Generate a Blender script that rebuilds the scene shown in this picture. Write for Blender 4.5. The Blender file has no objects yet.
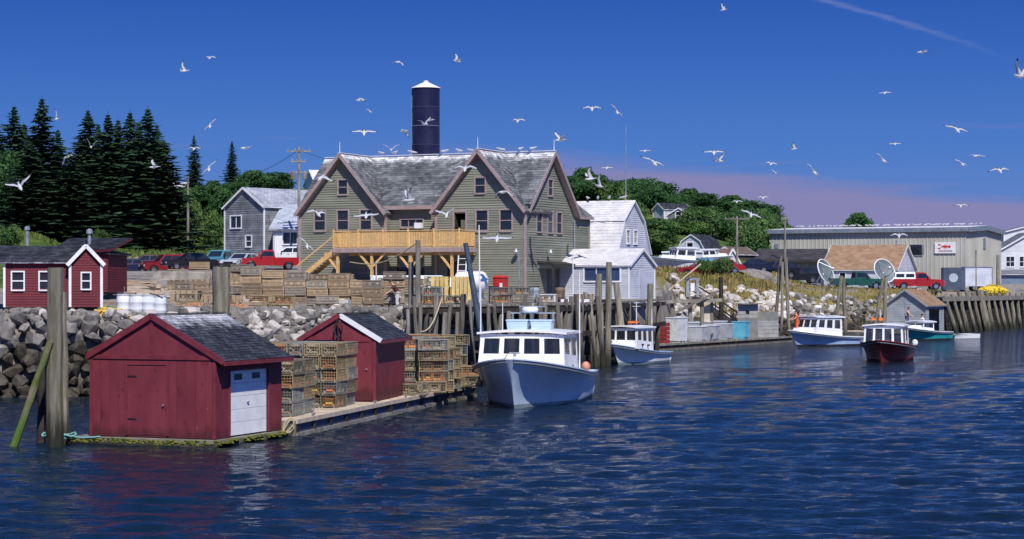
import bpy, bmesh, math, random
import numpy as np
from mathutils import Vector, Matrix, noise
R = math.radians
scene = bpy.context.scene
COL = scene.collection

# ------------------------------------------------------------------ camera, sky, sun
F, HY, HC = 2000.0, 285.0, 4.6          # focal length in pixels, horizon row, eye height above the water
SUN_EL, SUN_AZ = 50.0, 16.0             # sun behind the camera, to the right
cd = bpy.data.cameras.new('camera'); cam = bpy.data.objects.new('camera', cd); COL.objects.link(cam)
cam.location = (0, 0, HC); cam.rotation_euler = (R(90), 0, 0)
cd.sensor_width = 36; cd.lens = 36 * F / 1024; cd.shift_y = (HY - 269.5) / 1024
cd.clip_start = 0.5; cd.clip_end = 9000
scene.camera = cam
scene.view_settings.view_transform = 'Standard'; scene.view_settings.look = 'None'
scene.view_settings.exposure = 0.0; scene.view_settings.gamma = 1.0
scene.render.resolution_x, scene.render.resolution_y = 1024, 539

world = bpy.data.worlds.new('World'); scene.world = world; world.use_nodes = True
nt = world.node_tree; nt.nodes.clear()
class NG:
    """small node-graph helper"""
    def __init__(s, nt): s.nt = nt
    def n(s, t, **k):
        o = s.nt.nodes.new(t)
        for a, b in k.items(): setattr(o, a, b)
        return o
    def set(s, sock, v):
        if hasattr(v, 'is_linked'): s.nt.links.new(v, sock)
        else: sock.default_value = v
    def m(s, op, a, b=0.0, c=0.0, clamp=False):
        o = s.n('ShaderNodeMath', operation=op, use_clamp=clamp)
        s.set(o.inputs[0], a); s.set(o.inputs[1], b); s.set(o.inputs[2], c)
        return o.outputs[0]
    def ss(s, v, lo, hi):
        o = s.n('ShaderNodeMapRange', interpolation_type='SMOOTHSTEP')
        s.set(o.inputs[0], v); s.set(o.inputs[1], lo); s.set(o.inputs[2], hi)
        return o.outputs[0]
    def mix(s, f, a, b, mode='MIX'):
        o = s.n('ShaderNodeMix', data_type='RGBA', blend_type=mode)
        s.set(o.inputs[0], f); s.set(o.inputs[6], a); s.set(o.inputs[7], b)
        return o.outputs[2]
    def noise(s, vec, scale, detail=4, rough=.55):
        o = s.n('ShaderNodeTexNoise'); s.set(o.inputs['Vector'], vec)
        o.inputs['Scale'].default_value = scale; o.inputs['Detail'].default_value = detail
        o.inputs['Roughness'].default_value = rough
        return o.outputs[0]
g = NG(nt)
tc = g.n('ShaderNodeTexCoord').outputs['Generated']
sep = g.n('ShaderNodeSeparateXYZ'); g.set(sep.inputs[0], tc)
dx, dy, dz = sep.outputs
# the air is very clear and polarised: read the sky model well above the horizon so it stays deep blue all the way down
zup = g.m('ADD', g.m('MULTIPLY', g.m('MAXIMUM', dz, 0.0), 3.2), 0.26)
cv = g.n('ShaderNodeCombineXYZ'); g.set(cv.inputs[0], dx); g.set(cv.inputs[1], dy); g.set(cv.inputs[2], zup)
nrm = g.n('ShaderNodeVectorMath', operation='NORMALIZE'); g.set(nrm.inputs[0], cv.outputs[0])
sky = g.n('ShaderNodeTexSky', sky_type='NISHITA', sun_disc=False)
sky.sun_elevation = R(SUN_EL); sky.sun_rotation = R(180 - SUN_AZ)
sky.altitude = 500; sky.air_density = 1.0; sky.dust_density = 0.2; sky.ozone_density = 3.0
g.set(sky.inputs[0], nrm.outputs[0])
tint = g.mix(1.0, sky.outputs[0], (0.35, 0.79, 1.68, 1), 'MULTIPLY')
# low lavender bank of far haze cloud, with a wispy upper edge
hor = g.m('MAXIMUM', g.m('POWER', g.m('ADD', g.m('MULTIPLY', dx, dx), g.m('MULTIPLY', dy, dy)), 0.5), 0.001)
el = g.m('DIVIDE', dz, hor); az = g.m('DIVIDE', dx, hor)
cw = g.n('ShaderNodeCombineXYZ'); g.set(cw.inputs[0], az); g.set(cw.inputs[1], g.m('MULTIPLY', el, 16.0)); g.set(cw.inputs[2], dy)
wn = g.noise(cw.outputs[0], 5.0, 5)
edge = g.m('SUBTRACT', 0.0665, g.m('MULTIPLY', az, 0.098))
e2 = g.m('ADD', el, g.m('MULTIPLY', g.m('SUBTRACT', wn, 0.5), 0.022))
band = g.m('MULTIPLY', g.m('SUBTRACT', 1.0, g.ss(g.m('SUBTRACT', e2, edge), -0.006, 0.005)), g.ss(az, -0.10, 0.08))
band2 = g.m('MULTIPLY', g.m('SUBTRACT', 1.0, g.ss(el, 0.02, 0.07)), 0.25)
wisp = g.m('MULTIPLY', g.m('MULTIPLY', g.ss(wn, 0.56, 0.72), g.m('SUBTRACT', 1.0, g.ss(el, 0.055, 0.09))), 0.55)
bm_ = g.m('MAXIMUM', g.m('MULTIPLY', band, 0.86), g.m('MAXIMUM', band2, wisp))
tint = g.mix(g.m('MULTIPLY', g.m('SUBTRACT', 1.0, g.ss(el, 0.02, 0.15)), 0.92), tint, (0.98, 2.3, 5.6, 1))
c1 = g.mix(bm_, tint, (2.65, 2.35, 4.3, 1))
# old aircraft trail drifting across the upper right sky
t_ = g.m('DIVIDE', g.m('SUBTRACT', az, 0.144), 0.105)
yl = g.m('SUBTRACT', 0.1435, g.m('ADD', g.m('MULTIPLY', t_, 0.028), g.m('MULTIPLY', g.m('MULTIPLY', t_, t_), 0.009)))
cn = g.noise(cw.outputs[0], 38.0, 3)
dist = g.m('ABSOLUTE', g.m('ADD', g.m('SUBTRACT', el, yl), g.m('MULTIPLY', g.m('SUBTRACT', cn, 0.5), 0.0035)))
trail = g.m('MULTIPLY', g.m('MULTIPLY', g.m('SUBTRACT', 1.0, g.ss(dist, 0.0, 0.0022)), g.m('SUBTRACT', 1.0, g.ss(t_, 0.35, 1.0))), 0.18)
trail = g.m('MULTIPLY', trail, g.m('MULTIPLY', g.m('GREATER_THAN', dy, 0.0), g.m('GREATER_THAN', t_, -0.6)))
c2 = g.mix(trail, c1, (4.2, 4.4, 6.0, 1))
bg = g.n('ShaderNodeBackground'); g.set(bg.inputs[0], c2); bg.inputs[1].default_value = 0.10
out = g.n('ShaderNodeOutputWorld'); nt.links.new(bg.outputs[0], out.inputs[0])

sd = bpy.data.lights.new('sun', 'SUN'); sd.energy = 5.0; sd.angle = R(0.53); sd.color = (1.0, 0.955, 0.88)
sun = bpy.data.objects.new('sun', sd); COL.objects.link(sun); sun.location = (40, -60, 120)
sdir = Vector((math.sin(R(SUN_AZ)) * math.cos(R(SUN_EL)), -math.cos(R(SUN_AZ)) * math.cos(R(SUN_EL)), math.sin(R(SUN_EL))))
sun.rotation_euler = sdir.to_track_quat('Z', 'Y').to_euler()

# ------------------------------------------------------------------ helpers
def P(px, py, d): return Vector(((px - 512) / F * d, d, HC + (HY - py) / F * d))
def X(px, d): return (px - 512) / F * d
def Zp(py, d): return HC + (HY - py) / F * d
def WD(py, z=0.0): return (HC - z) * F / (py - HY)
def V(*a): return Vector(a)

MATS = {}
def M(name, c1, c2=None, sc=3.0, rough=.8, isl=0.0, rnd=0.0, bump=0.0, bsc=30.0, metal=0.0, spec=.3,
      st=(1, 1, 1), lo=.35, hi=.65, stain=None, trans=0.0, bands=None):
    if name in MATS: return MATS[name]
    m = bpy.data.materials.new(name); m.use_nodes = True; MATS[name] = m
    q = NG(m.node_tree); b = m.node_tree.nodes['Principled BSDF']
    co = q.n('ShaderNodeTexCoord').outputs['Object']
    oi = q.n('ShaderNodeObjectInfo')
    ad = q.n('ShaderNodeVectorMath', operation='ADD'); q.set(ad.inputs[0], co)
    rv = q.n('ShaderNodeCombineXYZ')
    for i in range(3): q.set(rv.inputs[i], q.m('MULTIPLY', oi.outputs['Random'], 37.0 + 11 * i))
    q.set(ad.inputs[1], rv.outputs[0])
    mp = q.n('ShaderNodeMapping'); q.set(mp.inputs[0], ad.outputs[0]); mp.inputs['Scale'].default_value = st
    vec = mp.outputs[0]
    if c2 is None: c2 = tuple(min(1, c * 1.22 + .004) for c in c1)
    nz = q.noise(vec, sc, 6)
    col = q.mix(q.ss(nz, lo, hi), (*c1, 1), (*c2, 1))
    if stain:
        for s_ in (stain if isinstance(stain, list) else [stain]):
            sn = q.noise(vec, s_[1], 7, .62)
            col = q.mix(q.ss(sn, s_[2], s_[2] + s_[3]), col, (*s_[0], 1))
    if bands:                       # a feature that lies at a height of its own (droppings along a ridge, weed at a waterline)
        for (z0, z1, c, amt) in bands:
            sz = q.n('ShaderNodeSeparateXYZ'); q.set(sz.inputs[0], co)
            zz = q.m('ADD', sz.outputs[2], q.m('MULTIPLY', q.m('SUBTRACT', q.noise(vec, 2.2, 6, .7), .5), abs(z1 - z0) * 2.2))
            col = q.mix(q.m('MULTIPLY', q.ss(zz, z0, z1), amt), col, (*c, 1))
    if isl:
        ri = q.n('ShaderNodeNewGeometry').outputs['Random Per Island']
        k = q.m('ADD', q.m('MULTIPLY', q.m('SUBTRACT', ri, .5), 2 * isl), 1.0)
        cc = q.n('ShaderNodeCombineXYZ'); [q.set(cc.inputs[i], k) for i in range(3)]
        col = q.mix(1.0, col, cc.outputs[0], 'MULTIPLY')
    if rnd:
        k = q.m('ADD', q.m('MULTIPLY', q.m('SUBTRACT', oi.outputs['Random'], .5), 2 * rnd), 1.0)
        cc = q.n('ShaderNodeCombineXYZ'); [q.set(cc.inputs[i], k) for i in range(3)]
        col = q.mix(1.0, col, cc.outputs[0], 'MULTIPLY')
    q.set(b.inputs['Base Color'], col)
    b.inputs['Metallic'].default_value = metal; b.inputs['Specular IOR Level'].default_value = spec
    q.set(b.inputs['Roughness'], q.m('ADD', q.m('MULTIPLY', q.m('SUBTRACT', nz, .5), .25), rough, clamp=True))
    if bump:
        bp = q.n('ShaderNodeBump'); bp.inputs['Strength'].default_value = 1.0; bp.inputs['Distance'].default_value = bump
        q.set(bp.inputs['Height'], q.noise(vec, bsc, 5, .65)); m.node_tree.links.new(bp.outputs[0], b.inputs['Normal'])
    if trans:
        t = q.n('ShaderNodeBsdfTranslucent'); q.set(t.inputs[0], col)
        mx = q.n('ShaderNodeMixShader'); mx.inputs[0].default_value = trans
        m.node_tree.links.new(b.outputs[0], mx.inputs[1]); m.node_tree.links.new(t.outputs[0], mx.inputs[2])
        m.node_tree.links.new(mx.outputs[0], m.node_tree.nodes['Material Output'].inputs[0])
    return m

class MB:
    """collects faces, then builds one mesh object"""
    def __init__(s): s.v = []; s.f = []; s.m = []; s.mi = 0
    def add(s, vs, fs):
        o = len(s.v); s.v += [tuple(v) for v in vs]
        s.f += [tuple(i + o for i in f) for f in fs]; s.m += [s.mi] * len(fs); return s
    def hexa(s, p):   # 4 bottom (ccw), 4 top
        return s.add(p, [(3, 2, 1, 0), (4, 5, 6, 7), (0, 1, 5, 4), (1, 2, 6, 5), (2, 3, 7, 6), (3, 0, 4, 7)])
    def b(s, x0, x1, y0, y1, z0, z1):
        return s.hexa([(x0, y0, z0), (x1, y0, z0), (x1, y1, z0), (x0, y1, z0), (x0, y0, z1), (x1, y0, z1), (x1, y1, z1), (x0, y1, z1)])
    def box(s, c, sz, rz=0, tilt=None):
        c = Vector(c); mt = Matrix.Rotation(rz, 3, 'Z')
        if tilt is not None: mt = mt @ tilt
        h = Vector(sz) / 2
        return s.hexa([c + mt @ Vector((a * h.x, b * h.y, e * h.z)) for e in (-1, 1) for a, b in ((-1, -1), (1, -1), (1, 1), (-1, 1))])
    def bar(s, p, q, w, h, up=(0, 0, 1)):
        p, q = Vector(p), Vector(q); d = (q - p).normalized(); u = Vector(up)
        if abs(d.dot(u)) > .98: u = Vector((1, 0, 0))
        r = d.cross(u).normalized() * w / 2; u = r.cross(d).normalized() * h / 2
        return s.hexa([p - r - u, p + r - u, q + r - u, q - r - u, p - r + u, p + r + u, q + r + u, q - r + u])
    def tube(s, p, q, r0, r1=None, n=8, cap=True):
        r1 = r0 if r1 is None else r1; p, q = Vector(p), Vector(q); d = (q - p).normalized()
        u = d.orthogonal().normalized(); w = d.cross(u)
        vs = [c + (u * math.cos(2 * math.pi * i / n) + w * math.sin(2 * math.pi * i / n)) * r for c, r in ((p, r0), (q, r1)) for i in range(n)]
        fs = [(i, (i + 1) % n, n + (i + 1) % n, n + i) for i in range(n)]
        if cap: fs += [tuple(range(n - 1, -1, -1)), tuple(range(n, 2 * n))]
        return s.add(vs, fs)
    def path(s, pts, r, n=5):
        for a, b_ in zip(pts[:-1], pts[1:]): s.tube(a, b_, r, r, n, False)
        return s
    def prism(s, poly, e):   # closed polygon (3D points) extruded by vector e
        n = len(poly); e = Vector(e); poly = [Vector(p) for p in poly]
        return s.add(poly + [p + e for p in poly], [tuple(range(n - 1, -1, -1)), tuple(range(n, 2 * n))] +
                     [(i, (i + 1) % n, n + (i + 1) % n, n + i) for i in range(n)])
    def slab(s, a, b_, c, d, th):   # quad thickened along its normal
        a, b_, c, d = map(Vector, (a, b_, c, d)); nn = (b_ - a).cross(d - a).normalized() * th
        return s.hexa([a - nn, b_ - nn, c - nn, d - nn, a, b_, c, d])
    def lathe(s, prof, n=16, c=(0, 0, 0)):
        c = Vector(c); vs = [c + Vector((r * math.cos(2 * math.pi * i / n), r * math.sin(2 * math.pi * i / n), z)) for r, z in prof for i in range(n)]
        fs = [(k * n + i, k * n + (i + 1) % n, (k + 1) * n + (i + 1) % n, (k + 1) * n + i) for k in range(len(prof) - 1) for i in range(n)]
        fs += [tuple(range(n - 1, -1, -1)), tuple(range((len(prof) - 1) * n, len(prof) * n))]
        return s.add(vs, fs)
    def ell(s, c, r, n=10, m=6, rot=None):
        c = Vector(c); vs = []
        for j in range(1, m):
            a = math.pi * j / m
            for i in range(n):
                t = 2 * math.pi * i / n
                p = Vector((r[0] * math.sin(a) * math.cos(t), r[1] * math.sin(a) * math.sin(t), r[2] * math.cos(a)))
                vs.append(c + (rot @ p if rot else p))
        tp = Vector((0, 0, r[2])); vs += [c + (rot @ tp if rot else tp), c - (rot @ tp if rot else tp)]
        fs = [(j * n + i, (j + 1) * n + i, (j + 1) * n + (i + 1) % n, j * n + (i + 1) % n) for j in range(m - 2) for i in range(n)]
        k = len(vs)
        fs += [(k - 2, i, (i + 1) % n) for i in range(n)] + [(k - 1, (m - 2) * n + (i + 1) % n, (m - 2) * n + i) for i in range(n)]
        return s.add(vs, fs)
    def mesh(s, name, mats, smooth=False):
        me = bpy.data.meshes.new(name); me.from_pydata(s.v, [], s.f)
        for m in (mats if isinstance(mats, (list, tuple)) else [mats]): me.materials.append(m)
        if isinstance(mats, (list, tuple)) and len(mats) > 1: me.polygons.foreach_set('material_index', s.m)
        if smooth: me.polygons.foreach_set('use_smooth', [True] * len(me.polygons))
        me.update(); return me
    def build(s, name, mats, parent=None, smooth=False, kind=None, label=None):
        return link(name, s.mesh(name, mats, smooth), parent, kind, label)

def link(name, me, parent=None, kind=None, label=None, loc=None, rot=None, scale=None):
    o = bpy.data.objects.new(name, me); COL.objects.link(o)
    if parent: o.parent = parent
    if kind: o['kind'] = kind
    if label: o['label'] = label
    if loc is not None: o.location = loc
    if rot is not None: o.rotation_euler = rot
    if scale is not None: o.scale = scale
    return o
def tag(o, label, cat, group=None):
    o['label'] = label; o['category'] = cat
    if group: o['group'] = group
    return o
def thing(name, label, cat, loc=(0, 0, 0), rz=0, group=None):
    o = bpy.data.objects.new(name, None); COL.objects.link(o); o.empty_display_size = .3
    o.location = loc; o.rotation_euler = (0, 0, rz)
    return tag(o, label, cat, group)
def dup(root, loc=None, rot=None, label=None, group=None, scale=None):
    r = root.copy(); COL.objects.link(r)
    if loc is not None: r.location = loc
    if rot is not None: r.rotation_euler = rot
    if scale is not None: r.scale = scale
    if label: r['label'] = label
    if group: r['group'] = group
    for ch in root.children:
        c = ch.copy(); COL.objects.link(c); c.parent = r
        for gch in ch.children:
            d = gch.copy(); COL.objects.link(d); d.parent = c
    return r

# ------------------------------------------------------------------ materials
red_paint = M('red_paint', (.160, .026, .038), (.20, .034, .047), 1.5, .62, bands=[(.62, .22, (.055, .014, .017), .75)], stain=[((.11, .015, .02), 5, .58, .1), ((.42, .32, .33), 4.2, .70, .05)], bump=.004, bsc=22, st=(1, 1, .45))
red_trim = M('red_trim', (.155, .024, .036), (.19, .032, .045), 3, .55, stain=((.5, .36, .36), 14, .70, .05))
shingle_dark = M('shingle_dark', (.020, .023, .030), (.045, .050, .062), 2.2, .75, isl=.38, bump=.004, bsc=60)
shingle_gull = M('shingle_gull', (.020, .023, .030), (.045, .050, .062), 2.2, .75, isl=.38, bump=.004, bsc=60, bands=[(3.25, 3.75, (.62, .63, .66), .7)])
shingle_grey = M('shingle_grey', (.080, .086, .092), (.165, .172, .178), .55, .85, isl=.42, bump=.006, bsc=30, bands=[(13.35, 14.05, (.72, .72, .74), .85)], stain=((.36, .36, .37), 2.6, .62, .12))
shingle_tan = M('shingle_tan', (.27, .165, .095), (.34, .22, .135), 1.1, .85, isl=.12, stain=((.42, .36, .30), 2, .62, .15))
white = M('white_paint', (.72, .73, .74), (.82, .82, .82), 2.2, .5, stain=((.52, .51, .47), 5, .68, .12))
white_gel = M('white_gelcoat', (.78, .79, .80), (.84, .84, .84), 1.2, .28, spec=.5, stain=((.6, .57, .5), 6, .70, .1))
white_clap = M('white_clapboard', (.47, .49, .55), (.57, .59, .64), .8, .6, isl=.05, st=(1, 1, .5))
white_metal_roof = M('white_roof', (.56, .55, .56), (.70, .68, .67), 1.2, .55, stain=((.45, .42, .40), 2.2, .6, .12))
clap_green = M('sage_clapboard', (.195, .200, .150), (.245, .250, .192), .7, .7, isl=.10, st=(.5, .5, 2))
trim_pink = M('mauve_trim', (.32, .245, .23), (.39, .30, .28), 3, .6)
shingle_wall = M('cedar_grey', (.15, .16, .175), (.24, .25, .265), 1.3, .85, isl=.2)
glass = M('glass', (.012, .015, .019), (.02, .024, .03), 1, .06, spec=.7)
glass_boat = M('boat_glass', (.02, .024, .03), (.03, .034, .04), 1, .05, spec=.7)
glass_boat.node_tree.nodes['Principled BSDF'].inputs['Alpha'].default_value = .55
glass_lt = M('glass_light', (.05, .06, .075), (.09, .10, .12), 1, .08, spec=.7)
wood_new = M('new_pine', (.64, .38, .14), (.76, .49, .21), 2, .65, isl=.12, rnd=.10, st=(1, 1, 3))
wood_grey = M('grey_wood', (.15, .135, .115), (.26, .24, .205), 3, .88, isl=.22, rnd=.2, bump=.01, bsc=18, st=(1, 1, .25))
wood_tan = M('tan_wood', (.30, .215, .135), (.42, .32, .22), 3, .85, isl=.25, rnd=.2)
wood_pale = M('pale_wood', (.46, .37, .27), (.57, .48, .37), 3, .85, isl=.2, rnd=.12)
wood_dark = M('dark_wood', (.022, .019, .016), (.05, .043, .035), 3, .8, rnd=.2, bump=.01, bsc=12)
pile_mat = M('pile_wood', (.15, .135, .10), (.27, .245, .185), 3.0, .85, rnd=.22, bump=.02, bsc=14, st=(2.5, 2.5, .3),
             bands=[(1.5, .2, (.016, .018, .010), .92)], stain=((.14, .15, .075), 1.1, .58, .14))
weed = M('green_weed', (.09, .12, .012), (.20, .20, .03), 6, .8, bump=.03, bsc=20)
granite = M('granite', (.135, .126, .115), (.25, .23, .205), 1.4, .9, rnd=.25, bump=.03, bsc=9, stain=((.13, .125, .12), 2.0, .58, .12))
granite_pale = M('granite_pale', (.42, .38, .34), (.60, .56, .51), 1.2, .9, rnd=.22, bump=.03, bsc=9, stain=((.26, .22, .19), 2.4, .6, .12))
rock_wet = M('wet_rock', (.035, .030, .024), (.085, .07, .05), 1.6, .6, rnd=.3, bump=.03, bsc=9)
tyre = M('tyre_rubber', (.014, .014, .015), (.02, .02, .02), 4, .8)
chrome = M('chrome', (.6, .6, .62), (.7, .7, .72), 2, .2, metal=.9)
steel = M('galvanised', (.33, .35, .37), (.46, .48, .50), 4, .45, metal=.55)
blk = M('black_part', (.016, .016, .018), (.03, .03, .032), 5, .6)
lamp_red = M('tail_lens', (.30, .01, .01), None, 3, .25)
lamp_clear = M('head_lens', (.62, .63, .62), None, 3, .12, spec=.6)
rope_mat = M('rope', (.42, .35, .20), (.55, .47, .30), 20, .9)
rope_teal = M('teal_rope', (.10, .28, .25), (.20, .36, .33), 20, .9)
orange = M('orange_plastic', (.70, .16, .03), (.80, .22, .05), 5, .5)
yellow = M('yellow_plastic', (.66, .45, .04), (.75, .55, .07), 5, .55)
plastic_white = M('white_plastic', (.62, .65, .70), (.74, .76, .79), 2, .4, stain=((.4, .38, .36), 5, .66, .1))
grey_tub = M('grey_tub', (.33, .35, .38), (.44, .46, .48), 2, .55, rnd=.15, stain=((.2, .19, .18), 4, .62, .12))
blue_tub = M('blue_tub', (.10, .40, .58), (.16, .48, .64), 2, .45)
royal = M('royal_blue', (.02, .07, .36), (.03, .10, .44), 2, .4)
wire_a = M('trap_wire_olive', (.15, .14, .10), (.22, .205, .15), 4, .7, rnd=.3)
wire_b = M('trap_wire_yellow', (.28, .22, .13), (.36, .29, .175), 4, .7, rnd=.25)
wire_c = M('trap_wire_grey', (.18, .19, .19), (.28, .29, .28), 4, .7, rnd=.3)
net_mat = M('trap_net', (.30, .24, .16), (.42, .35, .24), 5, .9, rnd=.35)
net_or = M('trap_net_orange', (.44, .17, .07), (.52, .27, .12), 5, .9, rnd=.3)

# ------------------------------------------------------------------ building pieces
def wall(mb, O, Rv, N, zs, outline, pitch=.14, lip=.02, holes=(), mode='lap'):
    """lapped boards: outline(z) -> (x0, x1); holes = (x0, x1, z0, z1); real openings are left"""
    O, Rv, N = Vector(O), Vector(Rv), Vector(N); z = zs[0]
    while z < zs[1] - 1e-4:
        z2 = min(z + pitch, zs[1]); a0, b0 = outline(z + .001); a1, b1 = outline(z2 - .001); mid = (z + z2) / 2
        cuts = sorted((h[0], h[1]) for h in holes if h[2] < mid < h[3])
        segs = []; x = a0
        for c in cuts:
            if c[0] > x: segs.append((x, c[0], x == a0, False))
            x = max(x, c[1])
        if x < b0: segs.append((x, b0, x == a0, True))
        for (s0, s1, e0, e1) in segs:
            t0 = a1 if e0 else s0; t1 = b1 if e1 else s1
            if t1 <= t0: t0 = t1 = (t0 + t1) / 2
            A = O + Rv * s0 + N * lip + Vector((0, 0, z)); B = O + Rv * s1 + N * lip + Vector((0, 0, z))
            C = O + Rv * t1 + Vector((0, 0, z2)); D = O + Rv * t0 + Vector((0, 0, z2))
            mb.add([A, B, C, D, A - N * lip * 1.3, B - N * lip * 1.3], [(0, 1, 2, 3), (4, 5, 1, 0)])
        z = z2
def shingles(mb, A, B, C, D, row=.2, tab=.32, lift=.022, seed=1, amp=1.0):
    """courses of separate tabs over the roof plane A-B (eave) C-D (ridge)"""
    rg = random.Random(seed); A, B, C, D = map(Vector, (A, B, C, D))
    n = (B - A).cross(D - A).normalized()
    if n.z < 0: n = -n
    mb.add([A + n * .002, B + n * .002, C + n * .002, D + n * .002], [(0, 1, 2, 3)])
    rows = max(1, round((D - A).length / row))
    for i in range(rows):
        f0, f1 = i / rows, (i + 1.12) / rows
        L0, R0 = A.lerp(D, f0), B.lerp(C, f0); L1, R1 = A.lerp(D, min(f1, 1)), B.lerp(C, min(f1, 1))
        k = max(1, round((R0 - L0).length / tab)); off = (i % 2) * .5
        es = [0.0] + [min(1, (j + off + rg.uniform(-.12, .12)) / k) for j in range(1, k)] + [1.0]
        for j in range(len(es) - 1):
            u0, u1 = es[j] + .04 / k, es[j + 1] - .04 / k
            if u1 <= u0: continue
            h = n * (lift * rg.uniform(.7, 1.25)); dn = (A - D).normalized() * rg.uniform(0, .02) * amp
            a, b_ = L0.lerp(R0, u0) + h + dn, L0.lerp(R0, u1) + h + dn
            c, d = L1.lerp(R1, u1) + n * .004, L1.lerp(R1, u0) + n * .004
            mb.add([a, b_, c, d, a - h, b_ - h], [(0, 1, 2, 3), (4, 5, 1, 0)])
def window(par, C, Rv, N, w, h, fr, gl=None, cols=1, rows=2, tw=.11, proud=.05, sill=True, name='window', flush=False):
    """C = centre of the opening on the wall plane; trim, sash bars and pane(s)"""
    C, Rv, N = Vector(C), Vector(Rv), Vector(N); U = Vector((0, 0, 1)); gl = gl or glass
    def fb(x0, x1, z0, z1, n0, n1):
        mb.hexa([C + Rv * x + U * z + N * n for z in (z0, z1) for x, n in ((x0, n1), (x1, n1), (x1, n0), (x0, n0))])
    mb = MB()
    fb(-w / 2 - tw, -w / 2, -h / 2 - tw, h / 2 + tw, -.02, proud); fb(w / 2, w / 2 + tw, -h / 2 - tw, h / 2 + tw, -.02, proud)
    fb(-w / 2, w / 2, h / 2, h / 2 + tw, -.02, proud + .004); fb(-w / 2, w / 2, -h / 2 - tw, -h / 2, -.02, proud + (.05 if sill else .004))
    o = mb.build(name, fr, par)
    mb = MB(); s = .028
    for i in range(1, rows): fb(-w / 2, w / 2, -h / 2 + h * i / rows - s, -h / 2 + h * i / rows + s, -.03, .0)
    for i in range(1, cols): fb(-w / 2 + w * i / cols - s, -w / 2 + w * i / cols + s, -h / 2, h / 2, -.028, .004)
    if mb.v: mb.build('sash_bar', fr, o)
    mb = MB(); fb(-w / 2, w / 2, -h / 2, h / 2, -.06, -.035 if not flush else .01); mb.build('pane', gl, o)
    return o
def gable_house(par, w, l, he, hr, wmat, rmat, over=.25, row=.2, tab=.35, pitch=.16, mode='lap', holes_f=(), holes_r=(), holes_l=(), trim=None, base=0.0, roof_over=None, seed=3):
    """local frame: front gable on y=0 (x 0..w), ridge along +y. walls, roof slabs, shingles, corner and rake boards"""
    xs = Vector((1, 0, 0)); ys = Vector((0, 1, 0))
    def ol(z):
        if z <= he: return (0, w)
        t = (z - he) / (hr - he) * w / 2
        return (t, w - t)
    for nm, O, Rv, N, out_, hl, top in (('front_wall', (0, 0, 0), xs, -ys, ol, holes_f, hr), ('back_wall', (w, l, 0), -xs, ys, ol, (), hr),
                                      ('side_wall', (w, 0, 0), ys, xs, lambda z: (0, l), holes_r, he), ('side_wall', (0, l, 0), -ys, -xs, lambda z: (0, l), holes_l, he)):
        mb = MB(); wall(mb, O, Rv, N, (base, top), out_, pitch, holes=hl); mb.build(nm, wmat, par, kind='stuff')
    ov = over; dzo = (hr - he) / (w / 2) * ov; th = .07
    for sgn in (0, 1):
        x_e = -ov if sgn == 0 else w + ov
        A, B, C, D = V(x_e, -ov, he - dzo), V(x_e, l + ov, he - dzo), V(w / 2, l + ov, hr), V(w / 2, -ov, hr)
        up = V(0, 0, .06)
        mb = MB()
        if sgn == 0: mb.hexa([A - V(0, 0, th) + up, D - V(0, 0, th) + up, C - V(0, 0, th) + up, B - V(0, 0, th) + up, A + up, D + up, C + up, B + up])
        else: mb.hexa([D - V(0, 0, th) + up, A - V(0, 0, th) + up, B - V(0, 0, th) + up, C - V(0, 0, th) + up, D + up, A + up, B + up, C + up])
        o = mb.build('roof', trim or rmat, par)
        mb = MB(); q = V(0, 0, .065)
        shingles(mb, A + q, B + q, C + q, D + q, row, tab, seed=seed + sgn); mb.build('shingles', rmat, o, kind='stuff')
    if trim:
        for x in (0, w):
            for y in (0, l):
                mb = MB(); mb.b(x - .06, x + .06, y - .06, y + .06, base, he - .02); mb.build('corner_board', trim, par)
        for y in (-ov - .03, l + ov + .003):
            mb = MB()
            for s in (-1, 1):
                a = V(w / 2 + s * (w / 2 + ov), y + .014, he - dzo); b_ = V(w / 2, y + .014, hr)
                mb.bar(a, b_, .028, .17)
            mb.build('rake_board', trim, par)
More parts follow.
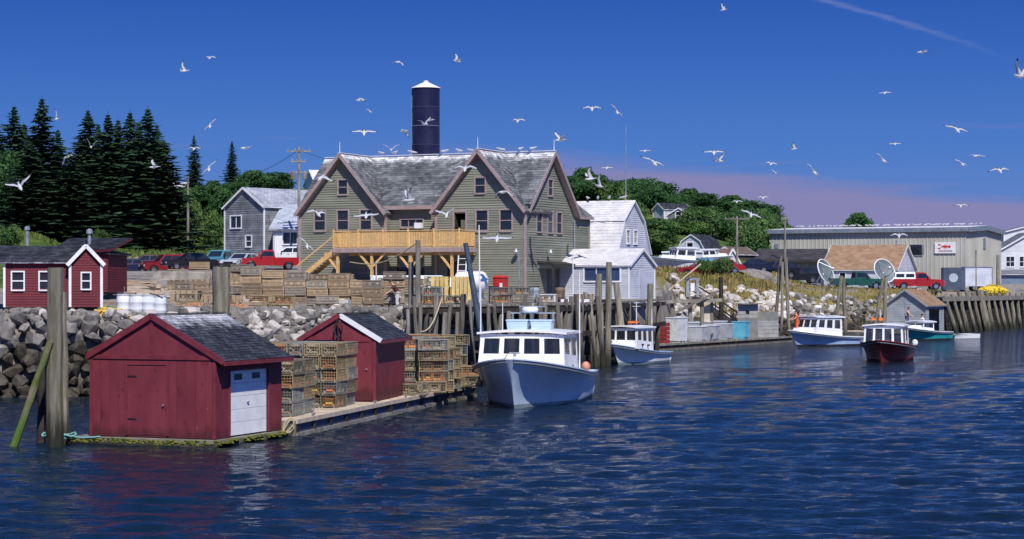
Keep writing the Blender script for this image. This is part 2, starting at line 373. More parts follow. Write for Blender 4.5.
# ------------------------------------------------------------------ water
def make_water():
    rg = np.random.RandomState(5)
    rows = []
    d = 4.0
    while d < 330:
        rows.append(d); d += max(.10, .62 * d * d / (F * HC)) if d > 24 else 1.2
    rows += [360, 420, 520, 700, 1000, 1600, 2600, 4200, 6500]
    ang = np.concatenate([np.linspace(-.9, -.34, 16), np.linspace(-.33, .33, 330), np.linspace(.34, .9, 16)])
    D = np.array(rows)[:, None]; Xg = D * ang[None, :]; Yg = np.broadcast_to(D, Xg.shape).copy()
    Zg = np.zeros_like(Xg); sp = np.gradient(np.array(rows))[:, None]
    for i in range(72):
        lam = 10 ** rg.uniform(math.log10(.26), math.log10(2.4)); th = rg.normal(0, .46) + .12
        kx, ky = math.sin(th) * 2 * math.pi / lam, math.cos(th) * 2 * math.pi / lam
        slope = .031 * (1.0 if lam < 2.5 else .62)
        amp = slope * lam / (2 * math.pi)
        fade = np.clip((lam / np.maximum(sp, .12) - 1.2) / 2.2, .0, 1.0)
        gust = .75 + .35 * np.sin(Xg * .09 + i) * np.sin(Yg * .07 + 2 * i)
        Zg += fade * gust * amp * np.sin(kx * Xg + ky * Yg + rg.uniform(0, 6.28))
    nr, nc = Xg.shape
    me = bpy.data.meshes.new('water')
    v = np.stack([Xg, Yg, Zg], -1).reshape(-1, 3)
    idx = np.arange(nr * nc).reshape(nr, nc)
    f = np.stack([idx[:-1, :-1], idx[:-1, 1:], idx[1:, 1:], idx[1:, :-1]], -1).reshape(-1, 4)
    me.from_pydata(v.tolist(), [], f.tolist()); me.polygons.foreach_set('use_smooth', [True] * len(f)); me.update()
    m = bpy.data.materials.new('sea_water'); m.use_nodes = True; q = NG(m.node_tree); b = m.node_tree.nodes['Principled BSDF']
    b.inputs['Base Color'].default_value = (.004, .012, .022, 1); b.inputs['Roughness'].default_value = .07; b.inputs['Specular IOR Level'].default_value = .42
    b.inputs['IOR'].default_value = 1.333
    co = q.n('ShaderNodeTexCoord').outputs['Object']; mp = q.n('ShaderNodeMapping'); q.set(mp.inputs[0], co); mp.inputs['Scale'].default_value = (.75, 1.5, 1)
    h = q.m('ADD', q.noise(mp.outputs[0], 1.1, 4, .6), q.m('MULTIPLY', q.noise(mp.outputs[0], 4.2, 3, .6), .30))
    bp = q.n('ShaderNodeBump'); bp.inputs['Distance'].default_value = .2; bp.inputs['Strength'].default_value = 1; q.set(bp.inputs['Height'], h)
    m.node_tree.links.new(bp.outputs[0], b.inputs['Normal'])
    me.materials.append(m)
    link('water', me, kind='structure')
make_water()

# ------------------------------------------------------------------ land
SH = [(-200, 78), (-60, 80), (-21, 82), (-17.5, 83), (-13.4, 84), (-9.5, 88), (-5.4, 95), (-1.6, 101), (5, 117), (10.4, 145), (15.3, 171), (24.7, 176), (35, 183), (40, 191), (43, 201), (54, 219), (66, 240), (130, 255), (300, 270)]
def ys(x):
    for (a, ya), (b, yb) in zip(SH[:-1], SH[1:]):
        if x <= b: return ya + (yb - ya) * max(0, (x - a)) / (b - a)
    return SH[-1][1]
def slope_w(x):
    if x < -17.5: return .8
    if x > 42: return 1.2
    if x < -12: return .8 + (x + 17.5) / 5.5 * 6
    return 7.0
CT = []
for px, py, d in [(-150, 312, 86), (20, 313, 84), (100, 317, 84), (170, 316, 88), (230, 315, 95), (300, 314, 105), (340, 314, 112), (400, 307, 112), (480, 303, 116), (560, 302, 122), (600, 301, 130),
                  (0, 300, 105), (60, 298, 105), (100, 292, 110), (170, 292, 115), (230, 290, 120), (60, 276, 130), (150, 276, 142), (200, 276, 142), (250, 274, 148), (300, 274, 140), (340, 284, 137), (400, 290, 136), (470, 295, 138), (540, 302, 134), (590, 302, 140),
                  (-100, 262, 140), (0, 266, 150), (60, 270, 156), (60, 272, 160), (110, 275, 168), (150, 275, 170), (200, 274, 170), (230, 271, 168), (270, 266, 163), (100, 252, 184), (130, 252, 184), (165, 252, 184), (200, 253, 184), (255, 251, 172), (300, 258, 172), (130, 272, 152), (180, 272, 153), (230, 271, 155), (275, 270, 158),
                  (-100, 235, 180), (0, 232, 180), (60, 232, 197), (100, 230, 196), (140, 230, 198), (165, 230, 196), (200, 224, 208), (250, 212, 220), (300, 218, 220), (400, 240, 210), (230, 200, 260), (300, 190, 290), (100, 205, 260), (0, 205, 260),
                  (640, 302, 142), (660, 300, 150), (655, 275, 172), (690, 276, 182), (730, 277, 186), (760, 284, 190), (680, 268, 192), (740, 268, 200), (620, 265, 200), (700, 255, 225), (640, 235, 250), (700, 232, 275), (760, 245, 270),
                  (600, 212, 320), (660, 212, 330), (700, 212, 330), (740, 222, 320), (770, 240, 310), (790, 258, 310), (820, 266, 320), (860, 266, 330), (620, 200, 400), (700, 212, 390), (760, 240, 390), (800, 258, 380),
                  (680, 293, 175), (700, 293, 177), (730, 292, 178), (760, 293, 180), (790, 297, 182), (815, 299, 184), (840, 299, 187), (865, 299, 189), (890, 299, 191), (925, 298, 197), (800, 290, 194), (840, 289, 198), (890, 289, 202), (950, 292, 212), (1024, 293, 225), (850, 284, 225), (950, 284, 240), (800, 284, 230), (1050, 284, 250), (900, 272, 330), (1000, 272, 330), (1200, 280, 300), (900, 262, 450), (500, 240, 330), (500, 225, 450)]:
    p = P(px, py, d); CT.append((p.x, p.y, p.z))
for x in (-600, -250, -80, 80, 250, 600):
    for y in (650, 1500, 4000): CT.append((x * y / 650, y, 12))
CTA = np.array(CT)
def gtop(x, y):
    d2 = (CTA[:, 0] - x) ** 2 + (CTA[:, 1] - y) ** 2 + 4.0
    w = d2 ** -1.9
    return float((w * CTA[:, 2]).sum() / w.sum())
def gz(x, y):
    o = y - ys(x)
    if o < 0: return max(-2.5, -.5 + o * .5)
    t = min(1, o / slope_w(x)); z = gtop(x, y)
    return -.5 + (z + .5) * (t if slope_w(x) > 2 else min(1, t * 1.2))
def G(px, d, dz=0): x = X(px, d); return Vector((x, d, gz(x, d) + dz))
def make_ground():
    xs = list(np.arange(-120, 150, 1.6)); xs = [-3000, -1500, -700, -400, -250, -180, -150] + xs + [165, 190, 230, 300, 450, 800, 1600, 3000]
    off = [-5, -2, -.5, 0, .4, .8, 1.2, 2, 3, 4, 5, 6, 7, 8] + list(np.arange(10, 130, 2.2)) + list(np.arange(131, 260, 6)) + [280, 320, 380, 480, 650, 1000, 1800, 3500, 6000]
    vs, cols = [], []
    for x in xs:
        for o in off:
            y = ys(x) + o; z = gz(x, y)
            n = noise.noise(Vector((x * .3, y * .3, 0))) * .12 + noise.noise(Vector((x * .07, y * .07, 3))) * .2
            if o > 7: z += n * min(1, (o - 7) / 8)
            vs.append((x, y, z))
            pxx = 512 + x / y * F
            gr = 0.0
            if y > 176 and pxx < 330: gr = min(1, (y - 176) / 5)
            if y > 120 and pxx < 62: gr = 1
            if y > 205 and pxx < 800: gr = 1
            if y > 300: gr = 1
            dry = 1.0 if (o > 5 and 640 < pxx < 770 and 165 < y < 196) else 0.0
            if 770 <= pxx < 960 and 5 < o < 13: dry = .7; gr = .4
            cols.append((gr, dry, max(0, 1 - max(0, z - .6) / 1.2) if o < 9 else 0, 1))
    nc, nr = len(off), len(xs)
    fs = [(i * nc + j, (i + 1) * nc + j, (i + 1) * nc + j + 1, i * nc + j + 1) for i in range(nr - 1) for j in range(nc - 1)]
    me = bpy.data.meshes.new('ground'); me.from_pydata(vs, [], fs)
    ca = me.color_attributes.new('cover', 'FLOAT_COLOR', 'POINT')
    ca.data.foreach_set('color', np.array(cols, dtype=np.float32).ravel())
    me.polygons.foreach_set('use_smooth', [True] * len(fs)); me.update()
    m = bpy.data.materials.new('ground_cover'); m.use_nodes = True; q = NG(m.node_tree); b = m.node_tree.nodes['Principled BSDF']
    at = q.n('ShaderNodeAttribute', attribute_name='cover'); sp = q.n('ShaderNodeSeparateColor'); q.set(sp.inputs[0], at.outputs['Color'])
    co = q.n('ShaderNodeTexCoord').outputs['Object']
    n1 = q.noise(co, .5, 7, .65); n2 = q.noise(co, 3.5, 6, .7)
    gravel = q.mix(q.ss(n2, .35, .65), (.20, .175, .15, 1), (.33, .30, .265, 1))
    gravel = q.mix(q.ss(n1, .48, .62), gravel, (.15, .135, .115, 1))
    grass = q.mix(q.ss(n1, .38, .62), (.045, .085, .016, 1), (.115, .15, .035, 1)); grass = q.mix(q.ss(n2, .5, .75), grass, (.05, .075, .02, 1))
    dryc = q.mix(q.ss(n2, .38, .6), (.30, .22, .09, 1), (.14, .15, .045, 1))
    c = q.mix(q.ss(q.m('ADD', sp.outputs[0], q.m('MULTIPLY', q.m('SUBTRACT', n1, .5), .8)), .35, .6), gravel, grass)
    c = q.mix(q.ss(q.m('ADD', sp.outputs[1], q.m('MULTIPLY', q.m('SUBTRACT', n1, .5), .8)), .35, .6), c, dryc)
    c = q.mix(q.ss(sp.outputs[2], .2, .7), c, (.03, .027, .02, 1))
    q.set(b.inputs['Base Color'], c); b.inputs['Roughness'].default_value = .95; b.inputs['Specular IOR Level'].default_value = .15
    bp = q.n('ShaderNodeBump'); bp.inputs['Distance'].default_value = .12; q.set(bp.inputs['Height'], n2); m.node_tree.links.new(bp.outputs[0], b.inputs['Normal'])
    me.materials.append(m); link('ground', me, kind='structure')
make_ground()

# ------------------------------------------------------------------ stones
def rock_mesh(seed, flat=.7):
    rg = random.Random(seed); bm = bmesh.new()
    for _ in range(25):
        p = Vector((rg.gauss(0, 1), rg.gauss(0, 1), rg.gauss(0, 1))).normalized()
        p = Vector([math.copysign(abs(c) ** .7, c) for c in p]) * rg.uniform(.85, 1.05)
        bm.verts.new((p.x, p.y * .8, p.z * flat))
    r = bmesh.ops.convex_hull(bm, input=bm.verts[:])
    for e in set(r.get('geom_interior', []) + r.get('geom_unused', [])):
        if isinstance(e, bmesh.types.BMVert) and e.is_valid: bm.verts.remove(e)
    me = bpy.data.meshes.new('stone'); bm.to_mesh(me); bm.free(); return me
ROCKS = {}
for nm, mt in (('a', granite), ('b', granite_pale), ('c', rock_wet)):
    ROCKS[nm] = []
    for i in range(7):
        me = rock_mesh(i + 11, .6 + .05 * i); me.materials.append(mt); ROCKS[nm].append(me)
rg = random.Random(8)
def put_stone(par, p, s, kind):
    o = link('stone', rg.choice(ROCKS[kind]), par, loc=p, rot=(rg.uniform(-.5, .5), rg.uniform(-.5, .5), rg.uniform(0, 6.3)), scale=(s * rg.uniform(.8, 1.3), s * rg.uniform(.8, 1.1), s * rg.uniform(.75, 1.1)))
    return o
# dry-laid sea wall under the little red house
sw = thing('sea_wall', 'rough granite block sea wall under the small red house', 'wall', (0, 0, 0))
z = -.2; row = 0
while z < 3.25:
    x = -26 + rg.uniform(0, .6)
    while x < -15.4:
        w = rg.uniform(.24, .56)
        if not (x > -17.3 and z > 2.8):
            o = put_stone(sw, (x + w, ys(x) + .05 + row * .06 + rg.uniform(-.2, .15), z + rg.uniform(-.08, .08)), w, 'a' if z > 1.9 + rg.uniform(-.5, .4) else 'c')
        x += w * 1.75
    z += .42; row += 1
for i in range(90):
    x = rg.uniform(-26, -13.5); y = ys(x) + rg.uniform(.5, 3.2); put_stone(sw, (x, y, gz(x, y) + .02), rg.uniform(.14, .42), rg.choice('aab'))
bank = bpy.data.objects.new('rock_bank', None); COL.objects.link(bank); bank['kind'] = 'structure'
n = 0
while n < 295:
    x = rg.uniform(-17, -2) if n < 215 else rg.uniform(-5.5, 4.5); o = rg.uniform(.2, 8.5) if n < 215 else rg.uniform(.4, 3.2); y = ys(x) + o; zz = gz(x, y)
    s = rg.uniform(.14, .42)
    put_stone(bank, (x, y, zz + s * .15), s, 'c' if zz < 1.2 else rg.choice('aab')); n += 1
mb = MB()
for i in range(1500):
    x = rg.uniform(-17, -2.5); o = rg.uniform(.1, 10.5); y = ys(x) + o; zz = gz(x, y); s = rg.uniform(.09, .3) if i < 1100 else rg.uniform(.25, .5)
    me = rg.choice(ROCKS['a']); mt = Matrix.Rotation(rg.uniform(0, 6.3), 3, 'Z') @ Matrix.Rotation(rg.uniform(-.5, .5), 3, 'X'); mb.mi = 2 if zz < 1.2 else rg.choice((0, 0, 1))
    mb.add([Vector((x, y, zz + s * .2)) + mt @ (v.co * s) for v in me.vertices], [tuple(f.vertices) for f in me.polygons])
mb.build('small_stones', [granite, granite_pale, rock_wet], bank, kind='stuff')
bank2 = bpy.data.objects.new('riprap', None); COL.objects.link(bank2); bank2['kind'] = 'structure'
big = []
for i in range(900):
    x = rg.uniform(13.5, 42); o = rg.uniform(.0, 7.4); y = ys(x) + o; zz = gz(x, y); px = 512 + x / y * F
    s = rg.uniform(.2, .5) * (1.1 if px < 800 else .9)
    k = 'c' if zz < (1.4 if px < 790 else 1.9) + rg.uniform(-.4, .3) else ('b' if px < 792 and rg.random() < .9 else rg.choice('aaab'))
    big.append((s, (x, y, zz + s * .2), k))
big.sort(key=lambda t: -t[0])
for s, p, k in big[:290]: put_stone(bank2, p, s, k)
mb = MB()
for s, p, k in big[290:]:
    me = rg.choice(ROCKS['a']); mt = Matrix.Rotation(rg.uniform(0, 6.3), 3, 'Z'); mb.mi = 'abc'.index(k)
    mb.add([Vector(p) + mt @ (v.co * s) for v in me.vertices], [tuple(f.vertices) for f in me.polygons])
mb.build('small_stones', [granite, granite_pale, rock_wet], bank2, kind='stuff')

# ------------------------------------------------------------------ trees and grass
bark = M('bark', (.07, .055, .04), (.12, .10, .08), 5, .9)
needle = M('spruce_needles', (.015, .038, .019), (.034, .070, .030), 1.2, .8, isl=.55, rnd=.15, trans=.12, spec=.15)
leaf_a = M('broad_leaves', (.024, .075, .024), (.06, .14, .038), .5, .7, isl=.5, rnd=.2, trans=.22, spec=.2)
leaf_b = M('bush_leaves', (.050, .115, .030), (.11, .185, .05), .6, .7, isl=.5, rnd=.22, trans=.25, spec=.2)
def spruce(h, w, seed):
    r2 = random.Random(seed); t = MB(); t.tube((0, 0, -.5), (0, 0, h * .97), h * .014 + .06, .02, 7)
    c = MB(); lv = int(h * 3.4); zb = h * .03
    for k in range(lv):
        f = k / (lv - 1); z = zb + (h - zb) * f ** .95; rad = w * ((1 - f) ** .82) * r2.uniform(.62, 1.22) + .10
        nb = max(4, int(5 + rad * 3.0)); a0 = r2.uniform(0, 6.3)
        for j in range(nb):
            a = a0 + 6.283 * j / nb + r2.uniform(-.25, .25); L = rad * r2.uniform(.55, 1.2) * (1 + .22 * math.sin(a * 2 + seed) * math.sin(f * 9 + seed))
            dr = Vector((math.cos(a), math.sin(a), 0)); sd_ = Vector((-dr.y, dr.x, 0))
            ns = max(3, int(L * 3.4)); droop = r2.uniform(.16, .34)
            for i in range(ns):
                u0 = i / ns; u = (i + .6) / ns
                p = dr * (L * u) + Vector((0, 0, z - droop * L * (u ** 1.3) + .14 * L * u ** 4))
                wd = (.40 * (1 - .55 * u) + .10) * (.6 + .25 * min(2, L)) * r2.uniform(.7, 1.2); ln = L / ns * 1.9
                tip = p + dr * ln + Vector((0, 0, r2.uniform(-.25, .02)))
                tl = r2.uniform(-.3, .3)
                c.add([p - dr * ln * .2, p + sd_ * wd + Vector((0, 0, tl * .3 - .12)), tip, p - sd_ * wd + Vector((0, 0, -tl * .3 - .12))], [(0, 1, 2, 3)])
                hg = r2.uniform(.2, .42)
                c.add([p - sd_ * wd * .55, p + sd_ * wd * .55, p + dr * ln * .5 + Vector((0, 0, -hg))], [(0, 1, 2)])
    c.tube((0, 0, h * .9), (0, 0, h * 1.03), .07, .01, 4)
    return t.mesh('trunk', bark), c.mesh('crown', needle)
def broad(h, w, seed, mat, leaf=.42, nl=30, dens=120, low=.22):
    r2 = random.Random(seed); t = MB(); t.tube((0, 0, -.6), (0, 0, h * .5), .035 * h, .02 * h, 7)
    c = MB(); cz = h * (low + (1 - low) * .5); rz = h * (1 - low) * .5
    for k in range(nl):
        while True:
            q = Vector((r2.uniform(-1, 1), r2.uniform(-1, 1), r2.uniform(-1, 1)))
            if .25 < q.length < 1: break
        q *= (.75 if q.length > .8 else 1)
        ctr = Vector((q.x * w * .8, q.y * w * .8, cz + q.z * rz * .84)); rr = r2.uniform(.22, .42) * w * (1 - .25 * max(0, q.z))
        if k < 9: t.tube((0, 0, h * r2.uniform(.2, .45)), ctr, .012 * h, .004 * h, 5)
        for j in range(dens):
            n = Vector((r2.gauss(0, 1), r2.gauss(0, 1), r2.gauss(0, 1) + .15)).normalized()
            p = ctr + Vector((n.x, n.y, n.z * .8)) * rr * r2.uniform(.55, 1.12) ** .6
            nn = (n + Vector((r2.uniform(-.8, .8), r2.uniform(-.8, .8), r2.uniform(-.5, .9)))).normalized()
            u = nn.orthogonal().normalized(); v = nn.cross(u); s = leaf * r2.uniform(.55, 1.15)
            c.add([p - u * s * .5, p + v * s * .34, p + u * s * .6, p - v * s * .34], [(0, 1, 2, 3)])
    return t.mesh('trunk', bark), c.mesh('crown', mat)
def put_tree(name, meshes, loc, label, cat, group, rz=0, sc=(1, 1, 1)):
    o = thing(name, label, cat, loc, rz, group); o.scale = sc
    link('trunk', meshes[0], o); link('crown', meshes[1], o); return o
SP = [spruce(13, 2.95, i + 3) for i in range(4)]
spr = [(14, 104, 232, 205, 'dark spruce with narrow top at the far left behind smaller spruces'), (42, 96, 240, 192, 'tall dark spruce behind the small red house, highest at far left'),
       (88, 108, 238, 194, 'dark spruce just right of the gap in the spruce clump'), (70, 150, 240, 186, 'low dark spruce filling the gap in the spruce clump'), (108, 112, 240, 190, 'dark spruce in the middle of the clump, third from its right edge'),
       (130, 110, 240, 190, 'dark spruce second from the right edge of the clump'), (148, 106, 241, 186, 'tall dark spruce near the right edge of the clump'), (164, 140, 242, 184, 'short dark spruce on the right edge of the clump'), (30, 140, 240, 184, 'low dark spruce in front of the far left spruces'),
       (194, 134, 205, 245, 'lone pointed spruce left of the two distant ones behind utility pole'), (232, 140, 200, 262, 'lone pointed spruce among green bushes above the grey house')]
spr += [(px, pt, 240, d, 'dark spruce in the shaded depth of the clump behind the front row') for px, pt, d in ((24, 122, 212), (58, 128, 210), (98, 122, 208), (118, 118, 207), (139, 120, 206), (157, 124, 204), (-6, 112, 206), (80, 135, 212))]
for i, (px, pt, pb, d, lb) in enumerate(spr):
    b_ = G(px, d); top = Zp(pt, d); h = top - b_.z; s = h / 13.3
    wv = {9: .62, 10: .68}.get(i, 1.0 if i not in (3, 7, 8) else 1.35)
    put_tree('spruce_tree', SP[i % 4], b_, lb, 'tree', 'spruces on the left bank', i * 1.7, (s * wv * 1.3, s * wv * 1.3, s))
BR = [broad(9, 4.2, 21, leaf_a, .50, 40, 130), broad(9, 4.6, 22, leaf_a, .50, 42, 130), broad(8, 4.4, 23, leaf_a, .5, 40, 120)]
BU = [broad(4, 2.9, 31, leaf_b, .34, 26, 110, .02), broad(4, 3.2, 32, leaf_b, .34, 26, 110, .02), broad(4, 3.0, 33, leaf_a, .34, 26, 110, .02)]
hill_lb = 'leafy green tree in the wood on the hill behind the white gambrel building'
def tree_at(px, pt, d, wpx, mesh, lb, grp, mh, mw, cat='tree', name='leafy_tree', k=0):
    b_ = G(px, d); h = max(4.0 if name == 'leafy_tree' else 2.2, Zp(pt, d) - b_.z); s = h / mh; w = wpx / F * d / 2 / mw
    put_tree(name, mesh, b_, lb, cat, grp, k * 2.1, (w, w, s))
for i, (px, pt, d, w) in enumerate([(585, 164, 330, 42), (606, 180, 320, 34), (640, 168, 345, 54), (622, 188, 330, 36), (660, 176, 350, 44), (672, 190, 335, 40), (690, 186, 345, 40), (655, 200, 325, 40), (745, 196, 330, 54), (732, 200, 335, 40), (765, 200, 330, 44), (758, 214, 325, 40), (720, 206, 345, 34), (704, 212, 335, 36), (775, 225, 325, 34)]):
    tree_at(px, pt, d, w * 1.15, BR[i % 3], hill_lb, 'trees of the hillside wood', 9, 4.6, k=i)
for i, (px, pt, d, w) in enumerate([(570, 198, 350, 50), (12, 140, 200, 50), (-12, 128, 215, 60), (255, 168, 250, 44), (278, 172, 255, 40), (236, 176, 245, 36), (214, 178, 240, 32), (208, 198, 215, 40), (180, 205, 205, 40), (225, 205, 210, 34), (190, 224, 192, 30), (214, 222, 190, 28), (859, 210, 420, 36)]):
    lb = ['leafy green tree seen past the right roof slope of the grey-green building', 'leafy tree at the left edge in front of the spruces', 'leafy tree cut by the left edge of the picture', 'round leafy tree on the ridge above the grey shingled house', 'round leafy tree left of the tall utility pole', 'small leafy tree beside the lone right spruce', 'small leafy tree between the two lone spruces', 'leafy bush behind the slim grey pole', 'leafy bush right of the spruce clump', 'leafy bush left of the grey shingled house', 'low leafy bush on the grass right of the spruces', 'low leafy bush beside the left wall of the grey shingled house', 'single round tree showing above the long warehouse roof'][i]
    tree_at(px, pt, d, w * 1.1, BR[i % 3] if i != 10 and i != 11 else BU[0], lb, None, 9 if i not in (10, 11) else 4, 4.6 if i not in (10, 11) else 3, k=i)
r3 = random.Random(77)
def outl(px, d):
    pts = [(560, 172), (585, 170), (640, 174), (665, 184), (690, 194), (715, 207), (735, 202), (765, 203), (782, 222), (810, 236)]
    o_ = next((a[1] + (b_[1] - a[1]) * (px - a[0]) / (b_[0] - a[0]) for a, b_ in zip(pts[:-1], pts[1:]) if a[0] <= px <= b_[0]), 236) + r3.uniform(1, 8)
    return max(o_, 218) if 636 < px < 698 and d < 316 else o_
for i in range(120):
    px = r3.uniform(600, 800); d = r3.uniform(228, 330); b_ = G(px, d); h = r3.uniform(2.6, 5.4); w = r3.uniform(.75, 1.25)
    if px > 770 and d < 265: continue
    if 668 < px < 745 and d < 248: continue
    h = min(h, Zp(outl(px, d), d) - b_.z)
    if h < 1.2: continue
    put_tree('bush', BU[i % 3], b_, 'green bush in the thicket between the hill wood and the white houses', 'bush', 'bushes of the hillside thicket', i * 1.3, (w, w, h / 4))
for i in range(26):
    px = r3.uniform(568, 792); d = r3.uniform(318, 352); b_ = G(px, d); h = r3.uniform(6.5, 9.5)
    h = min(h, Zp(outl(px, d), d) - b_.z)
    if h < 3: continue
    put_tree('leafy_tree', BR[i % 3], b_, hill_lb, 'tree', 'trees of the hillside wood', i * 1.9, (h / 9 * 1.0, h / 9 * 1.0, h / 9))
for i in range(22):
    px = r3.uniform(165, 292); d = r3.uniform(205, 250); pt = 192 + r3.uniform(-8, 14) + (250 - d) * .25
    tree_at(px, pt, d, r3.uniform(22, 38), BU[i % 3], 'green bush in the thicket behind the grey shingled house', 'bushes behind the grey house', 4, 3.1, 'bush', 'bush', i + 50)
for i, (px, pt, d, w, lb) in enumerate([(100, 232, 182, 26, 'round bush under the middle of the spruce clump'), (148, 226, 184, 34, 'light green bush at the foot of the right spruces'), (166, 228, 183, 22, 'small light green bush right of the spruce trunks'), (722, 268, 186, 28, 'low green bush in dry grass above the pale riprap'), (10, 222, 172, 34, 'bush above the left end of the small red house'), (703, 271, 184, 20, 'small green bush in dry grass near the dark post')]):
    tree_at(px, pt, d, w, BU[i % 2], lb, None, 4, 3.1, 'bush', 'bush', i + 90)
def grass_patch(name, label, spots, cols, n, hmin, hmax, seed):
    r2 = random.Random(seed); mb = MB()
    for i in range(n):
        px, d = spots(r2); p = G(px, d, -.05); h = r2.uniform(hmin, hmax); a = r2.uniform(0, 6.3); w = r2.uniform(.05, .16)
        u = Vector((math.cos(a), math.sin(a), 0)) * w; ln = Vector((r2.uniform(-.3, .3), r2.uniform(-.3, .3), 1)) * h
        mb.add([p - u, p + u, p + u * .3 + ln, p - u * .3 + ln * .96], [(0, 1, 2, 3)])
    o = mb.build(name, cols, kind='stuff'); o['label'] = label; o['category'] = 'grass'
gg = M('grass_blades', (.085, .15, .028), (.18, .23, .06), .35, .8, isl=.4, trans=.25)
gd = M('dry_grass_blades', (.34, .25, .10), (.22, .20, .06), .5, .85, isl=.35, trans=.2)
grass_patch('grass', 'long green grass on the bank below the spruces', lambda r: (r.uniform(-20, 330), r.uniform(177, 212)), gg, 34000, .12, .38, 1)
grass_patch('dry_grass', 'dry golden grass above the pale riprap', lambda r: (r.uniform(648, 772), r.uniform(171, 194)), gd, 9000, .2, .6, 2)
grass_patch('weedy_grass', 'thin weedy grass along the bank below the satellite dishes', lambda r: (r.uniform(772, 950), r.uniform(183, 203)), gd, 5000, .1, .35, 3)
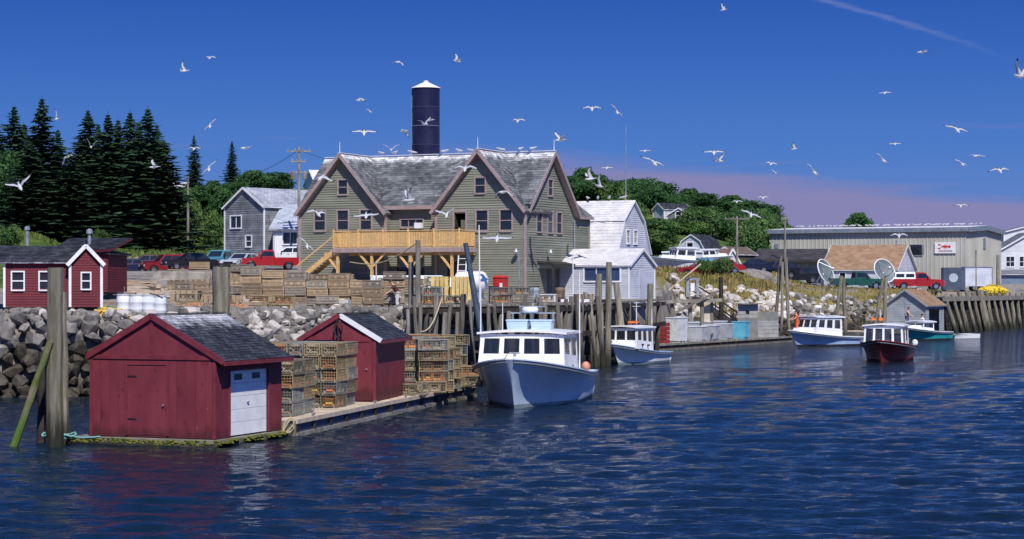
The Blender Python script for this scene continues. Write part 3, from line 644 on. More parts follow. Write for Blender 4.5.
# ------------------------------------------------------------------ red sheds on the floats
def red_shed(label, loc, rz, w, l, he, hr, rmat, garage=None, door=None, base=.0, hook=False, over=.26, seed=4, rake_white=False, overl=None):
    t = thing('red_shed', label, 'shed', loc, rz)
    def pan(nm, poly, e, mat=red_paint): mb = MB(); mb.prism(poly, e); return mb.build(nm, mat, t)
    npn = max(2, round(w / .32)); pw = w / npn; OV = {1: over, -1: over if overl is None else overl}
    for i in range(npn):                                   # plywood sheets below the band board
        x0, x1 = i * pw + .004, (i + 1) * pw - .004
        pan('wall_panel', [(x0, 0, base), (x1, 0, base), (x1, 0, he - .05), (x0, 0, he - .05)], (0, .04, 0))
    zt = lambda x: he + (hr - he) * (1 - abs(x - w / 2) / (w / 2))
    pan('gable_panel', [(.03, .002, he - .03), (w / 2 - .004, .002, he - .03), (w / 2 - .004, .002, hr - .02)], (0, .04, 0))
    pan('gable_panel', [(w / 2 + .004, .002, he - .03), (w - .03, .002, he - .03), (w / 2 + .004, .002, hr - .02)], (0, .04, 0))
    mb = MB(); mb.b(0, w, -.03, .045, he - .09, he + .03); mb.build('band_board', red_trim, t)
    mb = MB(); mb.b(w / 2 - .05, w / 2 + .05, -.028, 0, he + .03, hr - .1); mb.build('gable_post', red_trim, t)
    for s in (-1, 1):
        mb = MB(); x_e = w / 2 + s * (w / 2 + OV[s]); ze = he - (hr - he) / (w / 2) * OV[s]
        mb.bar((x_e, -.065, ze + .03), (w / 2, -.065, hr + .03), .035, .17); mb.build('rake_board', red_trim if not (rake_white and s > 0) else white, t)
        mb = MB(); mb.bar((w / 2 + s * w / 2, -.012, he - .02), (w / 2, -.012, hr - .06), .03, .12); mb.build('rake_trim', red_trim, t)
    mb = MB(); mb.b(-.02, .07, -.03, .02, base, he - .09); mb.build('corner_board', red_trim, t)
    mb = MB(); mb.b(w - .07, w + .03, -.03, .02, base, he - .09); mb.build('corner_board', red_trim, t)
    # side walls
    def side(x, e, gar):
        segs = [(0.02, l)] if not gar else [(0.02, gar[0]), (gar[1], l)]
        for a, b_ in segs:
            k = max(1, round((b_ - a) / .32))
            for i in range(k):
                y0, y1 = a + (b_ - a) * i / k + .003, a + (b_ - a) * (i + 1) / k - .003
                pan('wall_panel', [(x, y0, base), (x, y1, base), (x, y1, he), (x, y0, he)], (e, 0, 0))
        if gar: pan('wall_panel', [(x, gar[0], gar[3]), (x, gar[1], gar[3]), (x, gar[1], he), (x, gar[0], he)], (e, 0, 0))
    side(w, -.04, garage); side(0, .04, None)
    pan('back_wall', [(0, l, base), (w, l, base), (w, l, he), (w / 2, l, hr), (0, l, he)], (0, -.04, 0))
    # roof
    for s in (-1, 1):
        x_e = w / 2 + s * (w / 2 + OV[s]); ze = he - (hr - he) / (w / 2) * OV[s]
        A, B, C, D = V(x_e, -.08, ze), V(x_e, l + .12, ze), V(w / 2, l + .12, hr), V(w / 2, -.08, hr); up = V(0, 0, .05)
        mb = MB(); pts = [A, B, C, D] if s > 0 else [D, C, B, A]
        mb.hexa([p for p in pts] + [p + up for p in pts]); ro = mb.build('roof', red_trim, t)
        mb = MB(); u2 = V(0, 0, .056); shingles(mb, A + u2, B + u2, C + u2, D + u2, .145, .30, .02, seed + s); mb.build('shingles', rmat, ro, kind='stuff')
        mb = MB(); mb.bar((x_e + s * .012, -.08, ze - .01), (x_e + s * .012, l + .12, ze - .01), .03, .12); mb.build('fascia', red_trim, t)
    mb = MB(); mb.bar((w / 2, -.09, hr + .085), (w / 2, l + .13, hr + .085), .16, .025); mb.build('ridge_cap', shingle_dark, t)
    if door:
        x0, x1, z1 = door
        d_ = pan('door', [(x0, -.012, base + .06), (x1, -.012, base + .06), (x1, -.012, z1), (x0, -.012, z1)], (0, .03, 0))
        mb = MB()
        for a, b_, c, e in ((x0 - .07, x0, base + .05, z1 + .07), (x1, x1 + .07, base + .05, z1 + .07), (x0, x1, z1, z1 + .07)): mb.b(a, b_, -.032, .0, c, e)
        mb.build('door_trim', red_paint, t)
        mb = MB()
        for z in (base + .5, z1 - .35): mb.b(x0 + .0, x0 + .3, -.028, -.012, z, z + .04)
        mb.build('hinge', blk, d_)
        mb = MB(); mb.tube((x1 - .1, -.02, 1.15), (x1 - .1, -.07, 1.15), .03, .03, 8); mb.build('door_handle', steel, d_)
    if garage:
        y0, y1, z0, z1 = garage
        gd_ = None; n = 5; h = (z1 - z0) / n; xg = w - .07
        mb = MB(); mb.b(w - .03, w + .03, y0 - .07, y0, z0, z1 + .07); mb.b(w - .03, w + .03, y1, y1 + .07, z0, z1 + .07); mb.b(w - .03, w + .032, y0, y1, z1, z1 + .07)
        gd_ = mb.build('garage_door', red_trim, t, label='white sectional garage door')
        for i in range(n):
            mb = MB(); mb.b(xg - .03, xg, y0, y1, z0 + i * h + .004, z0 + (i + 1) * h - .004)
            if False:
                for k in range(2):                          # pressed fields
                    a = y0 + .06 + k * (y1 - y0) / 2; mb.b(xg, xg + .012, a, a + (y1 - y0) / 2 - .12, z0 + i * h + .07, z0 + (i + 1) * h - .07)
            mb.build('panel', white, gd_)
        for k in (.16, .62):
            a = y0 + k * (y1 - y0); mb = MB(); mb.b(xg, xg + .014, a, a + .46, z1 - h + .1, z1 - .1); mb.build('pane', glass, gd_)
        mb = MB(); mb.b(xg, xg + .05, (y0 + y1) / 2 - .05, (y0 + y1) / 2 + .05, z0 + h * 2.46, z0 + h * 2.54); mb.build('handle', steel, gd_)
    if hook:
        mb = MB(); pts = [V(w / 2 - .03, -.2, hr - .1)] + [V(w / 2 + .14 * math.sin(a), -.22, hr - .48 - .3 * math.cos(a)) for a in [i * .5 for i in range(13)]]
        mb.path(pts, .028, 6); mb.build('hanging_rope', blk, t)
    return t
S1 = red_shed('large dark red floating shed with white garage door, nearest in the water', (-12.27, 58.25, 0), R(-21), 4.12, 4.05, 2.55, 3.68, shingle_gull, garage=(.85, 3.2, .24, 2.12), door=(1.25, 2.55, 2.3), base=.22, over=.32, overl=.1)
ft = thing('shed_float', 'low weedy timber float under the nearest red shed', 'float', (-12.27, 58.25, 0), R(-21))
for y in (-.28, 1.2, 2.7, 4.15):
    mb = MB(); mb.tube((-.55, y, .02), (4.32, y, .02), .17, .15, 9); mb.build('log', wood_dark, ft, True)
mb = MB(); mb.b(-.5, 4.27, -.4, 4.3, .12, .2); mb.build('deck', wood_grey, ft)
mb = MB(); r2 = random.Random(3)
for i in range(360):
    e = r2.random(); 
    if e < .55: p = V(r2.uniform(-.5, 4.27), -.41, .15)
    else: p = V(4.28, r2.uniform(-.4, 4.3), .15)
    a = r2.uniform(0, 6.3); s = r2.uniform(.02, .055); mb.ell(p + V(0, 0, r2.uniform(-.1, .05)), (s * 1.6, s, s * .6), 5, 3)
mb.build('weed_fringe', weed, ft, kind='stuff')
S2 = red_shed('smaller red shed standing on the long float beside lobster traps', (-7.30, 70.45, .5), R(-10.2), 2.55, 4.5, 2.26, 3.02, shingle_dark, door=(1.5, 2.35, 2.1), hook=True, over=.24, seed=9, rake_white=True)

# ------------------------------------------------------------------ long floats
def float_dock(label, p0, p1, wd, z=.5, posts=6, deckm=wood_pale, capw=None, blockm=None):
    p0, p1 = Vector(p0), Vector(p1); L = (p1 - p0).length; rz = math.atan2(p1.y - p0.y, p1.x - p0.x)
    t = thing('float_dock', label, 'float', (p0.x, p0.y, 0), rz)      # local x along the seaward edge, y to the land
    mb = MB(); k = int(L / .15)
    for i in range(k): mb.b(i * L / k + .006, (i + 1) * L / k - .006, .02 + random.uniform(-.03, .0), wd, z - .05, z + random.uniform(-.004, .006))
    mb.build('deck_planks', deckm, t, kind='stuff')
    for y in (-.06, wd + .0):
        mb = MB(); mb.b(-.02, L + .02, y, y + .075, z - .1, z + .035); mb.build('cap_board', capw or wood_pale, t)
        mb = MB(); mb.b(0, L, y + .0, y + .07, .0, .13); mb.build('lower_rail', wood_grey, t)
    for x in (-.06, L):
        mb = MB(); mb.b(x, x + .06, 0, wd, .02, z - .01); mb.build('end_board', wood_grey, t)
    for i in range(posts + 1):
        x = .1 + (L - .2) * i / posts; mb = MB(); mb.b(x - .09, x + .09, -.03, .06, .1, z - .08); mb.build('post', wood_dark, t)
    for i in range(posts):
        x0 = .1 + (L - .2) * i / posts + .1; x1 = .1 + (L - .2) * (i + 1) / posts - .1; mb = MB(); mb.b(x0, x1, .03, .8, -.15, z - .06); mb.build('buoyancy_block', blockm or navy_block, t)
    for i in (1, posts - 1):
        x = L * i / posts + .4; mb = MB(); mb.b(x - .15, x + .15, .12, .17, z + .06, z + .1); mb.b(x - .05, x + .05, .12, .17, z, z + .06); mb.build('cleat', steel, t)
    return t
navy_block = M('navy_float_block', (.035, .05, .10), (.06, .08, .14), 3, .5, stain=((.02, .02, .02), 3, .55, .15))
FL1 = float_dock('near half of the long wooden float, stacked with traps', (-6.53, 60.5, 0), (-4.30, 70.3, 0), 4.2)
FL2 = float_dock('far half of the long wooden float carrying the smaller red shed', (-4.28, 70.4, 0), (-1.50, 82.2, 0), 4.0)
mb = MB(); r2 = random.Random(4); c = V(-6.75, 60.4, .52)
mb.path([c + V(.16 * math.cos(a) * (1 + .1 * math.sin(3 * a)), -.02, -.16 - .22 * math.sin(a * .9)) for a in [i * .45 for i in range(30)]], .022)
tag(mb.build('mooring_rope', rope_mat), 'pale yellow rope looped over the near corner of the long float', 'rope')
mb = MB(); c = V(-13.0, 57.4, .25)
for k in range(3): mb.path([c + V((.25 + .12 * k) * math.cos(a + k), .16 * math.sin(a + k), .03 * k + .05 * math.sin(3 * a)) for a in [i * .4 for i in range(17)]], .03)
mb.path([c + V(.2, 0, .02), c + V(.7, -.1, -.03), c + V(1.2, -.05, .0)], .03)
tag(mb.build('rope_coil', rope_teal), 'teal and grey rope tangle at the foot of the tall mooring pile', 'rope')

# ------------------------------------------------------------------ piles
def pile(label, a, b_, r0, r1=None, mat=None, n=10, cat='pile', name='pile', group=None, seed=0):
    a, b_ = Vector(a), Vector(b_); r1 = r1 or r0 * .9; o = None
    r2 = random.Random(seed or int(abs(a.x * 31 + a.y * 7))); mb = MB(); k = 6; prev = None
    for i in range(k + 1):
        f = i / k; c = a.lerp(b_, f) + V(r2.uniform(-.03, .03), r2.uniform(-.03, .03), 0) * (0 if i in (0, k) else 1); r = r0 + (r1 - r0) * f
        ring = [c - V(0, 0, a.z * 0) + V(math.cos(6.283 * j / n) * r * r2.uniform(.93, 1.06), math.sin(6.283 * j / n) * r * r2.uniform(.93, 1.06), r2.uniform(-.015, .015) if i == k else 0) for j in range(n)]
        base = len(mb.v); mb.v += [tuple(p) for p in ring]
        if prev is not None:
            for j in range(n): mb.f.append((prev + j, prev + (j + 1) % n, base + (j + 1) % n, base + j)); mb.m.append(0)
        prev = base
    mb.f.append(tuple(range(prev, prev + n))); mb.m.append(0)
    o = mb.build(name, mat or pile_mat)
    if label: tag(o, label, cat, group)
    return o
pile('thick weathered mooring pile, tallest at far left of the nearest shed', V(X(55, 57.2), 57.2, -1.5), V(X(56, 57.2), 57.2, Zp(268, 57.2)), .25, .235)
pile('thinner mooring pile leaning behind the thick left mooring pile', V(X(66, 57.75), 57.75, -1.5), V(X(61, 57.7), 57.7, Zp(292, 57.7)), .19, .16)
pile('slanting green-weeded pole propped against the left mooring pile', V(X(8, 57), 57, -.5), V(X(50, 56.9), 56.9, Zp(342, 57)), .13, .10, M('weedy_pole', (.10, .13, .03), (.19, .17, .10), 2, .8, bands=[(1.3, .5, (.08, .16, .02), .8)], bump=.01, bsc=15))
pile('short black pile between the slanting pole and the thick mooring pile', V(X(40, 58.2), 58.2, -1), V(X(42, 58.2), 58.2, Zp(352, 58.2)), .14, .12, wood_dark)
pile('mooring pile standing behind the roof of the nearest red shed', V(X(221, 66), 66, -1.5), V(X(221, 66), 66, Zp(267, 66)), .3, .29)

# ------------------------------------------------------------------ lobster traps
def trap_mesh(wire, net, fill, seed, lath=False):
    r2 = random.Random(seed); L, W_, H = 1.12, .54, .38; mb = MB(); w = .011
    def br(p, q, w=w): mb.bar(p, q, w, w)
    if not lath:
        nx, ny, nz = 12, 6, 4
        for y in (0, W_):
            for i in range(nx + 1): br((L * i / nx, y, 0), (L * i / nx, y, H))
            for k in range(nz + 1): br((0, y, H * k / nz), (L, y, H * k / nz))
        for x in (0, L):
            for i in range(1, ny): br((x, W_ * i / ny, 0), (x, W_ * i / ny, H))
            for k in range(nz + 1): br((x, 0, H * k / nz), (x, W_, H * k / nz))
        for i in range(1, nx): br((L * i / nx, 0, H), (L * i / nx, W_, H))
        for i in range(1, ny): br((0, W_ * i / ny, H), (L, W_ * i / ny, H))
    else:
        for y in (0, W_):
            for k in range(5): mb.b(0, L, y - .01, y + .01, .02 + k * .078, .02 + k * .078 + .048)
        for x in (0, L):
            for k in range(5): mb.b(x - .01, x + .01, 0, W_, .02 + k * .078, .02 + k * .078 + .048)
        for i in range(6): mb.b(0, L, i * .1, i * .1 + .055, H, H + .015)
    for x in (0, L):                                       # heavier frame edges
        for y in (0, W_): br((x, y, 0), (x, y, H), .024)
        br((x, 0, 0), (x, W_, 0), .024); br((x, 0, H), (x, W_, H), .024)
    for y in (0, W_): br((0, y, 0), (L, y, 0), .024); br((0, y, H), (L, y, H), .024)
    cage = mb.mesh('cage', wire)
    mb = MB()
    for y in (.06, W_ - .06): mb.b(-.02, L + .02, y - .025, y + .025, -.045, -.008)
    run = mb.mesh('runner', wood_tan)
    mb = MB()                                              # funnel net heads hung inside
    for xc, s in ((.34, 1), (.72, 1)):
        for (ya, yb) in ((.03, .23), (W_ - .03, W_ - .23)):
            mb.add([(xc - .2, ya, .03), (xc + .2, ya, .03), (xc + .2, ya, H - .03), (xc - .2, ya, H - .03), (xc - .07, yb, .14), (xc + .07, yb, .14), (xc + .07, yb, .27), (xc - .07, yb, .27)],
                   [(0, 1, 5, 4), (1, 2, 6, 5), (2, 3, 7, 6), (3, 0, 4, 7)])
    mb.add([(.02, .03, .03), (.02, W_ - .03, .03), (.2, W_ * .6, .15), (.2, W_ * .4, .15), (.02, .03, H * .75), (.02, W_ - .03, H * .75)], [(0, 1, 2, 3), (4, 3, 2, 5)])
    mb.add([(.02, .03, .012), (L, .03, .012), (L, W_, .012), (.02, W_, .012)], [(0, 1, 2, 3)])
    nets = mb.mesh('net_head', net)
    mb = MB()
    if fill == 'buoy':
        mb.tube((.3, .2, .12), (.62, .3, .14), .075, .06, 8); mb.tube((.05, .14, .1), (.05, .36, .1), .05, .05, 7)
    elif fill == 'rope':
        for k in range(3): mb.path([V(.25 + .17 * math.cos(a) + .2 * k, .27 + .15 * math.sin(a), .05 + .05 * k + .02 * math.sin(4 * a)) for a in [i * .5 for i in range(13)]], .02, 4)
        mb.path([V(.02, .1 + .05 * i, .06 + .05 * (i % 2)) for i in range(8)], .022, 4)
    else:
        for k in range(3): mb.b(.3 + k * .25, .5 + k * .25, .2, .3, .015, .08)
        mb.b(.03, .1, .15, .4, .02, .09)
    fm = {'buoy': orange if seed % 2 else yellow, 'rope': M('trap_rope', (.50, .46, .36), (.62, .58, .48), 9, .9), 'brick': M('ballast_brick', (.32, .12, .08), (.40, .17, .12), 9, .9)}[fill]
    return cage, run, nets, mb.mesh({'buoy': 'buoy', 'rope': 'rope_coil', 'brick': 'ballast'}[fill], fm)
TR = [trap_mesh(wire_a, net_mat, 'rope', 1), trap_mesh(wire_b, net_or, 'brick', 2), trap_mesh(wire_c, net_mat, 'buoy', 3), trap_mesh(wire_a, net_or, 'buoy', 4), trap_mesh(wire_b, net_mat, 'rope', 5), trap_mesh(wire_c, net_mat, 'brick', 6)]
TL = [trap_mesh(M('lath_%d' % i, c, None, 5, .88, isl=.25, rnd=.28), net_mat, f, 7 + i, True) for i, (c, f) in enumerate([((.34, .245, .15), 'rope'), ((.27, .20, .135), 'brick'), ((.24, .21, .17), 'rope')])]
def put_trap(ms, p, rz, label, group, tilt=0):
    t = thing('lobster_trap', label, 'lobster trap', p, rz, group)
    if tilt: t.rotation_euler = (tilt, 0, rz)
    for nm, me in zip(('cage', 'runner', 'net_head', None), ms): link(nm or me.name.split('.')[0], me, t)
    return t
rt = random.Random(12)
ORD = 'first second third fourth fifth sixth seventh eighth ninth tenth eleventh twelfth thirteenth fourteenth fifteenth sixteenth seventeenth eighteenth nineteenth twentieth'.split()
def ordn(n): return ORD[n] if n < 20 else ('twenty-' if n < 29 else 'thirty-') + ORD[(n - 20) % 10] if n != 29 else 'thirtieth'
ROWN = ['topmost', 'second from top', 'third from top', 'fourth from top', 'fifth from top']; COLN = ['first', 'second', 'third', 'fourth', 'fifth', 'sixth', 'seventh']
def stack(cols, z, rows, rz, label, group, lib, jit=.05, gap=.43):
    for ci, (x, y) in enumerate(cols):
        n = rows[ci] if isinstance(rows, (list, tuple)) else rows
        for k in range(n):
            lbl = '%s trap in %s column, %s' % (ROWN[min(n - 1 - k, 4)] if k or n < 3 else 'lowest', COLN[ci], label)
            put_trap(rt.choice(lib), (x + rt.uniform(-jit, jit), y + rt.uniform(-jit, jit), z + .05 + k * gap), rz + rt.uniform(-.05, .05) + (math.pi if rt.random() < .0 else 0), lbl, group)
DV = V(.222, .975); DN = V(-.975, .222, 0) if False else V(.975, -.222, 0)   # float direction, seaward normal
def fl(u, v): p = V(-6.53, 60.5, 0) + V(.222, .975, 0) * u - V(.975, -.222, 0) * v; return (p.x, p.y)
aF = math.atan2(.975, .222)
stack([fl(6.0, .65), fl(6.0, 1.24), fl(6.0, 1.83), fl(6.0, 2.42)], .5, [5, 5, 5, 5], aF, 'from right, front of stack between red sheds', 'traps between the two red sheds', TR)
stack([fl(7.3, .75), fl(7.3, 1.35), fl(7.3, 1.95), fl(7.3, 2.55), fl(7.2, 3.1)], .5, [5, 5, 5, 5, 5], aF, 'from right, back of stack between red sheds', 'traps between the two red sheds', TR)
stack([fl(1.6, .62), fl(2.9, .72), fl(1.65, 1.22), fl(2.95, 1.33), fl(4.3, 1.9), fl(4.3, 2.5)], .5, [4, 4, 4, 4, 3, 4], aF, 'stack at near end of long float', 'traps at the near end of the long float', TR)
ST2 = 'lobster trap in the rough stack between the smaller red shed and the big boat'
GS2 = 'traps between the smaller red shed and the boat'
stack([(-4.25, 76.0), (-3.55, 75.6), (-4.6, 77.2), (-3.3, 76.6)], .5, [4, 5, 5, 4], R(12), 'front cluster right of smaller red shed', GS2, TR, .08, .40)
stack([(-3.9, 78.5), (-3.0, 78.1), (-3.3, 79.6), (-4.2, 79.8)], .5, [5, 4, 5, 5], R(24), 'middle cluster right of smaller red shed', GS2, TR, .08, .40)
stack([(-3.7, 81.3), (-2.9, 81.0), (-2.35, 80.2), (-4.3, 82.0)], .5, [5, 5, 2, 5], R(8), 'far cluster right of smaller red shed', GS2, TR, .08, .41)
put_trap(TR[0], (-4.35, 74.2, .55), R(-24), 'single lobster trap on the float edge against the smaller red shed', None)
put_trap(TR[4], (-2.25, 79.0, .55), R(70), 'single lobster trap on deck right beside the boat bow', None)
# ------------------------------------------------------------------ boats
def hull_mesh(L, B, fb, fs, draft=.5, rake=.9, zb=.14, nst=26, fl=.62, pw=.72):
    def bs(t): return B / 2 * (max(.006, math.sin(math.pi / 2 * min(1, t / .46))) ** pw) * (1 - .10 * max(0, (t - .5) / .5) ** 2)
    def bw(t): return B / 2 * .88 * (max(.004, math.sin(math.pi / 2 * min(1, t / .62))) ** 1.25) * (1 - .06 * max(0, (t - .6) / .4) ** 2)
    zs = lambda t: fs + (fb - fs) * (1 - t) ** 2.1
    LV = [1, .97, .8, .6, .4, .2]
    mb = MB(); rows = []
    for i in range(nst + 1):
        t = (i / nst) ** 1.25; S, Wl = bs(t), bw(t); z1 = zs(t); ring = []
        for f in LV:
            z = zb + (z1 - zb) * f; h = Wl + (S - Wl) * (f ** (1 + (1 - t) * 1.1)); ring.append((h, z))
        ring += [(Wl, zb), (Wl * .97, 0), (Wl * .80, -draft * .5), (0.012, -draft)]
        pts = []
        for h, z in ring:
            x = t * L + rake * (1 - t) ** 3 * (1 - max(-.3, z) / fb); pts.append((x, h, z))
        rows.append(pts)
    nr = len(rows[0])
    for sgn in (1, -1):
        base = len(mb.v)
        for r_ in rows: mb.v += [(x, y * sgn, z) for x, y, z in r_]
        for i in range(nst):
            for j in range(nr - 1):
                a, b_, c, d = base + i * nr + j, base + i * nr + j + 1, base + (i + 1) * nr + j + 1, base + (i + 1) * nr + j
                mb.f.append((a, b_, c, d) if sgn < 0 else (d, c, b_, a)); mb.m.append(1 if j >= 6 else (2 if j == 0 else 0))
    o1 = nst * nr; o2 = (nst + 1) * nr + nst * nr                                 # transom and stem strip
    for j in range(nr - 1):
        mb.f.append((o1 + j, o1 + j + 1, o2 + j + 1, o2 + j)); mb.m.append(1 if j >= 6 else 0)
        mb.f.append((j, j + 1, (nst + 1) * nr + j + 1, (nst + 1) * nr + j)); mb.m.append(1 if j >= 6 else 0)
    def hb(t, z):
        f = min(1, max(0, (z - zb) / (zs(t) - zb))); return bw(t) + (bs(t) - bw(t)) * (f ** (1 + (1 - t) * 1.1))
    bs.hb = hb
    return mb, bs, zs, bw
def winwall(mb, bl, br_, tr, tl, n, v0=.38, v1=.88, mg=.06, gp=.06, th=.05):
    """wall slab with n window openings; returns the pane corners"""
    bl, br_, tr, tl = map(Vector, (bl, br_, tr, tl)); q = lambda u, v: bl.lerp(br_, u).lerp(tl.lerp(tr, u), v)
    S = lambda u0, u1, a, b_: mb.slab(q(u0, a), q(u1, a), q(u1, b_), q(u0, b_), th)
    S(0, 1, 0, v0); S(0, 1, v1, 1); w = (1 - 2 * mg - (n - 1) * gp) / n; S(0, mg, v0, v1); S(1 - mg, 1, v0, v1); panes = []
    for i in range(n):
        u0 = mg + i * (w + gp); panes.append((q(u0, v0), q(u0 + w, v0), q(u0 + w, v1), q(u0, v1)))
        if i < n - 1: S(u0 + w, u0 + w + gp, v0, v1)
    return panes
def panes(par, ps, mat=None, th=.014, inset=.02):
    for a, b_, c, d in ps:
        nn = (b_ - a).cross(d - a).normalized() * inset; mb = MB(); mb.slab(a - nn, b_ - nn, c - nn, d - nn, th); mb.build('pane', mat or glass, par)
def lobster_boat(label, stem, theta, L, B, fb, fs, hullm, botm, railm, house=None, nf=3, ns=2, name='lobster_boat', trunk=True, deckz=.45, group=None, canopy=False, capm=None, pw=.72):
    """stem = waterline stem point; theta = heading, 0 = bow straight at the camera, + = stern swings right"""
    rz = math.pi / 2 - theta; t = thing(name, label, 'boat', (stem[0], stem[1], 0), rz, group)
    mb, bs, zs, bw = hull_mesh(L, B, fb, fs, pw=pw); mb.build('hull', [hullm, botm, railm], t, True)
    n = 22; W_ = capm or white_gel
    mb = MB()                                               # rail cap round the sheer
    for s in (1, -1):
        pts = [V(L * (i / n) ** 1.25, s * bs((i / n) ** 1.25), zs((i / n) ** 1.25)) for i in range(n + 1)]
        for a, b_ in zip(pts[:-1], pts[1:]): mb.bar(a + V(0, 0, .02), b_ + V(0, 0, .02), .11, .05)
    mb.bar(V(L, -bs(1), zs(1) + .02), V(L, bs(1), zs(1) + .02), .11, .05); mb.build('rail', railm, t)
    mb = MB()
    for s in (1, -1):
        pts = [V(L * (i / n) ** 1.25 + .01, s * (bs((i / n) ** 1.25) + .012), zs((i / n) ** 1.25) - .10) for i in range(n + 1)]
        for a, b_ in zip(pts[:-1], pts[1:]): mb.bar(a, b_, .05, .045)
    mb.build('rub_rail', M('rub_rail_grey', (.16, .18, .22), None, 3, .6), t)
    xa, xb, hw, zh, rk = house                               # house front x, back x, half width, roof z, windscreen rake
    ta = xa / L
    mb = MB(); k = 12                                        # foredeck, cambered
    for i in range(k):
        t0, t1 = (ta + .05) * i / k, (ta + .05) * (i + 1) / k
        for s in (1, -1): mb.add([(t0 * L, s * bs(t0) * .97, zs(t0) - .03), (t1 * L, s * bs(t1) * .97, zs(t1) - .03), (t1 * L, 0, zs(t1) + .06), (t0 * L, 0, zs(t0) + .02)], [(0, 1, 2, 3)])
    mb.build('foredeck', W_, t)
    iw = lambda t_: min(bs(t_) - .28, bs.hb(max(.02, t_ - .07 * max(0, 1 - t_)), deckz) - .12)
    mb = MB()                                                # side decks + cockpit sole
    for i in range(14):
        t0, t1 = ta + (1 - ta) * i / 14, ta + (1 - ta) * (i + 1) / 14
        for s in (1, -1): mb.add([(t0 * L, s * bs(t0) * .98, zs(t0) - .02), (t1 * L, s * bs(t1) * .98, zs(t1) - .02), (t1 * L, s * iw(t1), zs(t1) - .02), (t0 * L, s * iw(t0), zs(t0) - .02),
                                        (t1 * L, s * iw(t1), deckz), (t0 * L, s * iw(t0), deckz)], [(0, 1, 2, 3), (3, 2, 4, 5)])
        mb.add([(t0 * L, -iw(t0), deckz), (t1 * L, -iw(t1), deckz), (t1 * L, iw(t1), deckz), (t0 * L, iw(t0), deckz)], [(0, 1, 2, 3)])
    mb.build('cockpit', W_, t)
    z0 = zs(ta) - .05; z0b = zs(xb / L) - .1; ov = .05
    if trunk:
        mb = MB(); x0 = xa * .38; h0 = bs(x0 / L) * .62
        mb.hexa([V(x0, -h0, zs(x0 / L)), V(xa, -hw * .86, z0), V(xa, hw * .86, z0), V(x0, h0, zs(x0 / L)), V(x0 + .2, -h0 * .85, zs(x0 / L) + .28), V(xa, -hw * .8, z0 + .42), V(xa, hw * .8, z0 + .42), V(x0 + .2, h0 * .85, zs(x0 / L) + .28)])
        mb.build('trunk_cabin', W_, t)
    frt = (V(xa, hw, z0), V(xa, -hw, z0), V(xa + rk, -hw * .95, zh), V(xa + rk, hw * .95, zh))
    sdr = lambda s: (V(xa, -hw, z0), V(xb, -hw, z0b), V(xb, -hw * .95, zh), V(xa + rk, -hw * .95, zh)) if s < 0 else (V(xb, hw, z0b), V(xa, hw, z0), V(xa + rk, hw * .95, zh), V(xb, hw * .95, zh))
    mb = MB(); vv = .42 if not canopy else .06
    ps = winwall(mb, *frt, nf, vv, .88, .05, .055); ps2 = []
    if ns:
        for s in (-1, 1): ps2 += winwall(mb, *sdr(s), ns, vv + .02, .88, .07, .09)
    wh = mb.build('wheelhouse', W_, t); panes(wh, ps + ps2, glass_boat)
    mb = MB(); k = 6                                         # cambered roof slab
    for i in range(k):
        y0, y1 = -hw - ov + (2 * hw + 2 * ov) * i / k, -hw - ov + (2 * hw + 2 * ov) * (i + 1) / k
        c = lambda y: .09 * (1 - (y / (hw + ov)) ** 2)
        mb.hexa([V(xa + rk - .14, y0, zh + c(y0)), V(xb + .3, y0, zh - .02 + c(y0)), V(xb + .3, y1, zh - .02 + c(y1)), V(xa + rk - .14, y1, zh + c(y1)), V(xa + rk - .14, y0, zh + .08 + c(y0)), V(xb + .3, y0, zh + .06 + c(y0)), V(xb + .3, y1, zh + .06 + c(y1)), V(xa + rk - .14, y1, zh + .08 + c(y1))])
    mb.build('roof', W_, t)
    return t, bs, zs
def vents(t, pts, mat=blk, s=(.12, .10, .10)):
    for p in pts: mb = MB(); mb.box(p, s); mb.build('vent', mat, t)
def mast(t, p, h, r=.02, arms=(), nm='mast', mat=white, lean=(0, 0)):
    mb = MB(); p = Vector(p); q = p + V(lean[0], lean[1], h); mb.tube(p, q, r, r * .6, 6)
    for z, w in arms: mb.bar(p.lerp(q, z) - V(0, w / 2, 0), p.lerp(q, z) + V(0, w / 2, 0), .03, .03)
    return mb.build(nm, mat, t)
hull_blue = M('pale_blue_hull', (.52, .63, .77), (.60, .70, .81), .8, .2, spec=.55, st=(1, 1, .3), stain=[((.34, .46, .62), 3.5, .58, .15), ((.36, .28, .2), 5, .67, .06)])
bottom_grey = M('grey_bottom', (.20, .27, .30), (.26, .33, .35), 2, .6, stain=((.05, .06, .05), 3, .58, .1))
hull_white = M('white_hull', (.74, .77, .82), (.82, .84, .86), .8, .22, spec=.5, st=(1, 1, .3), stain=[((.55, .56, .56), 3, .62, .12), ((.40, .30, .2), 5, .70, .06)])
hull_red = M('dark_red_hull', (.17, .018, .016), (.22, .026, .022), 1, .3, spec=.45)
hull_teal = M('teal_hull', (.02, .28, .30), (.03, .34, .36), 1, .3, spec=.45)
hull_lblue = M('light_blue_hull', (.34, .47, .70), (.42, .54, .74), 1, .25, spec=.5)
bottom_dark = M('dark_bottom', (.02, .022, .025), (.05, .045, .04), 2, .7)
bottom_red = M('red_bottom', (.14, .02, .015), None, 2, .7)
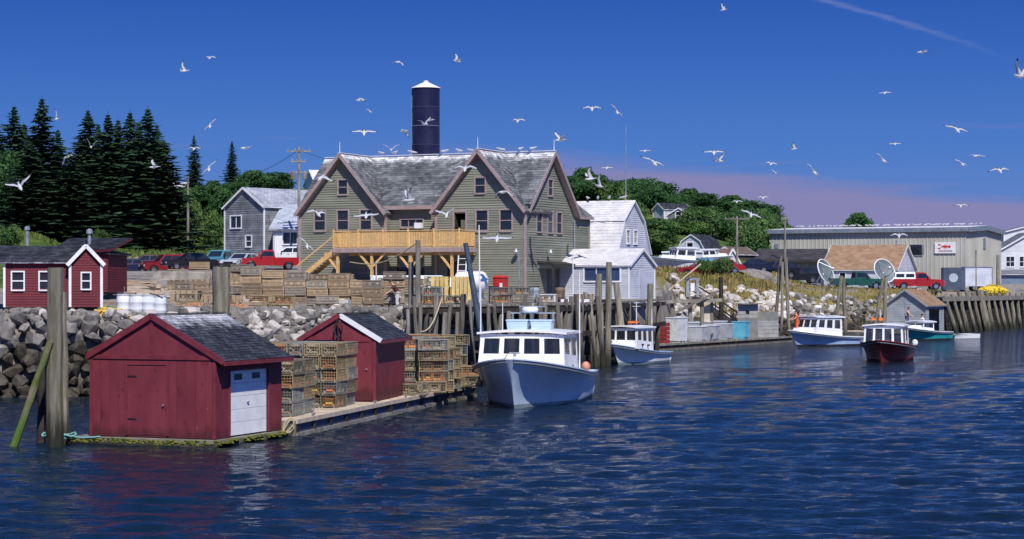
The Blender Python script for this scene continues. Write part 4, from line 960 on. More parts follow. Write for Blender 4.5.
# --- the big boat
st = (X(510, 73.6), 73.6); th = R(10)
bt, bs_, zs_ = lobster_boat('large pale blue lobster boat with white wheelhouse moored at the long float', st, th, 9.8, 4.3, 1.86, 1.05, hull_blue, bottom_grey, hull_blue, house=(2.4, 6.2, 1.68, 2.72, .22), nf=4, ns=2, trunk=False, pw=.55)
mb = MB(); mb.b(3.1, 3.25, -1.45, 1.45, 1.35, 1.5); mb.build('dashboard', wood_dark, bt)
vents(bt, [V(2.2, 1.32, 1.7) if False else V(4.0, -1.62, 1.45), V(4.6, -1.66, 1.42)], blk, (.2, .06, .14))
mast(bt, (5.9, -1.75, 1.1), 4.0, .032, nm='antenna'); mast(bt, (2.6, 1.6, 1.4), 3.1, .035, nm='antenna'); mast(bt, (6.2, 1.4, 2.7), 1.2, .02, nm='antenna')
mb = MB(); mb.bar((5.2, -.9, 3.5), (5.2, .9, 3.5), .06, .06); mb.bar((5.2, -.8, 2.75), (5.2, -.8, 3.5), .05, .05); mb.bar((5.2, .8, 2.75), (5.2, .8, 3.5), .05, .05); mb.bar((5.2, 0, 2.75), (5.2, 0, 3.9), .06, .06); mb.bar((5.2, -.55, 3.75), (5.2, .55, 3.75), .05, .05); mb.build('light_mast', steel, bt)
mb = MB(); mb.lathe([(.3, 0), (.33, .05), (.33, .16), (.25, .22)], 14, (5.1, .1, 3.52)); mb.build('radar_dome', white_gel, bt, True)
for y in (-.45, .5):
    mb = MB(); mb.hexa([V(4.4, y - .38, 2.84), V(5.0, y - .38, 2.84), V(5.0, y + .38, 2.84), V(4.4, y + .38, 2.84), V(4.35, y - .42, 3.2), V(5.05, y - .42, 3.2), V(5.05, y + .42, 3.2), V(4.35, y + .42, 3.2)]); mb.b(4.33, 5.07, y - .44, y + .44, 3.2, 3.25); mb.build('fish_box', M('pale_blue_box', (.40, .55, .72), (.5, .63, .76), 3, .5), bt)
mb = MB(); mb.ell((9.1, -1.55, 1.25), (.26, .2, .2), 9, 6); mb.ell((8.6, -1.62, 1.28), (.22, .18, .2), 9, 6); mb.build('buoy', M('faded_orange', (.60, .20, .14), (.68, .30, .22), 4, .6), bt, True)
mb = MB(); mb.tube((4.4, 1.3, 1.35), (4.4, 1.65, 1.35), .2, .2, 12); mb.build('pot_hauler', steel, bt)
mb = MB(); mb.bar((1.0, -.05, 1.98), (1.0, .05, 1.98), .12, .1); mb.tube((1.0, -.2, 2.06), (1.0, .2, 2.06), .03, .03, 6); mb.build('bow_cleat', steel, bt)
mb = MB(); a = Vector((st[0], st[1], 0)) + V(-.1, 1.0, 2.0); b_ = V(-2.0, 80.0, .6); mb.path([a.lerp(b_, i / 10) - V(0, 0, .35 * math.sin(math.pi * i / 10)) for i in range(11)], .02); tag(mb.build('mooring_line', rope_mat), 'mooring line from the big boat bow to the float', 'rope')
# --- second boat
st2 = (X(612, 114.5), 114.5)
b2, _, _ = lobster_boat('small white lobster boat with black-framed windows moored by tall wharf piles', st2, R(27), 6.3, 2.5, 1.2, .6, hull_white, bottom_grey, hull_lblue, house=(1.2, 3.6, 1.05, 2.1, .06), nf=3, ns=3, trunk=True, deckz=.3)
mast(b2, (4.2, .3, 2.3), 1.3, .035, ((.8, .5),)); mast(b2, (4.4, -.6, 2.3), .9, .03); vents(b2, [V(1.9, -1.1, 1.15), V(2.7, -1.12, 1.1)])
mb = MB(); mb.box((3.3, .1, 2.42), (.8, .35, .12)); mb.build('life_raft', orange, b2)
# --- third boat
st3 = (X(789, 149), 149)
b3, _, _ = lobster_boat('white lobster boat with pale blue topsides at the end of the far float', st3, R(52), 7.6, 2.8, 1.22, .62, hull_lblue, bottom_dark, hull_white, house=(1.7, 4.6, 1.1, 2.15, .35), nf=3, ns=3, deckz=.3)
mast(b3, (3.4, 0, 2.4), .5, .03); mb = MB(); mb.lathe([(.28, 0), (.3, .04), (.3, .16), (.2, .22)], 12, (3.2, .1, 2.85)); mb.build('radar_dome', white_gel, b3, True)
# --- dark red boat
st4 = (X(879, 118.5), 118.5)
b4, _, _ = lobster_boat('dark red lobster boat coming bow-on under a white framed canopy', st4, R(17), 8.0, 3.0, 1.3, .8, hull_red, bottom_red, hull_red, house=(2.2, 5.4, 1.2, 2.1, .1), nf=4, ns=2, trunk=False, deckz=.4, canopy=True)
mb = MB(); mb.box((2.6, .2, 1.6), (.5, 1.0, .5)); mb.build('helm_console', white, b4)
mb = MB(); mb.ell((7.6, -1.35, 1.0), (.3, .2, .2), 8, 5); mb.ell((7.2, -1.4, .95), (.22, .18, .2), 8, 5); mb.build('fender', plastic_white, b4, True)
mast(b4, (4.9, .5, 2.4), .7, .025); vents(b4, [V(5.0, .9, 2.5), V(4.6, .4, 2.5)], orange, (.25, .25, .16))
# --- teal boat and white skiff
st5 = (X(904, 165), 165)
b5, _, _ = lobster_boat('teal lobster boat moored below the grey boathouse with tan roof', st5, R(46), 5.6, 2.3, 1.1, .65, hull_teal, bottom_dark, hull_white, house=(1.5, 3.1, .85, 1.5, .15), nf=2, ns=1, deckz=.3)
def skiff(label, loc, rz, L, B, m):
    t = thing('skiff', label, 'boat', loc, rz); mb, bs, zs, bw = hull_mesh(L, B, .62, .42, .12, .4, .06); mb.build('hull', [m, m, white], t, True)
    for f in (.3, .6, .85): mb = MB(); mb.b(L * f - .12, L * f + .12, -bs(f) * .95, bs(f) * .95, .3, .34); mb.build('thwart', wood_tan, t)
    mb = MB(); mb.add([(L * .1, 0, .1), (L * .5, -B * .4, .1), (L, -B * .38, .1), (L, B * .38, .1), (L * .5, B * .4, .1)], [(0, 1, 2, 3, 4)]); mb.build('floor', wood_grey, t)
    return t
skiff('small white skiff tied astern of the teal boat', (X(940, 171), 171, 0), R(20), 3.6, 1.4, white_gel)
skiff('low white skiff in the gap between the third white boat and red boat', (X(846, 152), 152, 0), R(25), 3.6, 1.4, white_gel)
# ------------------------------------------------------------------ the big sage-green building
O0 = V(-15.4, 145.6, 0); RB = R(-25)
def UB(px, v=0.0): k = (px - 512) / F; return (k * (145.6 + .906 * v) + 15.4 - .423 * v) / (.906 + .423 * k)
def VB(px): k = (px - 512) / F; return (138 * k - .91) / (.423 - .906 * k)
mbld = thing('wharf_building', 'large sage-green clapboard building with twin front gables and grey shingled roof', 'building', O0, RB)
XA, YA = V(1, 0, 0), V(0, 1, 0); HE, HR = 9.8, 13.9
def gab(x0, x1, hp): return lambda z: (x0, x1) if z <= HE else (x0 + (z - HE) / (hp - HE) * (x1 - x0) / 2, x1 - (z - HE) / (hp - HE) * (x1 - x0) / 2)
wl = [UB(320), UB(343), UB(366)]; wr = [UB(482), UB(506)]
LG = (0.0, 7.05); RG = (11.1, 18.0)
hole = lambda c, z, w, h: (c - w / 2, c + w / 2, z - h / 2, z + h / 2)
WW, WH = .86, 1.42
holes_l = [hole(c, 9.25, WW, WH) for c in wl] + [hole(wl[1], 11.65, .72, 1.0)]
dc = UB(460); holes_r = [hole(c, 9.08, WW, WH) for c in wr] + [hole(14.55, 11.55, .74, 1.05), (dc - .45, dc + .45, 7.35, 9.7), (12.0, 12.9, 3.9, 6.2)]
mb = MB(); wall(mb, (0, 0, 0), XA, -YA, (3, HR), gab(*LG, HR), .17, lip=.032, holes=holes_l); mb.build('front_gable_wall', clap_green, mbld, kind='stuff')
mb = MB(); wall(mb, (0, 0, 0), XA, -YA, (3, HR), gab(*RG, HR), .17, lip=.032, holes=holes_r); mb.build('front_gable_wall', clap_green, mbld, kind='stuff')
cx = UB(412, .7); holes_c = [hole(cx, 9.0, 1.75, .52), (8.0, 9.0, 7.35, 9.4) if False else (7.6, 8.5, 4.6, 6.7), (8.9, 9.8, 4.6, 6.7)]
mb = MB(); wall(mb, (0, .7, 0), XA, -YA, (3, 10.2), lambda z: (7.05, 11.1), .17, lip=.032, holes=holes_c); mb.build('recessed_wall', clap_green, mbld, kind='stuff')
for x, n in ((7.05, 1), (11.1, -1)):
    mb = MB(); wall(mb, (x, 0 if n > 0 else .7, 0), YA * n, XA * n, (3, 10.0), lambda z: (0, .7), .17, lip=.032); mb.build('return_wall', clap_green, mbld, kind='stuff')
sv = [VB(539), VB(550), VB(559)]
holes_s = [hole(c, 9.05, WW, WH) for c in sv] + [hole(4.25, 11.5, .74, 1.1), (VB(546.5), VB(557.5), 3.3, 5.75), (VB(571), VB(577), 4.9, 5.8)]
mb = MB(); wall(mb, (18, 0, 0), YA, XA, (3, HR), gab(0, 8.5, HR), .17, lip=.032, holes=holes_s); mb.build('end_gable_wall', clap_green, mbld, kind='stuff')
mb = MB(); wall(mb, (18, 8.5, 0), YA, XA, (3, 9.75), lambda z: (0, 2.8), .17, lip=.032); mb.build('rear_wing_wall', clap_green, mbld, kind='stuff')
mb = MB(); wall(mb, (0, 8.5, 0), -YA, -XA, (3, HR), gab(0, 8.5, HR), .17, lip=.032); mb.build('end_gable_wall', clap_green, mbld, kind='stuff')
mb = MB(); wall(mb, (18, 11.3, 0), -XA, YA, (3, 9.75), lambda z: (0, 18), .2); mb.build('back_wall', clap_green, mbld, kind='stuff')
mb = MB(); mb.b(.2, 17.8, .85, 11.1, 6.9, 7.2); mb.build('upper_floor', wood_dark, mbld)
for c in wl: window(mbld, (c, 0, 9.25), XA, -YA, WW, WH, trim_pink, proud=.06)
window(mbld, (wl[1], 0, 11.65), XA, -YA, .72, 1.0, trim_pink, proud=.06)
for c in wr: window(mbld, (c, 0, 9.08), XA, -YA, WW, WH, trim_pink, proud=.06)
window(mbld, (14.55, 0, 11.55), XA, -YA, .74, 1.05, trim_pink, proud=.06)
for c in sv: window(mbld, (18, c, 9.05), YA, XA, WW, WH, trim_pink, proud=.06, gl=glass if c != sv[1] else glass_lt)
window(mbld, (18, 4.25, 11.5), YA, XA, .74, 1.1, trim_pink, proud=.06)
window(mbld, (cx, .7, 9.0), XA, -YA, 1.75, .52, trim_pink, cols=3, rows=1, proud=.06)
window(mbld, (18, (VB(571) + VB(577)) / 2, 5.35), YA, XA, VB(577) - VB(571), .9, trim_pink, proud=.05, rows=1)
mb = MB(); mb.b(cx + .35, cx + .9, .35, .75, 8.62, 9.02); mb.build('air_conditioner', white, mbld)
mb = MB(); mb.b(dc - .57, dc - .45, -.07, .05, 7.3, 9.82); mb.b(dc + .45, dc + .57, -.07, .05, 7.3, 9.82); mb.b(dc - .45, dc + .45, -.07, .05, 9.7, 9.82); do_ = mb.build('doorway', trim_pink, mbld)
mb = MB(); mb.box((dc - .43, .5, 8.5), (.05, .9, 2.3)); mb.build('open_door', wood_dark, do_)
for x0 in (7.6, 8.9):
    mb = MB(); mb.b(x0, x0 + .9, .74, .79, 4.6, 6.7); dd = mb.build('door', wood_dark, mbld); mb = MB(); mb.b(x0 + .15, x0 + .75, .725, .74, 5.7, 6.5); mb.build('pane', glass, dd)
mb = MB(); mb.b(12.0, 12.9, .04, .09, 3.9, 6.2); mb.build('door', wood_dark, mbld)
# roofs
def roof_plane(A, B, C, D, th=.16, row=.24, tab=.42, seed=1, par=None, mat=None, tm=None):
    A, B, C, D = map(Vector, (A, B, C, D)); n = (B - A).cross(D - A).normalized(); n = n if n.z > 0 else -n
    mb = MB(); mb.hexa([p - n * th for p in (A, B, C, D)] + [A, B, C, D]); o = mb.build('roof', tm or trim_pink, par or mbld)
    mb = MB(); shingles(mb, A + n * .004, B + n * .004, C + n * .004, D + n * .004, row, tab, .03, seed, 2); mb.build('shingles', mat or shingle_grey, o, kind='stuff'); return o
sl = (HR - HE) / 4.25; ov = .42; og = .2; up = .14
roof_plane((-ov, .28, HE + .28 * sl + up), (18 + ov, .28, HE + .28 * sl + up), (18 + ov, 4.25, HR + up), (-ov, 4.25, HR + up), seed=1)
roof_plane((-ov, 8.5 + .25, HE - .25 * sl + up), (18 + ov, 8.5 + .25, HE - .25 * sl + up), (18 + ov, 4.25, HR + up), (-ov, 4.25, HR + up), seed=2)
for k, (a, b_) in enumerate((LG, RG)):
    m_ = (a + b_) / 2; s2 = (HR - HE) / ((b_ - a) / 2)
    for j, (xe, dr) in enumerate(((a, -1), (b_, 1))):
        roof_plane((xe + dr * og, -.5, HE - og * s2 + up + .004), (xe + dr * og, 4.2, HE - og * s2 + up + .004), (m_, 4.2, HR + up + .01), (m_, -.5, HR + up + .01), seed=5 + 2 * k + j)
        mb = MB(); mb.bar((xe + dr * (og + .02), -.53, HE - og * s2 + up - .08), (m_, -.53, HR + up - .08), .05, .24); mb.build('rake_board', trim_pink, mbld)
    mb = MB(); mb.bar((m_, -.5, HR + up + .06), (m_, 4.2, HR + up + .06), .24, .04); mb.build('ridge_cap', shingle_grey, mbld)
# corner eave returns on the right front corner: the low main eave between the right gable and the end
for dr, ve in ((-1, -.25), (1, 8.5 + .25)):
    mb = MB(); mb.bar((18 + ov + .03, ve, HE - .25 * sl + up - .08), (18 + ov + .03, 4.25, HR + up - .08), .05, .24); mb.build('rake_board', trim_pink, mbld)
roof_plane((18.25, 8.7, 9.62), (18.25, 11.6, 9.62), (13.2, 11.6, 13.5), (13.2, 6.5, 13.5), seed=13)
roof_plane((8.4, 8.7, 9.62), (8.4, 11.6, 9.62), (13.2, 11.6, 13.5), (13.2, 6.5, 13.5), seed=14)
mb = MB(); mb.bar((-ov, 4.25, HR + up + .08), (18 + ov, 4.25, HR + up + .08), .26, .05); mb.build('ridge_cap', shingle_grey, mbld)
mb = MB(); mb.bar((6.9, .24, HE + .3), (10.7, .24, HE + .3), .06, .26); mb.build('eave_board', trim_pink, mbld)
mb = MB(); mb.bar((18.27, 8.7, 9.52), (18.27, 11.6, 9.52), .06, .2); mb.build('eave_board', trim_pink, mbld)
for x, y in ((0, 0), (18, 0), (7.05, 0), (11.1, 0), (18, 11.3)):
    mb = MB(); mb.b(x - .09, x + .09, y - .07, y + .07, 3, HE - .1); mb.build('corner_board', trim_pink, mbld)
for x, y in ((3.52, -.4), (14.55, -.4), (18.3, 4.25)):
    mb = MB(); mb.tube((x, y, HR + .2), (x, y, HR + 1.0), .03, .015, 6); mb.build('lightning_rod', white, mbld)
for x, z in ((UB(518), 7.0),):
    mb = MB(); mb.tube((x, -.02, z), (x, -.35, z + .1), .03, .03, 6); mb.lathe([(.05, .1), (.2, -.12)], 10, (x, -.35, z)); mb.build('wall_lamp', steel, mbld)
mb = MB(); mb.tube((18.0, VB(546), 7.0), (18.35, VB(546), 7.1), .03, .03, 6); mb.lathe([(.05, .1), (.2, -.12)], 10, (18.35, VB(546), 7.0)); mb.build('wall_lamp', steel, mbld)
# loading door on the wharf side under a dark canopy
v0, v1 = VB(537), VB(594)
mb = MB(); mb.hexa([V(18, v0, 6.15), V(19.3, v0, 5.95), V(19.3, v1, 5.95), V(18, v1, 6.15), V(18, v0, 6.3), V(19.3, v0, 6.08), V(19.3, v1, 6.08), V(18, v1, 6.3)]); mb.build('canopy', wood_dark, mbld)
mb = MB(); mb.b(18.02, 18.12, v0 + .1, VB(572), 5.78, 6.06); mb.build('door_track', steel, mbld)
mb = MB(); mb.b(18.03, 18.1, VB(557.8), VB(571.5), 3.35, 5.74); sdx = mb.build('sliding_door', M('grey_green_door', (.16, .17, .14), (.22, .23, .19), 3, .8), mbld)
for v_ in (v0 + .1, v1 - .1): mb = MB(); mb.bar((19.2, v_, 3.2), (19.2, v_, 5.98), .12, .12); mb.build('canopy_post', wood_dark, mbld)
mb = MB(); mb.tube((18.12, VB(573), 3.2), (18.12, VB(573), 9.3), .05, .05, 6); mb.build('downpipe', steel, mbld)
# balcony deck of new pine
DP = 2.6; u0, u1 = UB(333, -DP), UB(460, -DP)
dk = thing('balcony_deck', 'bright new pine balcony deck with picket railing on braced posts', 'deck', O0, RB)
mb = MB()
for i in range(18): mb.b(u0, u1, -DP + i * DP / 18 + .005, -DP + (i + 1) * DP / 18 - .005 - (.12 if i == 17 else 0), 7.18, 7.23)
mb.build('deck_boards', wood_new, dk, kind='stuff')
mb = MB(); mb.b(u0 - .03, u1 + .03, -DP - .06, -DP - .002, 6.88, 7.19); mb.build('fascia', trim_pink, dk)
mb = MB(); mb.b(u0 - .05, u0, -DP, -.12, 6.88, 7.19); mb.build('fascia', trim_pink, dk); mb = MB(); mb.b(u1, u1 + .05, -DP, -.12, 6.88, 7.19); mb.build('fascia', trim_pink, dk)
mb = MB(); mb.b(-.045, .045, -.014, .014, 7.30, 8.30); pk = mb.mesh('picket', wood_new)
k = int((u1 - u0) / .128)
for i in range(k): link('picket', pk, dk, loc=(u0 + .06 + (u1 - u0 - .12) * i / (k - 1), -DP + .03, 0))
for x in (u0 + .03, u1 - .03):
    for i in range(18): link('picket', pk, dk, loc=(x, -DP + .15 + i * .128, 0), rot=(0, 0, R(90)))
mb = MB(); mb.b(u0 - .05, u1 + .05, -DP - .03, -DP + .11, 8.36, 8.41); mb.build('top_rail', wood_new, dk)
mb = MB(); mb.b(u0, u1, -DP + .05, -DP + .09, 8.2, 8.29); mb.build('rail', wood_new, dk); mb = MB(); mb.b(u0, u1, -DP + .05, -DP + .09, 7.3, 7.39); mb.build('rail', wood_new, dk)
for x in (u0 + .03, u1 - .03):
    mb = MB(); mb.b(x - .06, x + .06, -DP + .12, -.15, 8.362, 8.412); mb.build('top_rail', wood_new, dk)
for i in range(6):
    x = u0 + .05 + (u1 - u0 - .1) * i / 5; mb = MB(); mb.b(x - .055, x + .055, -DP - .045, -DP + .02, 7.2, 8.52); mb.build('rail_post', wood_new, dk)
for i, px in enumerate((338, 372, 411, 452)):
    x = UB(px, -DP + .2); mb = MB(); mb.b(x - .09, x + .09, -DP + .1, -DP + .28, 3.4, 6.9); mb.build('post', wood_new, dk)
    if i < 3: mb = MB(); mb.bar((x + .1 if i else x + 1.7, -DP + .14, 5.9 if i else 6.85), (x + 1.1 if i else x + 2.6, -DP + .14, 6.86 if i else 5.9), .1, .14); mb.build('brace', wood_new, dk)
    mb = MB(); mb.bar((x - .1, -DP + .19, 5.75), (x - 1.05, -DP + .19, 6.86), .1, .14); mb.build('brace', wood_new, dk)
mb = MB(); mb.b(u0, u1, -.4, -.2, 6.7, 6.9); mb.build('beam', wood_new, dk); mb = MB(); mb.b(u0, u1, -DP + .08, -DP + .3, 6.9, 7.17); mb.build('beam', wood_new, dk)
# outside stair at its left end
str_ = thing('stair', 'new pine stair going down to the left from the balcony deck', 'stair', O0, RB)
for y in (-DP + .1, -DP + 1.3): mb = MB(); mb.bar((u0 - .05, y, 6.95), (u0 - 3.0, y, 4.9), .07, .3); mb.build('stringer', wood_new, str_)
for i in range(11):
    f = i / 11; mb = MB(); mb.box((u0 - .15 - 2.8 * f, -DP + .7, 7.05 - 1.95 * f), (.28, 1.2, .05)); mb.build('tread', wood_new, str_)
mb = MB(); mb.bar((u0 - .05, -DP + .05, 8.0), (u0 - 3.0, -DP + .05, 5.95), .06, .1); mb.build('handrail', wood_new, str_)
# silo
sil = thing('silo', 'tall dark blue silo with white conical cap behind the green building', 'silo', (X(426, 250), 250, 8))
navy = M('navy_enamel', (.012, .013, .045), (.020, .020, .062), .6, .35, spec=.4)
h0 = 0
zt = Zp(88.5, 250) - 8
for i in range(9):
    z0, z1 = zt * i / 9, zt * (i + 1) / 9; mb = MB(); mb.lathe([(1.72, z0 + .0), (1.72, z1 - .05)], 44); mb.build('ring_sheet', navy, sil)
    mb = MB(); mb.lathe([(1.735, z1 - .06), (1.76, z1 - .03), (1.735, z1)], 28); mb.build('seam', M('navy_seam', (.06, .06, .12), None, 2, .5) if i != 6 else M('pale_seam', (.25, .25, .33), None, 2, .5), sil)
mb = MB(); mb.lathe([(1.86, zt), (1.82, zt + .08), (.3, zt + .78), (.28, zt + .95), (.02, zt + 1.0)], 28); mb.build('cap', white, sil)
mb = MB(); mb.tube((-1.75, -.25, 0), (-1.75, -.25, zt + .2), .05, .05, 6); mb.tube((-1.75, .25, 0), (-1.75, .25, zt + .2), .05, .05, 6); mb.build('ladder', steel, sil)

# ------------------------------------------------------------------ other buildings
def at_corner(px, d, rz, w): return V(X(px, d) - w * math.cos(rz), d - w * math.sin(rz), 0)
def gambrel(par, w, l, he, hm, hr, wmat, rmat_l, rmat_u, base=0., holes=(), ins=.2, over=.2):
    def ol(z):
        if z <= he: return (0, w)
        if z <= hm: t = (z - he) / (hm - he) * w * ins; return (t, w - t)
        t = w * ins + (z - hm) / (hr - hm) * w * (.5 - ins); return (t, w - t)
    for nm, O, Rv, N, hl in (('front_wall', (0, 0, 0), XA, -YA, holes), ('back_wall', (w, l, 0), -XA, YA, ())):
        mb = MB(); wall(mb, O, Rv, N, (base, hr), ol, .16, holes=hl); mb.build(nm, wmat, par, kind='stuff')
    for O, Rv, N in (((w, 0, 0), YA, XA), ((0, l, 0), -YA, -XA)):
        mb = MB(); wall(mb, O, Rv, N, (base, he), lambda z: (0, l), .16); mb.build('side_wall', wmat, par, kind='stuff')
    for s in (0, 1):
        f = (lambda x: x) if s == 0 else (lambda x: w - x)
        roof_plane((f(-.12), -over, he), (f(-.12), l + over, he), (f(w * ins), l + over, hm + .05), (f(w * ins), -over, hm + .05), .1, .3, .5, 31 + s, par, rmat_l, white)
        roof_plane((f(w * ins - .15), -over, hm - .02), (f(w * ins - .15), l + over, hm - .02), (f(w / 2), l + over, hr + .08), (f(w / 2), -over, hr + .08), .1, .3, .5, 33 + s, par, rmat_u, white)
gb = thing('gambrel_building', 'white gambrel-roofed building right of the large green building', 'building', (X(616, 151), 151, 0), R(65))
gambrel(gb, 7.0, 11, 7.0, 9.5, 11.05, white_clap, white_metal_roof, white_metal_roof, 3.2, holes=[hole(2.45, 8.3, .62, .95), hole(3.95, 8.3, .62, .95)])
for c in (2.45, 3.95): window(gb, (c, 0, 8.3), XA, -YA, .62, .95, white, cols=2, rows=2, tw=.12)
mb = MB(); mb.tube((3.5, .6, 11), (3.5, .6, 17), .05, .03, 6); mb.build('aerial_mast', steel, gb)
lw = thing('white_shed', 'low white gabled shed on the wharf in front of the gambrel building', 'shed', (X(629, 141), 141, 0), R(65))
gable_house(lw, 5.0, 9, 6.0, 7.15, white_clap, white_metal_roof, .15, .3, .5, trim=white, base=3.3, holes_l=[(5.6, 8.3, 4.9, 5.8)])
window(lw, (0, 9 - 6.95, 5.35), -YA, -XA, 2.7, .9, white, cols=3, rows=1, gl=M('blue_glass', (.03, .05, .12), None, 2, .1, spec=.6))
mb = MB(); mb.b(1.9, 3.1, -.05, .03, 3.4, 5.7); dd = mb.build('door', white_clap, lw); mb = MB(); mb.b(1.98, 2.06, -.07, -.05, 4.4, 4.6); mb.build('handle', steel, dd)
# grey shingled house on the left
gh = thing('shingled_house', 'grey cedar-shingled house on the left slope behind the pickups', 'house', at_corner(264, 172, R(-42), 5.2), R(-42))
zb = 6.8
gable_house(gh, 5.2, 8.0, Zp(206, 172), Zp(187, 172), shingle_wall, M('pale_grey_shingle', (.28, .30, .34), (.38, .40, .44), 1, .8, isl=.15), .2, .25, .4, trim=white, base=zb, pitch=.2, holes_f=[hole(1.5, 10.1, 1.4, 1.0) , hole(3.2, 8.4, .7, .9)])
window(gh, (1.5, 0, 10.1), XA, -YA, 1.4, 1.0, white, cols=2, rows=1); window(gh, (3.2, 0, 8.4), XA, -YA, .7, .9, white)
an = thing('white_annex', 'low white annex with pale roof between shingled house and green building', 'house', (X(273, 170), 170, 0), R(-8))
mb = MB(); wall(mb, (0, 0, 0), XA, -YA, (6.8, 9.4), lambda z: (0, 5), .16, holes=[hole(1.5, 8.6, 1.2, 1.0), hole(.5, 8.0, .7, 2.0)]); mb.build('front_wall', white_clap, an, kind='stuff')
mb = MB(); wall(mb, (0, 4, 0), -YA, -XA, (6.8, 9.4), lambda z: (0, 4), .16); mb.build('side_wall', white_clap, an, kind='stuff')
mb = MB(); mb.b(.1, 5, .2, 4, 6.8, 7.0); mb.build('floor', wood_grey, an)
roof_plane((-.3, -.4, 9.35), (5.3, -.4, 9.35), (5.3, 4.2, 11.6), (-.3, 4.2, 11.6), .12, .25, .4, 60, an, M('pale_blue_shingle', (.36, .40, .46), (.46, .50, .55), 1, .8, isl=.12), white)
window(an, (1.5, 0, 8.6), XA, -YA, 1.2, 1.0, white, cols=2, rows=1); mb = MB(); mb.b(.15, .85, .0, .05, 7.0, 9.0); mb.build('door', white, an)
# little red house on the sea wall and the red shed behind it
rh = thing('red_house', 'small red house with white window trim perched on the sea wall', 'house', (0, 0, 0), R(20))
# gable end on its right: local front = right part of the picture
dR = 92.0; rzH = R(14)
rh.location = (X(70, dR), dR, 0); rh.rotation_euler = (0, 0, rzH)
zb = Zp(307, dR); ze = Zp(262, dR) ; zr = Zp(248, dR)
red_clap = M('red_clapboard', (.115, .015, .024), (.145, .02, .03), 1, .65, isl=.06)
w1 = 1.42; 
gable_house(rh, w1, 3.0, ze, zr + .12, red_clap, shingle_dark, .14, .16, .3, trim=white, base=zb, pitch=.12, holes_f=[hole(.72, zb + 1.2, .36, .72)])
window(rh, (.72, 0, zb + 1.2), XA, -YA, .36, .72, white, tw=.065)
mb = MB(); wall(mb, (-2.95, .35, 0), XA, -YA, (zb, ze + .05), lambda z: (0, 2.9), .12, holes=[hole(.62, zb + 1.2, .5, .8), hole(1.85, zb + 1.2, .5, .8)]); mb.build('front_wall', red_clap, rh, kind='stuff')
mb = MB(); wall(mb, (-2.95, 3, 0), -YA, -XA, (zb, ze + .05), lambda z: (0, 2.65), .12); mb.build('side_wall', red_clap, rh, kind='stuff')
for c in (-2.33, -1.1): window(rh, (c, .35, zb + 1.2), XA, -YA, .5, .8, white, tw=.065)
roof_plane((-3.15, .12, ze), (.25, .12, ze), (.6, 1.75, zr + .12), (-3.15, 1.75, zr + .12), .07, .16, .3, 71, rh, shingle_dark, white)
roof_plane((-3.15, 3.2, ze), (.25, 3.2, ze), (.6, 1.75, zr + .12), (-3.15, 1.75, zr + .12), .07, .16, .3, 72, rh, shingle_dark, white)
mb = MB(); mb.b(-2.98, -2.88, .3, .4, zb, ze); mb.build('corner_board', white, rh)
for x, y in ((-2.8, .5), (-1.4, .5), (.1, .1), (1.3, .1), (-2.8, 2.8), (-1.4, 2.8), (1.3, 2.8)):
    mb = MB(); mb.b(x - .1, x + .1, y - .1, y + .1, 2.2, zb); mb.build('stilt', wood_dark, rh)
mb = MB(); mb.b(-2.95, 1.42, .3, 2.95, zb - .14, zb - .01); mb.build('sill_beam', wood_dark, rh)
mb = MB(); mb.tube((-1.9, 2.0, zr - .3), (-1.9, 2.0, Zp(229, dR)), .07, .07, 8); mb.lathe([(.13, 0), (.13, .12), (.02, .18)], 8, (-1.9, 2.0, Zp(229, dR))); mb.build('stove_pipe', steel, rh)
r2h = thing('red_shed', 'plain red shed with dark roof directly behind the small red house', 'shed', (X(56, 101), 101, 0), R(-6))
gable_house(r2h, 2.7, 3.2, Zp(254, 101), Zp(249, 101), red_clap, shingle_dark, .2, .2, .3, base=Zp(292, 101), pitch=.13)
roof_plane((-.4, -.3, Zp(253, 101)), (2.95, -.3, Zp(249.5, 101)), (2.95, 3.4, Zp(238, 104)), (-.4, 3.4, Zp(238, 104)), .1, .2, .3, 73, r2h, shingle_dark, red_clap)
mb = MB(); mb.tube((1.25, 1.5, 6), (1.25, 1.5, Zp(233, 101)), .09, .09, 8); mb.lathe([(.17, 0), (.17, .18), (.03, .26)], 8, (1.25, 1.5, Zp(233, 101))); mb.build('stove_pipe', steel, r2h)
mb = MB(); mb.bar((2.9, -1.5, 3.3), (2.5, -1.3, 5.4), .07, .05); mb.bar((2.55, -1.1, 4.2), (2.1, -1.1, 5.3), .06, .05); mb.build('plank_prop', wood_new, r2h)
# long warehouse on the right
def ribwall(mb, O, Rv, N, x0, x1, z0, top, pitch=.5, holes=()):
    O, Rv, N = Vector(O), Vector(Rv), Vector(N); n = int((x1 - x0) / pitch)
    for i in range(n):
        a = x0 + (x1 - x0) * i / n; b_ = x0 + (x1 - x0) * (i + 1) / n; e = a + (b_ - a) * .72
        hs = [h for h in holes if h[0] < (a + b_) / 2 < h[1]]
        zz = [(z0, hs[0][2]), (hs[0][3], None)] if hs else [(z0, None)]
        for lo, hi in zz:
            q = lambda x, o, t: O + Rv * x + N * o + V(0, 0, (hi if hi is not None else top(x)) if t else lo)
            pr = [(a, 0), (e, 0), (e + .05, .05), (b_ - .05, .05), (b_, 0)]
            mb.add([q(x, o, 0) for x, o in pr] + [q(x, o, 1) for x, o in pr], [(j, j + 1, j + 6, j + 5) for j in range(4)])
rib_cream = M('cream_metal', (.40, .39, .33), (.47, .46, .40), .35, .55, stain=((.33, .31, .25), .9, .64, .15))
wh_ = thing('warehouse', 'long cream metal warehouse with low roof and fish sign on the right', 'building', (X(966, 232), 232, 0), R(62))
hE, hR_ = Zp(227, 232), Zp(226.5, 240); WW_, LL_ = 16.0, 24.2
